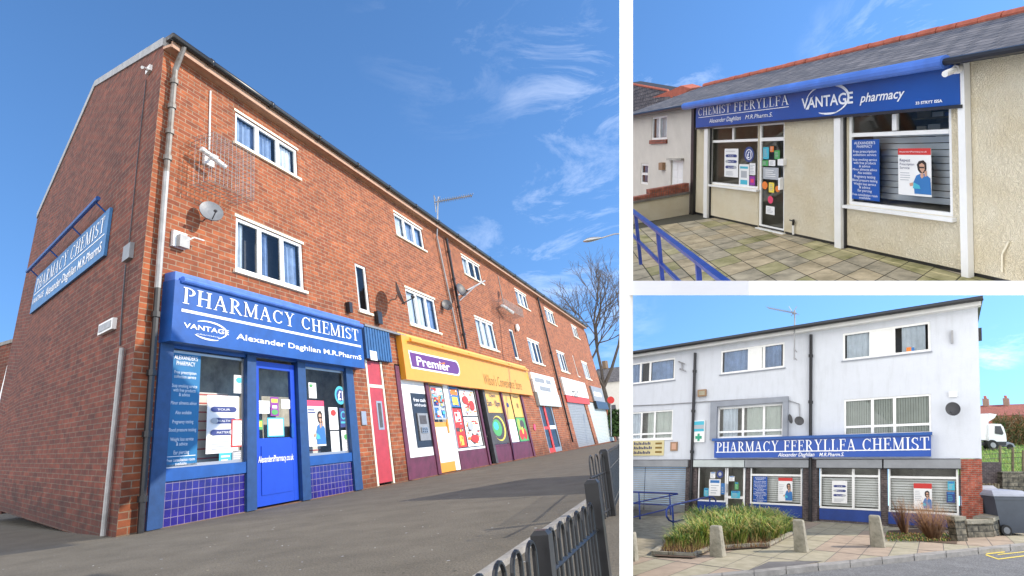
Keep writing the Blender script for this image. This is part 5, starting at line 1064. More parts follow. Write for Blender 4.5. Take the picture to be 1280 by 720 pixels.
text(m_, T, 'Alexander Daghlian', 886.5, 148.6, 926, 149.8, e, 'letter white', shear=.25); text(m_, T, 'M.R.Pharm.S.', 931.5, 144, 965.5, 145.6, e, 'letter white', shear=.25)
text(m_, T, '33 STRYT ISSA', 1144.5, 127.4, 1178, 127.6, e, 'letter white', bold=.03); m_.build('lettering', ts)
m_ = MB(); text(m_, T, 'VANTAGE', 1002, 123.5, 1066.3, 128.6, e, 'letter white', bold=.02); text(m_, T, 'pharmacy', 1074.5, 117.3, 1131, 121.8, e, 'letter white', shear=.3, bold=.015)
ring(m_, T, 1008, 108.5, 1062, 141, -70, 170, e + .001, 'letter white', w=.06); ring(m_, T, 1014, 110, 1060, 141, 235, 300, e + .001, 'letter white', w=.04)
a_ = T.uv(1002, 124.5, e); b_ = T.uv(1008, 137, e); c_ = T.uv(1028, 108.5, e)
m_.face([T.P(b_[0] - .02, b_[1], e + .002), T.P(b_[0] + .07, b_[1], e + .002), T.P(c_[0] - .3, c_[1] - .22, e + .002), T.P(b_[0] + .22, b_[1] + .30, e + .002)], 'letter white'); m_.build('emblem', ts)
sc = thing('security_camera', 'white camera under the right end of the blue sign roller', 'camera', T.P(*T.uv(1192, 92, .1), .06)); q0 = T.P(*T.uv(1194, 87, .12), .12); q1 = T.P(*T.uv(1181, 92.5, .22), .22)
MB().tube([q0, q1], .022, 'white paint', n=10).build('body', sc); MB().disc(T.P(*T.uv(1194, 87, .09), .09), T.N, .03, .03, .03, 'white paint').tube([T.P(*T.uv(1193, 76, .08), .08), T.P(*T.uv(1194, 86, .09), .09)], .006, 'white paint', n=6).build('bracket', sc)
# small pipes on the wall
tpz = thing('wall_tap', 'small white pipe with a dark tap at the foot of the wall beside the door', 'tap', T.P(*T.uv(991.5, 292, .02), .02)); MB().tube([T.P(*T.uv(991.5, 293, .02), .02), T.P(*T.uv(991.5, 281, .02), .02)], .011, 'white paint').build('pipe', tpz); MB().tube([T.P(*T.uv(991.5, 281, .02), .02), T.P(*T.uv(991.8, 275, .03), .03)], .013, 'black metal').tube([T.P(*T.uv(987, 275, .03), .03), T.P(*T.uv(993, 277, .03), .03)], .006, 'black metal').build('tap', tpz)
tag(MB().tube([T.P(*T.uv(1252.7, 340, .012), .012), T.P(*T.uv(1252.7, 318, .012), .012), T.P(*T.uv(1261, 302, .012), .012)], .007, 'cream upvc').build('overflow_pipe'), 'thin bent pipe on the roughcast wall at the far right', 'pipe')
for x0, y0 in ((1142, 50), (1262, 22)):
    u, v = T.uv(x0, y0, -.7); 
# ---- cottage next door
ct = thing('cottage', 'pale neighbouring cottage with a small upstairs window beyond the low wall', 'house', T.P(-3, 0))
hc = [hole(T, 814.6, 147, 833.2, 174), hole(T, 838.4, 200, 853, 236), hole(T, 801, 204.6, 809.6, 231)]
wall(T, -5.25, -.13, -.02, 3.42, hc, 'render cottage', -.004, .12).build('wall', ct)
window(T, hc[0], ct, lights=(0, .5, 1), dd=-.03, fw=.07, sill=True, sillm='coping brick', sillh=.14, sd=.05, back='dim room', curtain=[(0, .9, 'net curtain')])
window(T, hc[2], ct, lights=(0, 1), transom=.5, dd=-.03, fw=.07, sill=False, back='dim room', curtain=[(0, .6, 'blue curtain')])
h = hc[1]; dz = MB().bx(T, h[0] + .01, h[1] - .01, h[2], h[3] - .01, -.045, -.03, 'white upvc'); w2 = h[1] - h[0]
for (a, b) in ((.12, .45), (.55, .88)):
    for (c, d) in ((.06, .3), (.36, .6), (.66, .9)): dz.bx(T, h[0] + w2 * a, h[0] + w2 * b, h[2] + (h[3] - h[2]) * c, h[2] + (h[3] - h[2]) * d, -.03, -.026, 'white paint')
dz = dz.build('door', ct); dz['label'] = 'white panelled front door'
MB().bx(T, h[0] - .1, h[1] + .06, h[3] + .01, h[3] + .07, -.003, .05, 'dim room').build('door_hood', ct)
MB().bx(T, *[T.uv(826.7, 0)[0] * 0 + q for q in (T.uv(826.7, 207)[0], T.uv(831.5, 207)[0])], T.uv(829, 212)[1], T.uv(829, 203)[1], -.003, .05, 'bracket').build('porch_lamp', ct)
lw = thing('low_wall', 'low cream rendered wall topped with red bricks at the side of the forecourt', 'wall', T.P(-.2, 0, .6))
def Gq(u, v, d): return T.P(u, v, d)
dE = (T.gp(783, 282.5) - T.o) @ T.N
pz = [Gq(-.14, -.02, 0.002), Gq(-.14, -.02, dE)]
def wbox(v0, v1, d0, d1, m, t0=0.0, t1=.35):
    b = MB(); a = T.P(-.14 - t0 + .0, v0, d0); c = T.P(-.14 - t0, v0, d1); th_ = T.right * (-(t1) * k)
    hv = T.P(-.14, v1, 0) - T.P(-.14, v0, 0); lnu = (d1 - d0) / k
    b.box8([c, a, a + hv, c + hv, c + th_, a + th_, a + th_ + hv, c + th_ + hv], m, (0, lnu, v0, v1, .3)); return b
wbox(-.02, .62, .05, dE, 'cream roughcast').build('wall', lw); wbox(.622, .69, .045, dE, 'grey pipe', -.03, .42).build('coping', lw)
wbox(.692, .80, .05, dE, 'coping brick', .02, .3).build('brick_course', lw); wbox(.802, .95, .05, dE * .62, 'coping brick', .02, .3).build('brick_course', lw)
rb_ = thing('house', 'red ridged slate house roof rising behind the cottage at the left', 'house', T.P(-5, 0, -3.2))
dq = -3.4; pts = [T.uv(*p, dq) for p in ((783, 104), (834.5, 113.5), (846, 132), (783, 150))]
MB().poly(T, pts, dq - .5, dq, 'slate').build('roof', rb_)
MB().tube([T.P(*T.uv(783, 103.6, dq), dq), T.P(*T.uv(834.5, 113, dq), dq), T.P(*T.uv(840, 122, dq), dq)], .035, 'ridge red').build('ridge_tiles', rb_)
pts = [T.uv(*p, dq + .6) for p in ((815, 122), (838, 113), (851, 107), (863, 110.5), (850, 120))]
MB().poly(T, pts, dq + .3, dq + .6, 'ridge red').build('hip_tiles', rb_)
MB().poly(T, [T.uv(*p, dq) for p in ((783, 150), (846, 132), (846, 230), (783, 230))], dq - .5, dq, 'render cottage').build('wall', rb_)
# ---- blue handrail
bp = [T.gp(801, 331), None, None]
vd = unit(T.gp(971, 351) - T.gp(842.9, 274.2))       # the rail follows the joints of the paving
base = bp[0]
def along(xpx):       # point of the rail's ground line seen at column x
    lo, hi = -3.0, 6.0
    for _ in range(50):
        mid = (lo + hi) / 2; c = W.T @ (base + vd * mid); x = 640 + F * c[0] / c[2]
        if x < xpx: lo = mid
        else: hi = mid
    return base + vd * (lo + hi) / 2
hr = thing('handrail', 'blue metal handrail with square posts across the corner of the paved forecourt', 'railing', base)
h_top = above(base, T.up, 266.5); h_low = above(base, T.up, 301)
def railbar(hh, w, hgt2, xa, xb, name):
    a, b = along(xa), along(xb); s_ = unit(np.cross(vd, T.up)) * w / 2; U = T.up
    p = [a - s_ + U * (hh - hgt2), b - s_ + U * (hh - hgt2), b - s_ + U * hh, a - s_ + U * hh, a + s_ + U * (hh - hgt2), b + s_ + U * (hh - hgt2), b + s_ + U * hh, a + s_ + U * hh]; MB().box8(p, 'rail blue').build(name, hr)
ww = .032
def clipx(hh, ypx=351):      # column where the bar at height hh meets the ledge
    t = 0
    for q in range(4000):
        c = W.T @ (base + vd * t + T.up * hh)
        if 360 + F * c[1] / c[2] > ypx + 7: break
        t += .001
    cg_ = W.T @ (base + vd * t); return 640 + F * cg_[0] / cg_[2]
railbar(h_top + .012, .045, .026, 784, clipx(h_top), 'top_rail'); railbar(h_low + .01, .03, .022, 784, clipx(h_low), 'mid_rail')
for x in (801, 829.5, 880):
    p = along(x); c = W.T @ p; hb_ = above(p, T.up, 355) if 360 + F * c[1] / c[2] > 352 else 0
    s1 = vd * ww / 2; s2 = unit(np.cross(vd, T.up)) * ww / 2; U = T.up; h1 = h_top - .016 - hb_; p = p + U * hb_
    MB().box8([p - s1 - s2, p + s1 - s2, p + s1 - s2 + U * h1, p - s1 - s2 + U * h1, p - s1 + s2, p + s1 + s2, p + s1 + s2 + U * h1, p - s1 + s2 + U * h1], 'rail blue').build('rail_post', hr)
# ================================================================== LOWER RIGHT: pale three storey block over the pharmacy
k = B.sc
blk = thing('rendered_block', 'pale lilac rendered three storey block with shops on the ground floor', 'building', B.P(6, 0))
uL, uR = B.uv(783, 600)[0], B.uv(1229, 640)[0]
# eaves line follows the survey of the gutter
vE = [B.uv(x, y)[1] for x, y in ((800, 443), (1040, 412.5), (1222, 389))]; vTop = sum(vE) / 3
def bh(x0, y0, x1, y1): return hole(B, x0, y0, x1, y1)
hb = {'A': bh(784, 452.5, 843.3, 472.5), 'Bw': bh(901.4, 438.8, 980.5, 460), 'Cw': bh(1053.6, 420.5, 1163.5, 440.8), 'Dw': bh(784, 516, 840.3, 548.6), 'E': bh(898, 510, 978.6, 545.5), 'Fw': bh(1055, 499.6, 1164.6, 541.8)}
va = sum(hb[q][3] for q in ('A', 'Bw', 'Cw')) / 3; vb_ = sum(hb[q][2] for q in ('A', 'Bw', 'Cw')) / 3
for q in ('A', 'Bw', 'Cw'): hb[q] = (hb[q][0], hb[q][1], vb_, va)
vs = B.uv(1100, 573.5)[1]     # underside of the rendered storeys
wall(B, uL, uR, vs, vTop + .12, list(hb.values()), 'render lilac', 0, .10, extra=(2, 8)).build('wall', blk)
# ground floor openings
gf = {'sh0': bh(784, 580, 804, 639), 'sh1': bh(806, 582, 855.5, 641), 'door': bh(872.5, 583, 931.5, 643), 'w2': bh(937.5, 583, 1003, 650), 'w3': bh(1024, 584, 1101.5, 658.5), 'w4': bh(1109.5, 586, 1200.5, 664)}
for q in gf: gf[q] = (gf[q][0], gf[q][1], .0, vs - .12)
uP = B.uv(1201.5, 620)[0]
wall(B, uL, uP - .01, -.12, vs, list(gf.values()), 'dark brick', -.03, .05).build('shop_wall', blk)
MB().bx(B, uP, uR, -.12, vs - .02, -.25, .012, 'pier brick').build('brick_pier', blk)
for fc_u in (uR,):
    MB().bx(B, uR - .05, uR - .001, vs - .018, vTop + .1, -4.5, -.004, 'render lilac').bx(B, uR - .05, uR - .002, -.1, vs - .021, -4.5, -.26, 'pier brick').build('side_wall', blk)
uE = B.uv(1229, 384, .3)[0]
MB().bx(B, uL, uE - .06, vTop - .0, vTop + .16, .002, .26, 'fascia white').build('fascia', blk)
mr = MB()
for q in range(5): a, b = uL + (uE - uL) * q / 5, uL + (uE - uL) * (q + 1) / 5; mr.bx(B, a, b, vTop + .17, vTop + .32, -5, .34, 'black metal')
mr.build('roof', blk)
g_ = MB().tube([B.P(uL, vTop + .2, .37), B.P((uL + uE) / 2, vTop + .2, .37), B.P(uE, vTop + .2, .37)], .05, 'black metal').build('gutter', blk)
for (xa, ya, xb, yb) in ((869, 441, 862.5, 645), (1013.8, 418, 1012.5, 656)): pipe(B, [(xa, ya), (xb, yb)], .07, .042, 'black metal', parent=blk)
MB().bx(B, uR - .02, uR + .12, B.uv(1224, 425)[1], B.uv(1224, 409)[1], -.2, -.1, 'black metal').build('vent', blk)
for q, li, so in (('A', (0, .30, .5, 1), ()), ('Bw', (0, .46, .69, 1), ((.46, .66),)), ('Cw', (0, .34, .60, 1), ((.34, .58),))):
    o = window(B, hb[q], blk, lights=li, solid=so, fw=.09, dd=-.03, depth=.5, sill=True, sillm='render grey', sillh=.05, curtain=[(.02, .32 if q != 'Bw' else .44, 'blue curtain' if q != 'Cw' else 'net curtain'), (.70 if q != 'A' else .52, .97, 'net curtain' if q == 'Cw' else 'blue curtain')])
rdn = thing('window_card', 'small red and blue card standing in the top right window', 'card', B.P(*B.uv(1138, 440), -.02)); MB().px(B, 1133, 434.5, 1139, 440, -.035, -.03, 'poster orange').px(B, 1139.2, 434.5, 1143, 440, -.035, -.03, 'poster blue').build('card', rdn)
for q, li, tr_ in (('Dw', (0, .33, .62, 1), .2), ('E', (0, .40, .72, 1), .2)):
    window(B, hb[q], blk, lights=li, fw=.08, dd=-.03, depth=.5, transom=tr_, back='dim room', curtain=[(.05, .3, 'net curtain'), (.45, .98, 'pale blind')], sill=q == 'Dw')
window(B, hb['Fw'], blk, lights=(0, .345, .60, 1), fw=.08, dd=-.03, depth=.5, transom=.24, back='dim room', blinds=(.02, .98, 34), sill=True)
# grey projecting surround
h = hb['E']; o4 = bh(889.7, 505, 985.5, 548); s_ = MB()
s_.bx(B, o4[0], h[0] - .02, o4[2], h[3] + .05, .002, .12, 'render grey').bx(B, h[1] + .02, o4[1], o4[2], h[3] + .05, .002, .12, 'render grey').bx(B, o4[0], o4[1], h[3] + .052, h[3] + .30, .002, .121, 'render grey'); s_.build('window_surround', blk)
# shutter boxes, shutters and shop windows
def bbox(name, x0, y0, x1, y1, d0, d1, m, parent=None): return MB().px(B, x0, y0, x1, y1, d0, d1, m).build(name, parent)
for (x0, x1, m2) in ((784, 859.5, 'shutter grey'), (866.5, 930, 'shutter pale'), (931, 1010.5, 'shutter grey'), (1020.5, 1102.5, 'shutter grey'), (1104.5, 1201, 'shutter grey')):
    a_, b_ = B.uv(x0, 580, .13)[0], B.uv(x1, 580, .13)[0]; MB().bx(B, a_, b_, vs - .36, vs - .03, -.05, .13, m2).bx(B, a_, b_, vs - .40, vs - .362, -.05, .09, 'black metal').build('shutter_box', blk)
for q in ('sh0', 'sh1'):
    h = gf[q]; s_ = MB(); n = 24
    for j in range(n): v = (vs - .2) * j / n; s_.bx(B, h[0] + .02, h[1] - .02, v, v + (vs - .2) / n * .9, -.07, -.05 + .008 * (j % 2), 'shutter grey')
    s_.build('roller_shutter', blk)
def shopwin(h, lights, vsill, vtr, label=None, riser=True, fm='white upvc'):
    hh = (h[0] + .03, h[1] - .03, vsill, vs - .30)
    o = window(B, hh, blk, lights=lights, fw=.075, dd=-.02, depth=1.0, back='dim room', transom=(vtr - vsill) / (hh[3] - vsill) if vtr else None, sill=False, glass='clear glass')
    if label: o['label'] = label
    if riser: MB().bx(B, h[0] + .01, h[1] - .01, .12, vsill - .01, -.07, .0, 'riser blue').bx(B, h[0] + .01, h[1] - .01, 0, .118, -.07, -.004, 'dark brick').build('stall_riser', blk)
    sl_ = MB(); n = 12
    for j in range(n): v = vsill + .12 + (vs - .9 - vsill) * j / n; sl_.bx(B, hh[0] + .08, hh[1] - .08, v, v + (vs - .9 - vsill) / n * .75, -.13, -.125, 'poster white')
    sl_.build('frosted_slats', o); return hh
vS = lambda x, y: B.uv(x, y)[1]
w2 = shopwin(gf['w2'], (0, 1), vS(970, 631), vS(970, 594)); w3 = shopwin(gf['w3'], (0, .57, 1), vS(1065, 637), vS(1065, 595)); w4 = shopwin(gf['w4'], (0, 1), vS(1155, 642), vS(1155, 597))
u_ = B.uv(1148, 592)[0]
h = gf['door']; um = B.uv(907.5, 610)[0]; ur = B.uv(931, 610)[0]
window(B, (h[0] + .03, um - .01, vS(890, 627), vs - .30), blk, lights=(0, 1), fw=.07, dd=-.02, depth=1, back='dim room', sill=False, glass='clear glass')
MB().bx(B, h[0] + .03, um - .01, .05, vS(890, 627) - .01, -.07, .0, 'riser blue').build('stall_riser', blk)
dz = window(B, (um + .01, ur, .04, vs - .30), blk, lights=(0, 1), fw=.10, dd=-.02, depth=1, transom=.36, back='dim room', sill=False, glass='clear glass'); dz.name = 'door'; dz['label'] = 'white framed glazed entrance door'
MB().bx(B, um + .03, um + .1, 1.1, 1.5, -.005, .03, 'steel').build('handle', dz)
for (xa, xb) in ((856.8, 871), (1003.5, 1022)):
    a_, b_ = B.uv(xa, 620)[0], B.uv(xb, 620)[0]; MB().bx(B, a_, b_, -.1, vs - .05, -.02, .03, 'dark brick').build('pier', blk)
# step / plinth along the shop front
MB().bx(B, B.uv(1018, 657)[0], B.uv(1112, 664)[0], -.12, .035, .0, .22, 'concrete').build('step', blk)
# sign
bs = thing('shop_sign', 'long dark blue sign reading PHARMACY FFERYLLFA CHEMIST on the pale block', 'sign', B.P(*B.uv(1020, 572), .1))
dS = .20; A_ = B.uv(893, 553, dS); B_ = B.uv(1164, 572.0, dS); vt_ = B.uv(1030, 547.5, dS)[1]; vm = B.uv(1030, 571.5, dS)[1]
MB().bx(B, A_[0], B_[0], vm, vt_, .003, dS, 'sign blue deep').build('board', bs)
MB().bx(B, A_[0] - .12, B_[0] + .05, vt_ + .002, vt_ + .12, .003, dS + .05, 'sign blue').build('top_trim', bs)
e = dS + .01; m_ = MB(); serif(m_, B, 'PHARMACY FFERYLLFA CHEMIST', 896, 552.8, 1161.5, 562.6, e, 'letter white'); sign_text_line(m_, B, 895, 565.3, 1163, 564.6, e, 'letter white', w=.02)
text(m_, B, 'Alexander Daghlian', 972.5, 566, 1018, 570.4, e, 'letter white', shear=.25, bold=.01); text(m_, B, 'M.R.Pharm.S.', 1024, 566, 1055, 570.2, e, 'letter white', shear=.25, bold=.01); m_.build('lettering', bs)
# smaller wall things
ys = thing('wall_sign', 'yellow sign with three lines of dark lettering at the left edge of the block', 'sign', B.P(*B.uv(810, 569), .02)); A_ = B.uv(784, 550.8, .03); B_ = B.uv(829.4, 569.3, .03)
MB().bx(B, A_[0], B_[0], B_[1], A_[1], .003, .03, 'notice cream').build('board', ys); u0, u1, v0, v1 = A_[0], B_[0], B_[1], A_[1]; m_ = MB()
textuv(m_, B, 'BENNOEES', ln(u0, u1, .2), ln(u0, u1, .66), ln(v0, v1, .72), ln(v0, v1, .88), .045, 'letter navy', bold=.02) if False else None
for j, (a, b, c, d) in enumerate(((.2, .66, .70, .88), (.2, .70, .42, .60), (.2, .66, .12, .30))):
    n = 11
    for q in range(n): x = ln(a, b, q / n); m_.bx(B, ln(u0, u1, x), ln(u0, u1, x + (b - a) / n * .62), ln(v0, v1, c), ln(v0, v1, d - .04 * (q % 3)), .03, .037, 'letter navy')
for j in range(3): m_.bx(B, ln(u0, u1, .78), ln(u0, u1, .95), ln(v0, v1, .7 - .27 * j), ln(v0, v1, .82 - .27 * j), .03, .037, 'letter brown')
m_.build('lettering', ys)
gx = thing('pharmacy_sign', 'small pale sign with a green cross and a photograph beside the black drainpipe', 'sign', B.P(*B.uv(873, 553), .03))
MB().px(B, 866.3, 526.2, 880.4, 552.6, .003, .06, 'poster white').build('board', gx); A_ = B.uv(866.3, 526.2, .06); B_ = B.uv(880.4, 552.6, .06); u0, u1, v0, v1 = A_[0], B_[0], B_[1], A_[1]; m_ = MB()
m_.bx(B, ln(u0, u1, .06), ln(u0, u1, .94), ln(v0, v1, .50), ln(v0, v1, .97), .06, .066, 'poster cyan').bx(B, ln(u0, u1, .06), ln(u0, u1, .94), ln(v0, v1, .62), ln(v0, v1, .8), .066, .07, 'poster grey')
m_.bx(B, ln(u0, u1, .42), ln(u0, u1, .60), ln(v0, v1, .06), ln(v0, v1, .40), .06, .068, 'green cross').bx(B, ln(u0, u1, .25), ln(u0, u1, .77), ln(v0, v1, .16), ln(v0, v1, .29), .06, .072, 'green cross'); m_.build('emblem', gx)
pb_ = thing('wall_box', 'small framed wooden plate above the grey shutters', 'plate', B.P(*B.uv(842, 563), .03)); MB().px(B, 838, 552.6, 846.4, 563.4, .003, .05, 'bracket').build('frame', pb_); MB().px(B, 839.6, 554.2, 844.8, 561.8, .051, .056, 'skin').build('face', pb_)
nb = thing('nest_box', 'small brown box fixed to the wall above the green cross sign', 'box', B.P(*B.uv(877, 495), .03)); MB().px(B, 872, 487.4, 882, 495, .003, .10, 'bracket').build('box', nb); MB().px(B, 873.4, 489, 880.8, 493.6, .101, .108, 'flag sand').build('face', nb)
vtb = thing('vent_box', 'flat white vent plate under the roof bracket at the right of the block', 'vent', B.P(*B.uv(1191, 495), .03)); MB().px(B, 1185.8, 489.6, 1196.6, 495.8, .003, .05, 'white paint').build('plate', vtb)
tag(MB().px(B, 1188.8, 413, 1191.8, 428.5, .003, .09, 'galvanised').build('wall_bracket'), 'short steel bracket high on the wall right of the top window', 'bracket')
tag(MB().tube([B.P(*B.uv(848.5, 452), .02), B.P(*B.uv(856, 455, .1), .1)], .02, 'galvanised').tube([B.P(*B.uv(850, 461), .02), B.P(*B.uv(857, 464, .1), .1)], .02, 'galvanised').tube([B.P(*B.uv(852.5, 453, .05), .05), B.P(*B.uv(852.5, 462, .05), .05)], .02, 'galvanised').build('wall_bracket'), 'twin steel aerial bracket between the two left top windows', 'bracket')
dish(B, (1190, 516), (1191, 511), 8.6, .3, 'dark satellite dish on the pale wall at the right of the block', 'dish dark', nd=(-.75, -.6, .3), asp=.95)
dish(B, (985, 526), (988, 523.5), 6, .2, 'small dark dish turned sideways beside the grey window surround', 'dish dark', nd=(-.2, -.6, .2), asp=.4)
dish(B, (1002, 527), (999, 526), 5.5, .25, 'round dark wire dish right of the sideways dish', 'dish dark', nd=(-.5, -.8, .2))
cb = MB().tube([B.P(*B.uv(x, y, .03), .03) for x, y in ((784, 507.5), (830, 505.5), (890, 501.5), (960, 497.5), (985, 500), (999, 505), (1000, 524))], .014, 'galvanised', n=5); tag(cb.build('cable'), 'thin sagging cable across the wall above the grey window surround', 'cable')
ae = thing('tv_aerial', 'television aerial on a thin mast at the eaves of the pale block', 'aerial', B.P(*B.uv(993, 450, .2), .2)); b0 = B.P(*B.uv(993, 450, .3), .3); Yd = b0[1]
MB().tube([b0, at(993.5, 388, Yd)], .018, 'galvanised', n=6).build('mast', ae); a0, a1 = at(960, 384.8, Yd), at(996, 391.8, Yd); mb = MB().tube([a0, a1], .012, 'galvanised', n=5)
for j in range(15): p = a0 + (a1 - a0) * j / 14; mb.tube([p - [.0, .1, .06], p + [.0, .1, .06]], .008, 'galvanised', n=4)
mb.tube([at(986, 383, Yd), at(994, 396, Yd)], .01, 'galvanised', n=4).tube([at(989, 395, Yd), at(996, 383, Yd)], .01, 'galvanised', n=4); mb.build('boom', ae)
MB().tube([B.P(*B.uv(992.5, 436, .0), .0), B.P(*B.uv(996, 440, .25), .25)], .014, 'galvanised').tube([B.P(*B.uv(992.5, 447, .0), .0), B.P(*B.uv(996, 450, .25), .25)], .014, 'galvanised').build('bracket', ae)
# posters
e = -.015 * 1
def bposter(*a, **kw): return poster(B, *a, **kw)
bposter(941.8, 595.5, 958.8, 628, .0, 'blue services panel with white lines in the window right of the entrance', 'sign navy', texts=[(a, b, c, d, f, 'letter white') for a, b, c, d, f in txt], cat='window panel', name='services_panel')
bposter(973, 597, 990.4, 627, .0, 'poster of a woman under a red band right of the blue services panel', 'poster white', [(0, 0, 1, .14, 'poster red')] + scribble(.07, .3, .45, 6, .07, .02), woman=(.74, .25, .75, .75))
bposter(1040, 600.5, 1059, 629.5, .0, 'white poster with three blue capsules behind the slatted window', 'poster white', cap() + scribble(.15, .8, .85, 4, .04, .015), capt, capo)
bposter(1142, 604, 1165.3, 637, .0, 'woman poster with a red band behind the bare brown shrub', 'poster white', [(0, 0, 1, .2, 'poster red')] + scribble(.07, .3, .45, 6, .07, .02), woman=(.74, .3, .7, .7))
for (x0, y0, x1, y1, sh_, lb) in ((886.5, 599, 900.5, 620, 'poster white', 'white sheet with a blue top in the window left of the entrance'), (880, 610, 885.5, 620.5, 'poster cyan', 'small cyan card low in the window left of the entrance'), (888, 590, 894, 598, 'poster white', 'small white card at the top of the window left of the entrance'), (901.5, 604, 905.8, 618, 'poster blue', 'narrow blue card beside the entrance door frame'), (911.5, 595, 918, 601.5, 'poster white', 'small white notice at the top of the entrance door'), (918.5, 602.5, 923, 612, 'poster green', 'small pale green notice in the middle of the entrance door'), (914, 613.5, 925, 623, 'poster cyan', 'pale blue card low on the entrance door'), (1184.5, 601.5, 1193.5, 613, 'poster cyan', 'pale blue card at the right of the last window'), (1183, 614.5, 1194, 628.5, 'poster navy', 'dark blue card with a ring at the right of the last window')):
    bposter(x0, y0, x1, y1, .0, lb, sh_, scribble(.15, .35, .85, 4, .15, .05, 'poster grey' if sh_ != 'poster navy' else 'poster cyan') + [(.1, .05, .9, .22, 'poster blue')], cat='notice', name='notice')
m_ = MB(); oval(m_, B, 896, 588, 904, 597.5, .0, 'poster navy'); oval(m_, B, 898, 590.3, 902, 595, .003, 'poster grey'); tag(m_.build('sticker'), 'round dark blue sticker in the window left of the entrance', 'sticker')
# ---- ground: pavement flags, road, kerb
KL = lambda x: 731 - .0986 * (x - 783)
rdh = -.065
mb = MB(); rf = random.Random(31)
P1, P2 = (-80, 578), (1168, 590.5)
def hy(x): return 578 + (x + 80) * .0100
yj = lambda j: 589 + 1 / (.00862 + .00137 * j)
for j in range(-4, 9):
    for i in range(-16, 12):
        la = [(P2, (1069 + 37.5 * (i + q) + (18 if j % 2 else 0) * 0, 702)) for q in (0, 1)]; lb2 = [(P1, (1035, yj(j + q))) for q in (0, 1)]
        c_ = [xline(*la[0], *lb2[0]), xline(*la[1], *lb2[0]), xline(*la[1], *lb2[1]), xline(*la[0], *lb2[1])]
        if any(y < 632 or y > 1000 or x < 300 or x > 1700 for x, y in c_): continue
        c_ = inset(c_, .03); c_ = clip(c_, .0986, 1, 731 + .0986 * 783 - 3.6); c_ = clip(c_, -1, 0, -782.5) if c_ else c_
        if len(c_) < 3: continue
        w_ = [B.gp(x, y, .004) for x, y in c_]
        if max((p - B.o) @ B.N for p in w_) < .05: continue
        n_ = np.cross(w_[1] - w_[0], w_[2] - w_[0]); w_ = w_ if n_ @ B.up > 0 else w_[::-1]
        mb.face(w_, rf.choice(['flag pink', 'flag sand', 'flag sand', 'flag pink', 'flag sand']) if j > -9 else 'flag sand')
tag(mb.build('paving'), kind='structure')
def gpoly(fc, pts, h, m, name, kind='structure', skirt=0):
    w_ = [fc.gp(x, y, h) for x, y in pts]; n_ = np.cross(w_[1] - w_[0], w_[2] - w_[0]); w_ = w_ if n_ @ fc.up > 0 else w_[::-1]; mb = MB().face(w_, m)
    if skirt:
        lo = [p - fc.up * skirt for p in w_]; mb.face(lo[::-1], m)
        for i in range(len(w_)): j = (i + 1) % len(w_); mb.face([lo[i], lo[j], w_[j], w_[i]], m)
    return tag(mb.build(name), kind=kind)
gpoly(B, [(782.5, KL(782.5) - 3), (1420, KL(1420) - 3), (1420, 632), (782.5, 632)], 0, 'tarmac patch', 'pavement')
gpoly(B, [(782.5, 800), (1420, 800), (1420, KL(1420) - 4), (782.5, KL(782.5) - 4)], rdh, 'road tarmac', 'road')
mb = MB(); xs_ = [782.5 + 40 * i for i in range(17)]
for xa, xb in zip(xs_, xs_[1:]):
    a, b = B.gp(xa + .4, KL(xa) - 3.6, .008), B.gp(xb - .4, KL(xb) - 3.6, .008); a2, b2 = B.gp(xa + .4, KL(xa), .008), B.gp(xb - .4, KL(xb), .008); z = B.up * .09
    mb.box8([a2 - z, b2 - z, b2, a2, a - z, b - z, b, a], 'kerb stone')
tag(mb.build('kerb'), kind='structure')
def yl(pts, w):
    mb = MB()
    for (x0, y0), (x1, y1) in zip(pts, pts[1:]):
        mb.face([B.gp(x0, y0 + w, rdh + .004), B.gp(x1, y1 + w, rdh + .004), B.gp(x1, y1 - w, rdh + .004), B.gp(x0, y0 - w, rdh + .004)], 'poster yellow')
    tag(mb.build('road_marking'), kind='structure')
yl([(1232, 693.4), (1248, 698.8), (1300, 692.2), (1360, 685)], .6); yl([(1247, 693.2), (1300, 687.4)], .45)
yl([(1233, 692.2), (1256, 689.8)], .6)
gpoly(B, [(935, 713), (961, 702), (1030, 701), (1005, 705.5)], .009, 'tarmac patch', 'tarmac_patch')
gpoly(B, [(783, 705), (815, 690), (880, 655), (866, 645), (783, 645)], .010, 'flag grey', 'ramp_path')
# planter bed with long grass
edge_ = [(817, 694.5), (867, 697), (889, 688), (949, 684), (960, 684.5), (994, 667), (985, 655), (880, 655), (833, 681.5), (817, 694.5)]
mb = MB()
for (x0, y0), (x1, y1) in zip(edge_, edge_[1:]):
    a, b = B.gp(x0, y0), B.gp(x1, y1); t = unit(np.cross(b - a, B.up)) * .035; z = B.up * .075; mb.box8([a - t, b - t, b - t + z, a - t + z, a + t, b + t, b + t + z, a + t + z], 'concrete')
pk = thing('planter', 'low stone edged planting bed in front of the shop windows', 'planter', B.gp(900, 685)); mb.build('edging', pk)
w_ = [B.gp(x, y, .03) for x, y in edge_[:-1]]; n_ = np.cross(w_[1] - w_[0], w_[2] - w_[0]); MB().face(w_ if n_ @ B.up > 0 else w_[::-1], 'soil').build('soil', pk)
def inpoly(x, y, P_):
    c = False
    for i in range(len(P_)):
        (x1, y1), (x2, y2) = P_[i], P_[i - 1]
        if (y1 > y) != (y2 > y) and x < (x2 - x1) * (y - y1) / (y2 - y1) + x1: c = not c
    return c
rg = random.Random(17); gr = MB(); core = [(836, 684), (870, 688), (890, 683), (950, 680), (960, 680), (988, 666), (975, 658), (885, 658)]
cl_ = []
while len(cl_) < 64:
    x, y = rg.uniform(830, 992), rg.uniform(655, 692)
    if inpoly(x, y, core): cl_.append((x, y))
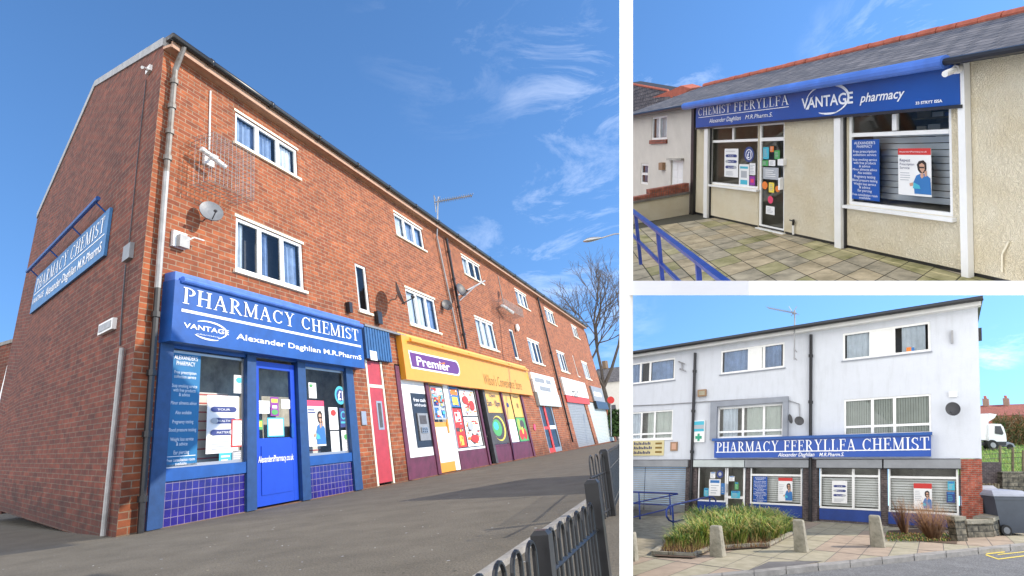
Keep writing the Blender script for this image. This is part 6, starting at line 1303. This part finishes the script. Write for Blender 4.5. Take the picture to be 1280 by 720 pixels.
for (x, y) in cl_:
    c = B.gp(x, y, .03); tone = rg.random(); hh = rg.uniform(.40, .50) * max(.55, 1.12 - .55 * ((x - 918) / 78) ** 2) * (1.0 if x > 870 else .8)
    for _ in range(150):
        a = rg.uniform(0, 6.283); rad = abs(rg.gauss(0, .06)); p = c + B.right * rad * math.cos(a) - B.N * rad * math.sin(a)
        h_ = hh * rg.uniform(.5, 1.15); le = rg.uniform(.25, 1.25); dv_ = (B.right * math.cos(a) + B.N * math.sin(a)) * h_ * le; s_ = unit(np.cross(dv_, B.up) + .001) * .007
        q1 = p + dv_ * .3 + B.up * h_ * .6; q2 = p + dv_ * .75 + B.up * h_ * .9; q3 = p + dv_ * 1.15 + B.up * h_ * rg.uniform(.6, .98)
        mt = rg.choice(['leaf lime', 'leaf straw', 'leaf lime', 'leaf green', 'leaf green'] if tone < .6 else ['leaf green', 'leaf green', 'leaf straw', 'leaf lime'])
        gr.face([p - s_, p + s_, q1 + s_, q1 - s_], mt); gr.face([q1 - s_, q1 + s_, q2 + s_ * .7, q2 - s_ * .7], mt); gr.face([q2 - s_ * .7, q2 + s_ * .7, q3], mt)
for _ in range(2600):
    x, y = rg.uniform(830, 990), rg.uniform(672, 694)
    if not inpoly(x, y, edge_): continue
    p = B.gp(x, y, .03); a = rg.uniform(0, 6.28); h_ = rg.uniform(.05, .17); s_ = np.array([math.cos(a), math.sin(a), 0]) * .006; gr.face([p - s_, p + s_, p + B.up * h_ + s_ * rg.uniform(-12, 12) + B.N * rg.uniform(-.05, .08)], rg.choice(['leaf brown', 'leaf brown', 'leaf straw', 'soil']))
tag(gr.build('ornamental_grass'), 'long green and straw coloured grass clumps filling the stone edged bed', 'grass', kind='stuff')
# bollards
def bollard(x, yt, yb, wb, wt, label):
    p = B.gp(x, yb - 2); dep = (W.T @ p)[2]; hgt_ = above(p, B.up, yt); r0, r1 = wb * dep / F / 2, wt * dep / F / 2; m = MB(); n = 12; lev = [(0, r0), (.02, r0 * 1.02), (.5, (r0 + r1) / 2), (.955, r1), (.985, r1 * .93), (1, r1 * .78)]; rg2 = random.Random(int(x))
    for z, r in lev:
        for j in range(n): a = 2 * math.pi * (j + .5) / n; sq = 1 / max(abs(math.cos(a)), abs(math.sin(a))) ** .55; rr = r * sq * (1 + rg2.uniform(-.03, .03)); m.v.append(tuple(p + B.right * rr * math.cos(a) - B.N * rr * math.sin(a) + B.up * hgt_ * z))
    for q in range(len(lev) - 1):
        for j in range(n): a = q * n + j; b = q * n + (j + 1) % n; m.f.append((a, b, b + n, a + n)); m.m.append(m.mi('concrete')); m.uv.append([(0, 0)] * 4)
    m.f.append(tuple((len(lev) - 1) * n + j for j in range(n))); m.m.append(0); m.uv.append([(0, 0)] * n)
    tag(m.build('bollard', origin=p), label, 'bollard', 'stone bollards along the pavement')
bollard(791, 665, 703, 13, 10, 'stone bollard cut off by the white upright at the left')
bollard(897.6, 657, 697.5, 18, 14, 'stone bollard in front of the grass bed')
bollard(1002, 649.5, 691.5, 16.5, 13, 'stone bollard at the right end of the grass bed')
bollard(1098, 644, 685.5, 17, 13, 'stone bollard left of the bare shrubs')
# bare shrubs
def shrub(x, yb, yt, w, n, label, seed):
    p = B.gp(x, yb, .0); dep = (W.T @ p)[2]; H_ = above(p, B.up, yt); R_ = w * dep / F / 2; r = random.Random(seed); m = MB()
    for _ in range(n):
        a = r.uniform(0, 6.28); rr = R_ * math.sqrt(r.random()); hh = H_ * r.uniform(.5, 1) * (1 - .35 * (rr / R_) ** 2); b0 = p + (B.right * math.cos(a) + B.N * math.sin(a)) * rr * .2
        t = p + (B.right * math.cos(a) + B.N * math.sin(a)) * rr + B.up * hh; mid = (b0 + t) / 2 + B.up * H_ * .08 + np.array([r.gauss(0, .02), r.gauss(0, .02), 0]); s_ = np.array([.0048, .004, 0])
        m.face([b0 - s_, b0 + s_, mid + s_, mid - s_], 'shrub twig'); m.face([mid - s_, mid + s_, t + s_ * .4, t - s_ * .4], 'shrub twig')
        for _ in range(5):
            q = mid + (t - mid) * r.random(); e_ = q + np.array([r.gauss(0, .05), r.gauss(0, .05), abs(r.gauss(.04, .05))]); m.face([q - s_ * .6, q + s_ * .6, e_], 'shrub twig' if r.random() < .8 else 'leaf brown')
    return tag(m.build('shrub', origin=p), label, 'shrub')
shrub(1131, 668, 615, 27, 150, 'narrow bare brown shrub in front of the last shop window', 5)
shrub(1167, 675, 619, 56, 380, 'wide bare brown shrub beside the square stone post', 6)
bedp = gpoly(B, [(1106, 672), (1196, 680), (1197, 672), (1150, 661), (1110, 663)], .012, 'soil', 'planting_bed')
gc = [(rg.uniform(1108, 1195), rg.uniform(667, 677)) for _ in range(700)]
lv = MB()
for x, y in gc:
    p = B.gp(x, y, .015); a = rg.uniform(0, 6.28); s_ = np.array([math.cos(a), math.sin(a), .2]) * .018; lv.face([p - s_, p + B.up * .04 - s_[::-1] * .5, p + s_ + B.up * .03, p + B.up * .01 + s_[::-1] * .4], rg.choice(['leaf green', 'grass', 'leaf brown', 'leaf straw']))
tag(lv.build('ground_cover'), 'low green and brown ground cover under the bare shrubs', 'ground cover', kind='stuff')
# stone post and low wall
def sbox(pts_px, yt, th_, m, name, parent, capm=None, over=.0, caph=.05):
    """wall along survey ground points with its top seen at yt (list)"""
    mb = MB(); gp_ = [B.gp(x, y) for x, y in pts_px]; L_ = 0
    for q in range(len(gp_) - 1):
        a, b = gp_[q], gp_[q + 1]; ha, hb2 = above(a, B.up, yt[q]), above(b, B.up, yt[q + 1]); t = unit(np.cross(b - a, B.up)) * th_; t = t if t @ B.N < 0 else -t; w2 = np.linalg.norm(b - a) / k
        mb.box8([a, b, b + B.up * hb2, a + B.up * ha, a + t, b + t, b + t + B.up * hb2, a + t + B.up * ha], m, (L_, L_ + w2, 0, ha / k, .3)); L_ += w2
    return mb.build(name, parent)
sw_ = thing('stone_wall', 'low stone garden wall with a flat coping and a square end post beside the bins', 'wall', B.gp(1225, 672))
sbox([(1197.5, 677), (1210, 676.4)], [651, 650.5], .17, 'stone wall', 'end_post', sw_); sbox([(1211, 672.5), (1243, 671.5)], [655.5, 654.5], .18, 'stone wall', 'wall', sw_); sbox([(1210.6, 672.8), (1243.5, 671.8)], [655, 654], .2, 'stone wall', 'wall_face', sw_) if False else None
def slab(p0, p1, y0, y1, th_, hgt2, name, parent):
    a, b = B.gp(*p0), B.gp(*p1); ha, hb2 = above(a, B.up, y0), above(b, B.up, y1); t = unit(np.cross(b - a, B.up)); t = t if t @ B.N < 0 else -t; f_ = -t * .03; t = t * th_; U = B.up
    MB().box8([a + f_ + U * ha, b + f_ + U * hb2, b + f_ + U * (hb2 + hgt2), a + f_ + U * (ha + hgt2), a + t + U * ha, b + t + U * hb2, b + t + U * (hb2 + hgt2), a + t + U * (ha + hgt2)], 'concrete').build(name, parent)
slab((1211, 672.5), (1243.5, 671.5), 655, 654, .24, .07, 'coping', sw_); slab((1196.5, 677), (1211, 676.4), 650.8, 650.3, .2, .08, 'coping', sw_)
sbox([(1243.5, 671), (1256, 668)], [652, 648], .3, 'stone wall', 'wall', sw_); slab((1243.5, 671), (1256.5, 668), 652, 647, .34, .07, 'coping', sw_)
# wheelie bins
def bin_(x0, x1, yt, yb, label, wheel=True):
    xm = (x0 + x1) / 2; p = B.gp(xm, yb - 1); dep = (W.T @ p)[2]; Wd = (x1 - x0) * dep / F; Hh = above(p, B.up, yt); R_ = unit(W @ np.array([1., 0, 0])); R_ = unit(R_ - B.up * (R_ @ B.up)); D_ = unit(np.cross(B.up, R_)); U = B.up
    th = thing('wheelie_bin', label, 'bin', p); w = Wd / 2
    def ringp(z, a, b, c): return [p + R_ * (-w * a) - D_ * 0 + U * z, p + R_ * (w * a) + U * z, p + R_ * (w * a) + D_ * Wd * c + U * z, p - R_ * (w * a) + D_ * Wd * c + U * z]
    lo = ringp(.05, .78, 0, .8); hi = ringp(Hh * .86, .97, 0, 1.0)
    lo = [q + D_ * Wd * .08 for q in lo]
    MB().box8([lo[0], lo[1], hi[1], hi[0], lo[3], lo[2], hi[2], hi[3]], 'bin plastic').build('body', th)
    rm = ringp(Hh * .80, 1.0, 0, 1.03); rm2 = ringp(Hh * .865, 1.03, 0, 1.05); rm = [q - D_ * .02 for q in rm]; rm2 = [q - D_ * .02 for q in rm2]
    MB().box8([rm[0], rm[1], rm2[1], rm2[0], rm[3], rm[2], rm2[2], rm2[3]], 'bin plastic').build('rim', th)
    m = MB(); a_ = ringp(Hh * .875, 1.06, 0, 1.08); a_ = [q - D_ * .04 for q in a_]; b_ = ringp(Hh * .92, 1.04, 0, 1.06); b_ = [q - D_ * .02 for q in b_]; c_ = [p + (q - p) for q in ringp(Hh, .86, 0, .8)]; c_ = [q + D_ * Wd * .12 for q in c_]
    m.box8([a_[0], a_[1], b_[1], b_[0], a_[3], a_[2], b_[2], b_[3]], 'bin lid')
    for i in range(4): j = (i + 1) % 4; m.face([b_[i], b_[j], c_[j], c_[i]], 'bin lid')
    m.face(c_, 'bin lid'); m.build('lid', th)
    if wheel:
        q = p + R_ * (-w * .62) + U * .11 - D_ * .01; MB().disc(q, -D_, .115, .115, .06, 'tyre', up=tuple(U)).build('tyre', th); MB().disc(q - D_ * .004, -D_, .07, .07, .02, 'dish grey', up=tuple(U)).build('wheel', th)
bin_(1231, 1253, 607, 652, 'dark grey wheelie bin behind the nearer one', False)
bin_(1251, 1296, 613.5, 671, 'dark grey wheelie bin with a pale lid at the right edge of the photo')
# blue handrails
def hrail(px_pts, r, name, parent, h=None):
    pass
def lift(x, yb, yt): p = B.gp(x, yb); return p + B.up * above(p, B.up, yt)
r1 = thing('handrail', 'blue tubular ramp railing in front of the grey shutters', 'railing', B.gp(838, 640))
def rp(x, y, ref): # point on the vertical plane through two ground points
    (xa, ya), (xb, yb) = ref; t = (x - xa) / (xb - xa); g_ = B.gp(x, ya + (yb - ya) * t); return g_ + B.up * above(g_, B.up, y)
ref = ((784, 652), (850, 643))
MB().tube([rp(784, 614.6, ref), rp(848, 617, ref)], .02, 'rail blue').build('top_rail', r1); MB().tube([rp(784, 630.5, ref), rp(848.6, 617.6, ref)], .016, 'rail blue').build('top_rail', r1)
MB().tube([rp(784, 629, ref), rp(839, 631.5, ref)], .014, 'rail blue').build('mid_rail', r1); MB().tube([rp(784, 648.5, ref), rp(838, 635.5, ref)], .016, 'rail blue').build('low_rail', r1)
for x, t_, b_ in ((800, 614.8, 649), (838.5, 616.6, 644)): MB().tube([rp(x, t_, ref), rp(x, b_, ref)], .019, 'rail blue').build('rail_post', r1)
r2 = thing('handrail', 'looped blue tubular handrail curving down to the ramp by the entrance', 'railing', B.gp(842, 667)); ref = ((836, 668), (898, 648))
top = [(842, 652.5), (837, 650), (834.2, 645), (834.5, 638), (838, 633.5), (843, 631.3), (860, 627.5), (880, 622.8), (889, 620.6), (893.5, 621.5), (896.3, 625.5), (895.8, 631), (893, 635)]
MB().tube([rp(x, y, ref) for x, y in top], .02, 'rail blue').build('top_rail', r2); MB().tube([rp(842, 652.5, ref), rp(868, 646, ref), rp(893, 636.5, ref)], .018, 'rail blue').build('mid_rail', r2)
MB().tube([rp(842.3, 631.5, ref), rp(842.3, 667, ref)], .021, 'rail blue').build('rail_post', r2); MB().tube([rp(889, 621, ref), rp(889, 652, ref)], .019, 'rail blue').build('rail_post', r2)
# ---- behind, at the right: bank, wall, fence, lorry, hedge scrub and a roof
YB = 21.0
def wp(x, y, Y): return at(x, y, Y)
def bankpt(x, y, Y): return at(x, y, Y)
m = MB(); xs2 = (1150, 1225, 1300, 1420)
rows = [(620, 19.5), (594, 21), (577, 23), (566, 26), (557, 31), (552, 40)]
for a, b in zip(rows, rows[1:]):
    for x0, x1 in zip(xs2, xs2[1:]): m.face([at(x0, a[0], a[1]), at(x1, a[0], a[1]), at(x1, b[0], b[1]), at(x0, b[0], b[1])], 'bank grass' if a[0] < 600 else 'stone wall')
tag(m.build('grass_bank'), kind='structure')
rb2 = random.Random(9); gm = MB()
for _ in range(2500):
    t = rb2.uniform(0, 3); i = int(t); f_ = t - i; y = rows[i + 1][0] * (1 - f_) + rows[i + 2][0] * f_ if i + 2 < len(rows) else 557; Yv = rows[i + 1][1] * (1 - f_) + rows[i + 2][1] * f_ if i + 2 < len(rows) else 31
    p = at(rb2.uniform(1222, 1300), y, Yv); s_ = np.array([.02, .01, 0]); gm.face([p - s_, p + s_, p + np.array([rb2.gauss(0, .05), 0, rb2.uniform(.06, .2)])], rb2.choice(['grass', 'leaf green', 'leaf lime', 'bank grass']))
tag(gm.build('grass'), 'bright green grass on the bank below the parked lorry', 'grass', kind='stuff')
def upbox(x0, y0, x1, y1, Y, th_, m, mb=None, uvw=None):
    mb = mb or MB(); a, b, c, d = at(x0, y1, Y), at(x1, y1, Y), at(x1, y0, Y), at(x0, y0, Y); o_ = np.array([0, th_, 0]); ww_ = np.linalg.norm(b - a) / .6; hh_ = np.linalg.norm(d - a) / .6
    return mb.box8([a, b, c, d, a + o_, b + o_, c + o_, d + o_], m, (0, ww_, 0, hh_, .3))
tag(upbox(1220, 578, 1252, 618, 19.2, .3, 'dark brick').build('retaining_wall'), 'dark blackened retaining wall beside the brick pier', 'wall')
tag(upbox(1253, 590, 1300, 640, 19.0, .3, 'stone wall').build('retaining_wall'), 'weathered stone retaining wall above the bins', 'wall')
fe = thing('wooden_fence', 'short weathered picket fence between the brick pier and the bins', 'fence', at(1236, 648, 17.5)); m = MB()
for j in range(6): x = 1229 + j * 3.6; upbox(x, 604 + (j % 2), x + 2.4, 655, 17.6, .05, 'wood fence', m)
m.build('pickets', fe); m = MB(); upbox(1227, 612, 1250, 614, 17.66, .05, 'wood fence', m); m.build('rail', fe)
fw_ = thing('post_and_wire_fence', 'wooden post and wire fence running along the grass bank', 'fence', at(1252, 590, 20)); 
for x, y0, y1, Y in ((1250, 557, 600, 19.6), (1266, 560, 590, 20.5), (1279, 563, 592, 20.3)): MB().tube([at(x, y1, Y), at(x, y0, Y)], .035, 'wood fence', n=6).build('fence_post', fw_)
m = MB()
for y in (560, 566, 572, 579): m.tube([at(1230, y + 2, 20.3), at(1266, y, 20.5), at(1300, y - 1, 20.3)], .008, 'twig', n=4)
m.build('wires', fw_)
# lorry
Y = 27.0; ly = thing('lorry', 'white lorry parked on the bank, its cab facing right', 'lorry', at(1245, 561, Y))
upbox(1205, 517.5, 1235.5, 550, Y, 1.2, 'van white').build('cargo_box', ly)
prof = [(1235.8, 552), (1236, 531), (1238.5, 529.6), (1251, 530), (1254.5, 534), (1257.5, 543), (1258.5, 552)]
def prism(prof, Y0, Y1, m):
    mb = MB(); a = [at(x, y, Y0) for x, y in prof]; b = [p + np.array([0, Y1 - Y0, 0]) for p in a]; mb.face(a[::-1], m); mb.face(b, m)
    for i in range(len(a)): j = (i + 1) % len(a); mb.face([a[i], a[j], b[j], b[i]], m)
    return mb
prism(prof, Y - .1, Y + 1.2, 'van white').build('cab', ly)
prism([(1244, 542), (1244.2, 532.5), (1251, 532.5), (1254.5, 541.5), (1253, 543.5)], Y - .13, Y - .11, 'dark room').build('side_window', ly)
prism([(1235.6, 527), (1236.5, 516.5), (1246, 518), (1243, 522.5)], Y + .05, Y + 1.1, 'van white').build('wind_deflector', ly)
upbox(1205, 552.5, 1258, 557, Y, 1.1, 'black metal').build('chassis', ly)
for x in (1241.5, 1214): q = at(x, 556.5, Y - .14); w2 = MB().disc(q, (0, -1, 0), .22, .22, .3, 'tyre').build('wheel', ly); MB().disc(q - [0, .012, 0], (0, -1, 0), .11, .11, .02, 'galvanised').build('hub', w2)
cr = thing('parked_car', 'front of a silver car just beyond the lorry cab', 'car', at(1264, 560, 27.4)); prism([(1256, 558), (1257, 554), (1261, 552.4), (1267, 554.5), (1269.5, 559)], 27.3, 28.2, 'bin lid').build('body', cr); q = at(1263.5, 558.5, 27.25); MB().disc(q, (0, -1, 0), .11, .11, .1, 'tyre').build('wheel', cr)
# scrub and house roof beyond
br2 = random.Random(12)
def scrub(x0, x1, y0, y1, Y, n, label, mats, seed):
    r = random.Random(seed); m = MB()
    for _ in range(n):
        x = r.uniform(x0, x1); t = r.random(); top_y = y0 + (y1 - y0) * .25 * abs(math.sin(x * .35)) + r.uniform(0, 4); p = at(x, top_y + (y1 - top_y) * t, Y + r.uniform(0, 2)); a = unit(np.array([r.gauss(0, 1), r.gauss(0, 1), r.gauss(.5, 1)])) * r.uniform(.15, .4); s_ = unit(np.cross(a, [r.random(), r.random(), r.random()])) * .018
        m.face([p - s_, p + s_, p + a], r.choice(mats))
    return tag(m.build('bush'), label, 'bush')
scrub(1242, 1300, 516, 556, 30, 5200, 'large brown leafless bush behind the lorry', ['brush twig', 'leaf brown', 'brush twig', 'hedge', 'wood fence'], 4)
hs2 = thing('house', 'long red tiled roof with chimneys on the hill behind the lorry', 'house', at(1260, 530, 46)); Y = 46
a, b, c, d = at(1195, 522, Y), at(1330, 516, Y), at(1330, 503, Y + 2.5), at(1195, 508, Y + 2.5); m = MB(); m.face([a, b, c, d], 'roof tile', [(0, 0), (14, 0), (14, 4), (0, 4)]); m.face([b, a, a + [0, 5, 0], b + [0, 5, 0]], 'roof tile'); m.face([d, c, b + [0, 5, 0], a + [0, 5, 0]], 'roof tile'); m.build('roof', hs2)
m = MB(); a2, b2 = at(1195, 560, Y), at(1330, 560, Y); a3 = a.copy(); m.box8([a2 + [0, .2, 0], b2 + [0, .2, 0], b + [0, .2, -.02], a + [0, .2, -.02], a2 + [0, 4.8, 0], b2 + [0, 4.8, 0], b + [0, 4.8, -.02], a + [0, 4.8, -.02]], 'pier brick', (0, 14, 0, 3, 1)); m.build('wall', hs2)
for x, y in ((1232, 498.5), (1257.5, 498)): q = at(x, 508, Y + 2.4); z = at(x, y, Y + 2.4); ck = MB().tube([q - [0, 0, .3], z], .26, 'pier brick', n=4).build('chimney', hs2); MB().tube([z, z + [0, 0, .22]], .09, 'ridge red', n=6).build('chimney_pot', ck)
# ================================================================== light, sky, camera
SUN = unit(np.array([.985, .12, 0])); EL = math.radians(27); sd_ = np.array([SUN[0] * math.cos(EL), SUN[1] * math.cos(EL), math.sin(EL)])
sl_ = bpy.data.lights.new('sun', 'SUN'); sl_.energy = 3.0; sl_.angle = math.radians(.53); sl_.color = (1, .89, .73); so = bpy.data.objects.new('sun', sl_); C.objects.link(so)
so.rotation_euler = Vector([float(-x) for x in sd_]).to_track_quat('-Z', 'Y').to_euler(); so.location = (30, -20, 40)
wd = bpy.data.worlds.new('World'); scn.world = wd; wd.use_nodes = True; nt = wd.node_tree; bg = nt.nodes['Background']; bg.inputs['Strength'].default_value = .13
sky = nt.nodes.new('ShaderNodeTexSky'); sky.sky_type = 'NISHITA'; sky.sun_disc = False; sky.sun_elevation = EL; sky.sun_rotation = math.atan2(SUN[0], SUN[1]); sky.altitude = 1500; sky.air_density = 1.0; sky.dust_density = .2; sky.ozone_density = 3.5
tc = nt.nodes.new('ShaderNodeTexCoord'); sep = nt.nodes.new('ShaderNodeSeparateXYZ'); nt.links.new(tc.outputs['Generated'], sep.inputs[0])
cmb = nt.nodes.new('ShaderNodeCombineXYZ'); zm = nt.nodes.new('ShaderNodeMath'); zm.operation = 'MULTIPLY_ADD'; zm.inputs[1].default_value = .75; zm.inputs[2].default_value = .20
nt.links.new(sep.outputs[2], zm.inputs[0]); nt.links.new(sep.outputs[0], cmb.inputs[0]); nt.links.new(sep.outputs[1], cmb.inputs[1]); nt.links.new(zm.outputs[0], cmb.inputs[2]); nrm_ = nt.nodes.new('ShaderNodeVectorMath'); nrm_.operation = 'NORMALIZE'; nt.links.new(cmb.outputs[0], nrm_.inputs[0]); nt.links.new(nrm_.outputs[0], sky.inputs[0])
hs_n = nt.nodes.new('ShaderNodeHueSaturation'); hs_n.inputs['Saturation'].default_value = 1.12; hs_n.inputs['Value'].default_value = 1.15; nt.links.new(sky.outputs[0], hs_n.inputs['Color'])
def math_(op, a, b=None, c=None, clamp=False):
    n = nt.nodes.new('ShaderNodeMath'); n.operation = op; n.use_clamp = clamp
    for i, v in enumerate((a, b, c)):
        if v is None: continue
        if isinstance(v, (int, float)): n.inputs[i].default_value = v
        else: nt.links.new(v, n.inputs[i])
    return n.outputs[0]
def noise(scale, detail, sc3, rough=.6, dist=0):
    mp = nt.nodes.new('ShaderNodeMapping'); mp.inputs['Scale'].default_value = sc3; mp.inputs['Rotation'].default_value = (.3, .5, .4); nt.links.new(tc.outputs['Generated'], mp.inputs[0]); n = nt.nodes.new('ShaderNodeTexNoise'); n.inputs['Scale'].default_value = scale; n.inputs['Detail'].default_value = detail; n.inputs['Roughness'].default_value = rough; n.inputs['Distortion'].default_value = dist; nt.links.new(mp.outputs[0], n.inputs['Vector']); return n.outputs['Fac']
def patch(x, y, rad, soft=1.0):
    d = unit(ray(x, y)); vd_ = nt.nodes.new('ShaderNodeVectorMath'); vd_.operation = 'DOT_PRODUCT'; nt.links.new(tc.outputs['Generated'], vd_.inputs[0]); vd_.inputs[1].default_value = [float(q) for q in d]
    c0 = math.cos(rad); return math_('MULTIPLY_ADD', vd_.outputs['Value'], 1 / (1 - c0), -c0 / (1 - c0), True)
wis = noise(5, 9, (1, 1, 2.6), .68, .6); wis2 = noise(2.2, 8, (1, .6, 1.6), .6, .3)
cov = math_('MULTIPLY', math_('SUBTRACT', wis, .50, clamp=True), 4.0)
tot = None
for x, y, r, g_ in ((740, 110, .17, 1.0), (720, 285, .19, 1.1), (650, 370, .18, .9), (740, 400, .12, .8), (820, 92, .075, 1.4), (870, 108, .05, 1.2), (1110, 42, .09, .9), (1240, 448, .035, 2.6), (1262, 430, .03, 1.6), (1050, 50, .06, .5), (600, 30, .2, .35)):
    t = math_('MULTIPLY', patch(x, y, r), g_); tot = t if tot is None else math_('MAXIMUM', tot, t)
front = math_('MULTIPLY', cov, tot, clamp=True)
back = math_('MULTIPLY_ADD', math_('MULTIPLY_ADD', sep.outputs['X'], .5, math_('MULTIPLY', sep.outputs['Y'], .87)), -2.3, -.1, True)      # broad unseen cloud bank, added behind and left of camera to brighten shaded walls
bk = math_('MULTIPLY', back, math_('MULTIPLY_ADD', wis2, 1.6, .05, True))
mask = math_('MAXIMUM', math_('MULTIPLY', front, .20), math_('MULTIPLY', bk, .95))
mx = nt.nodes.new('ShaderNodeMix'); mx.data_type = 'RGBA'; nt.links.new(mask, mx.inputs[0]); nt.links.new(hs_n.outputs[0], mx.inputs[6]); mx.inputs[7].default_value = (12.5, 12.3, 12.0, 1)
nt.links.new(mx.outputs[2], bg.inputs['Color'])
cm = bpy.data.cameras.new('camera'); cm.sensor_width = 36; cm.lens = 36 * F / 1280; cm.clip_end = 3000; cm.clip_start = .05; co_ = bpy.data.objects.new('camera', cm); C.objects.link(co_); scn.camera = co_
from mathutils import Matrix
M = Matrix([[float(W[i][0]), float(-W[i][1]), float(-W[i][2])] for i in range(3)]).to_4x4(); co_.matrix_world = M
scn.view_settings.view_transform = 'Standard'; scn.view_settings.look = 'None'; scn.view_settings.exposure = .92; scn.view_settings.gamma = 1
scn.cycles.max_bounces = 8; scn.cycles.transparent_max_bounces = 12
for o in bpy.data.objects:
    if '_o' in o: del o['_o']
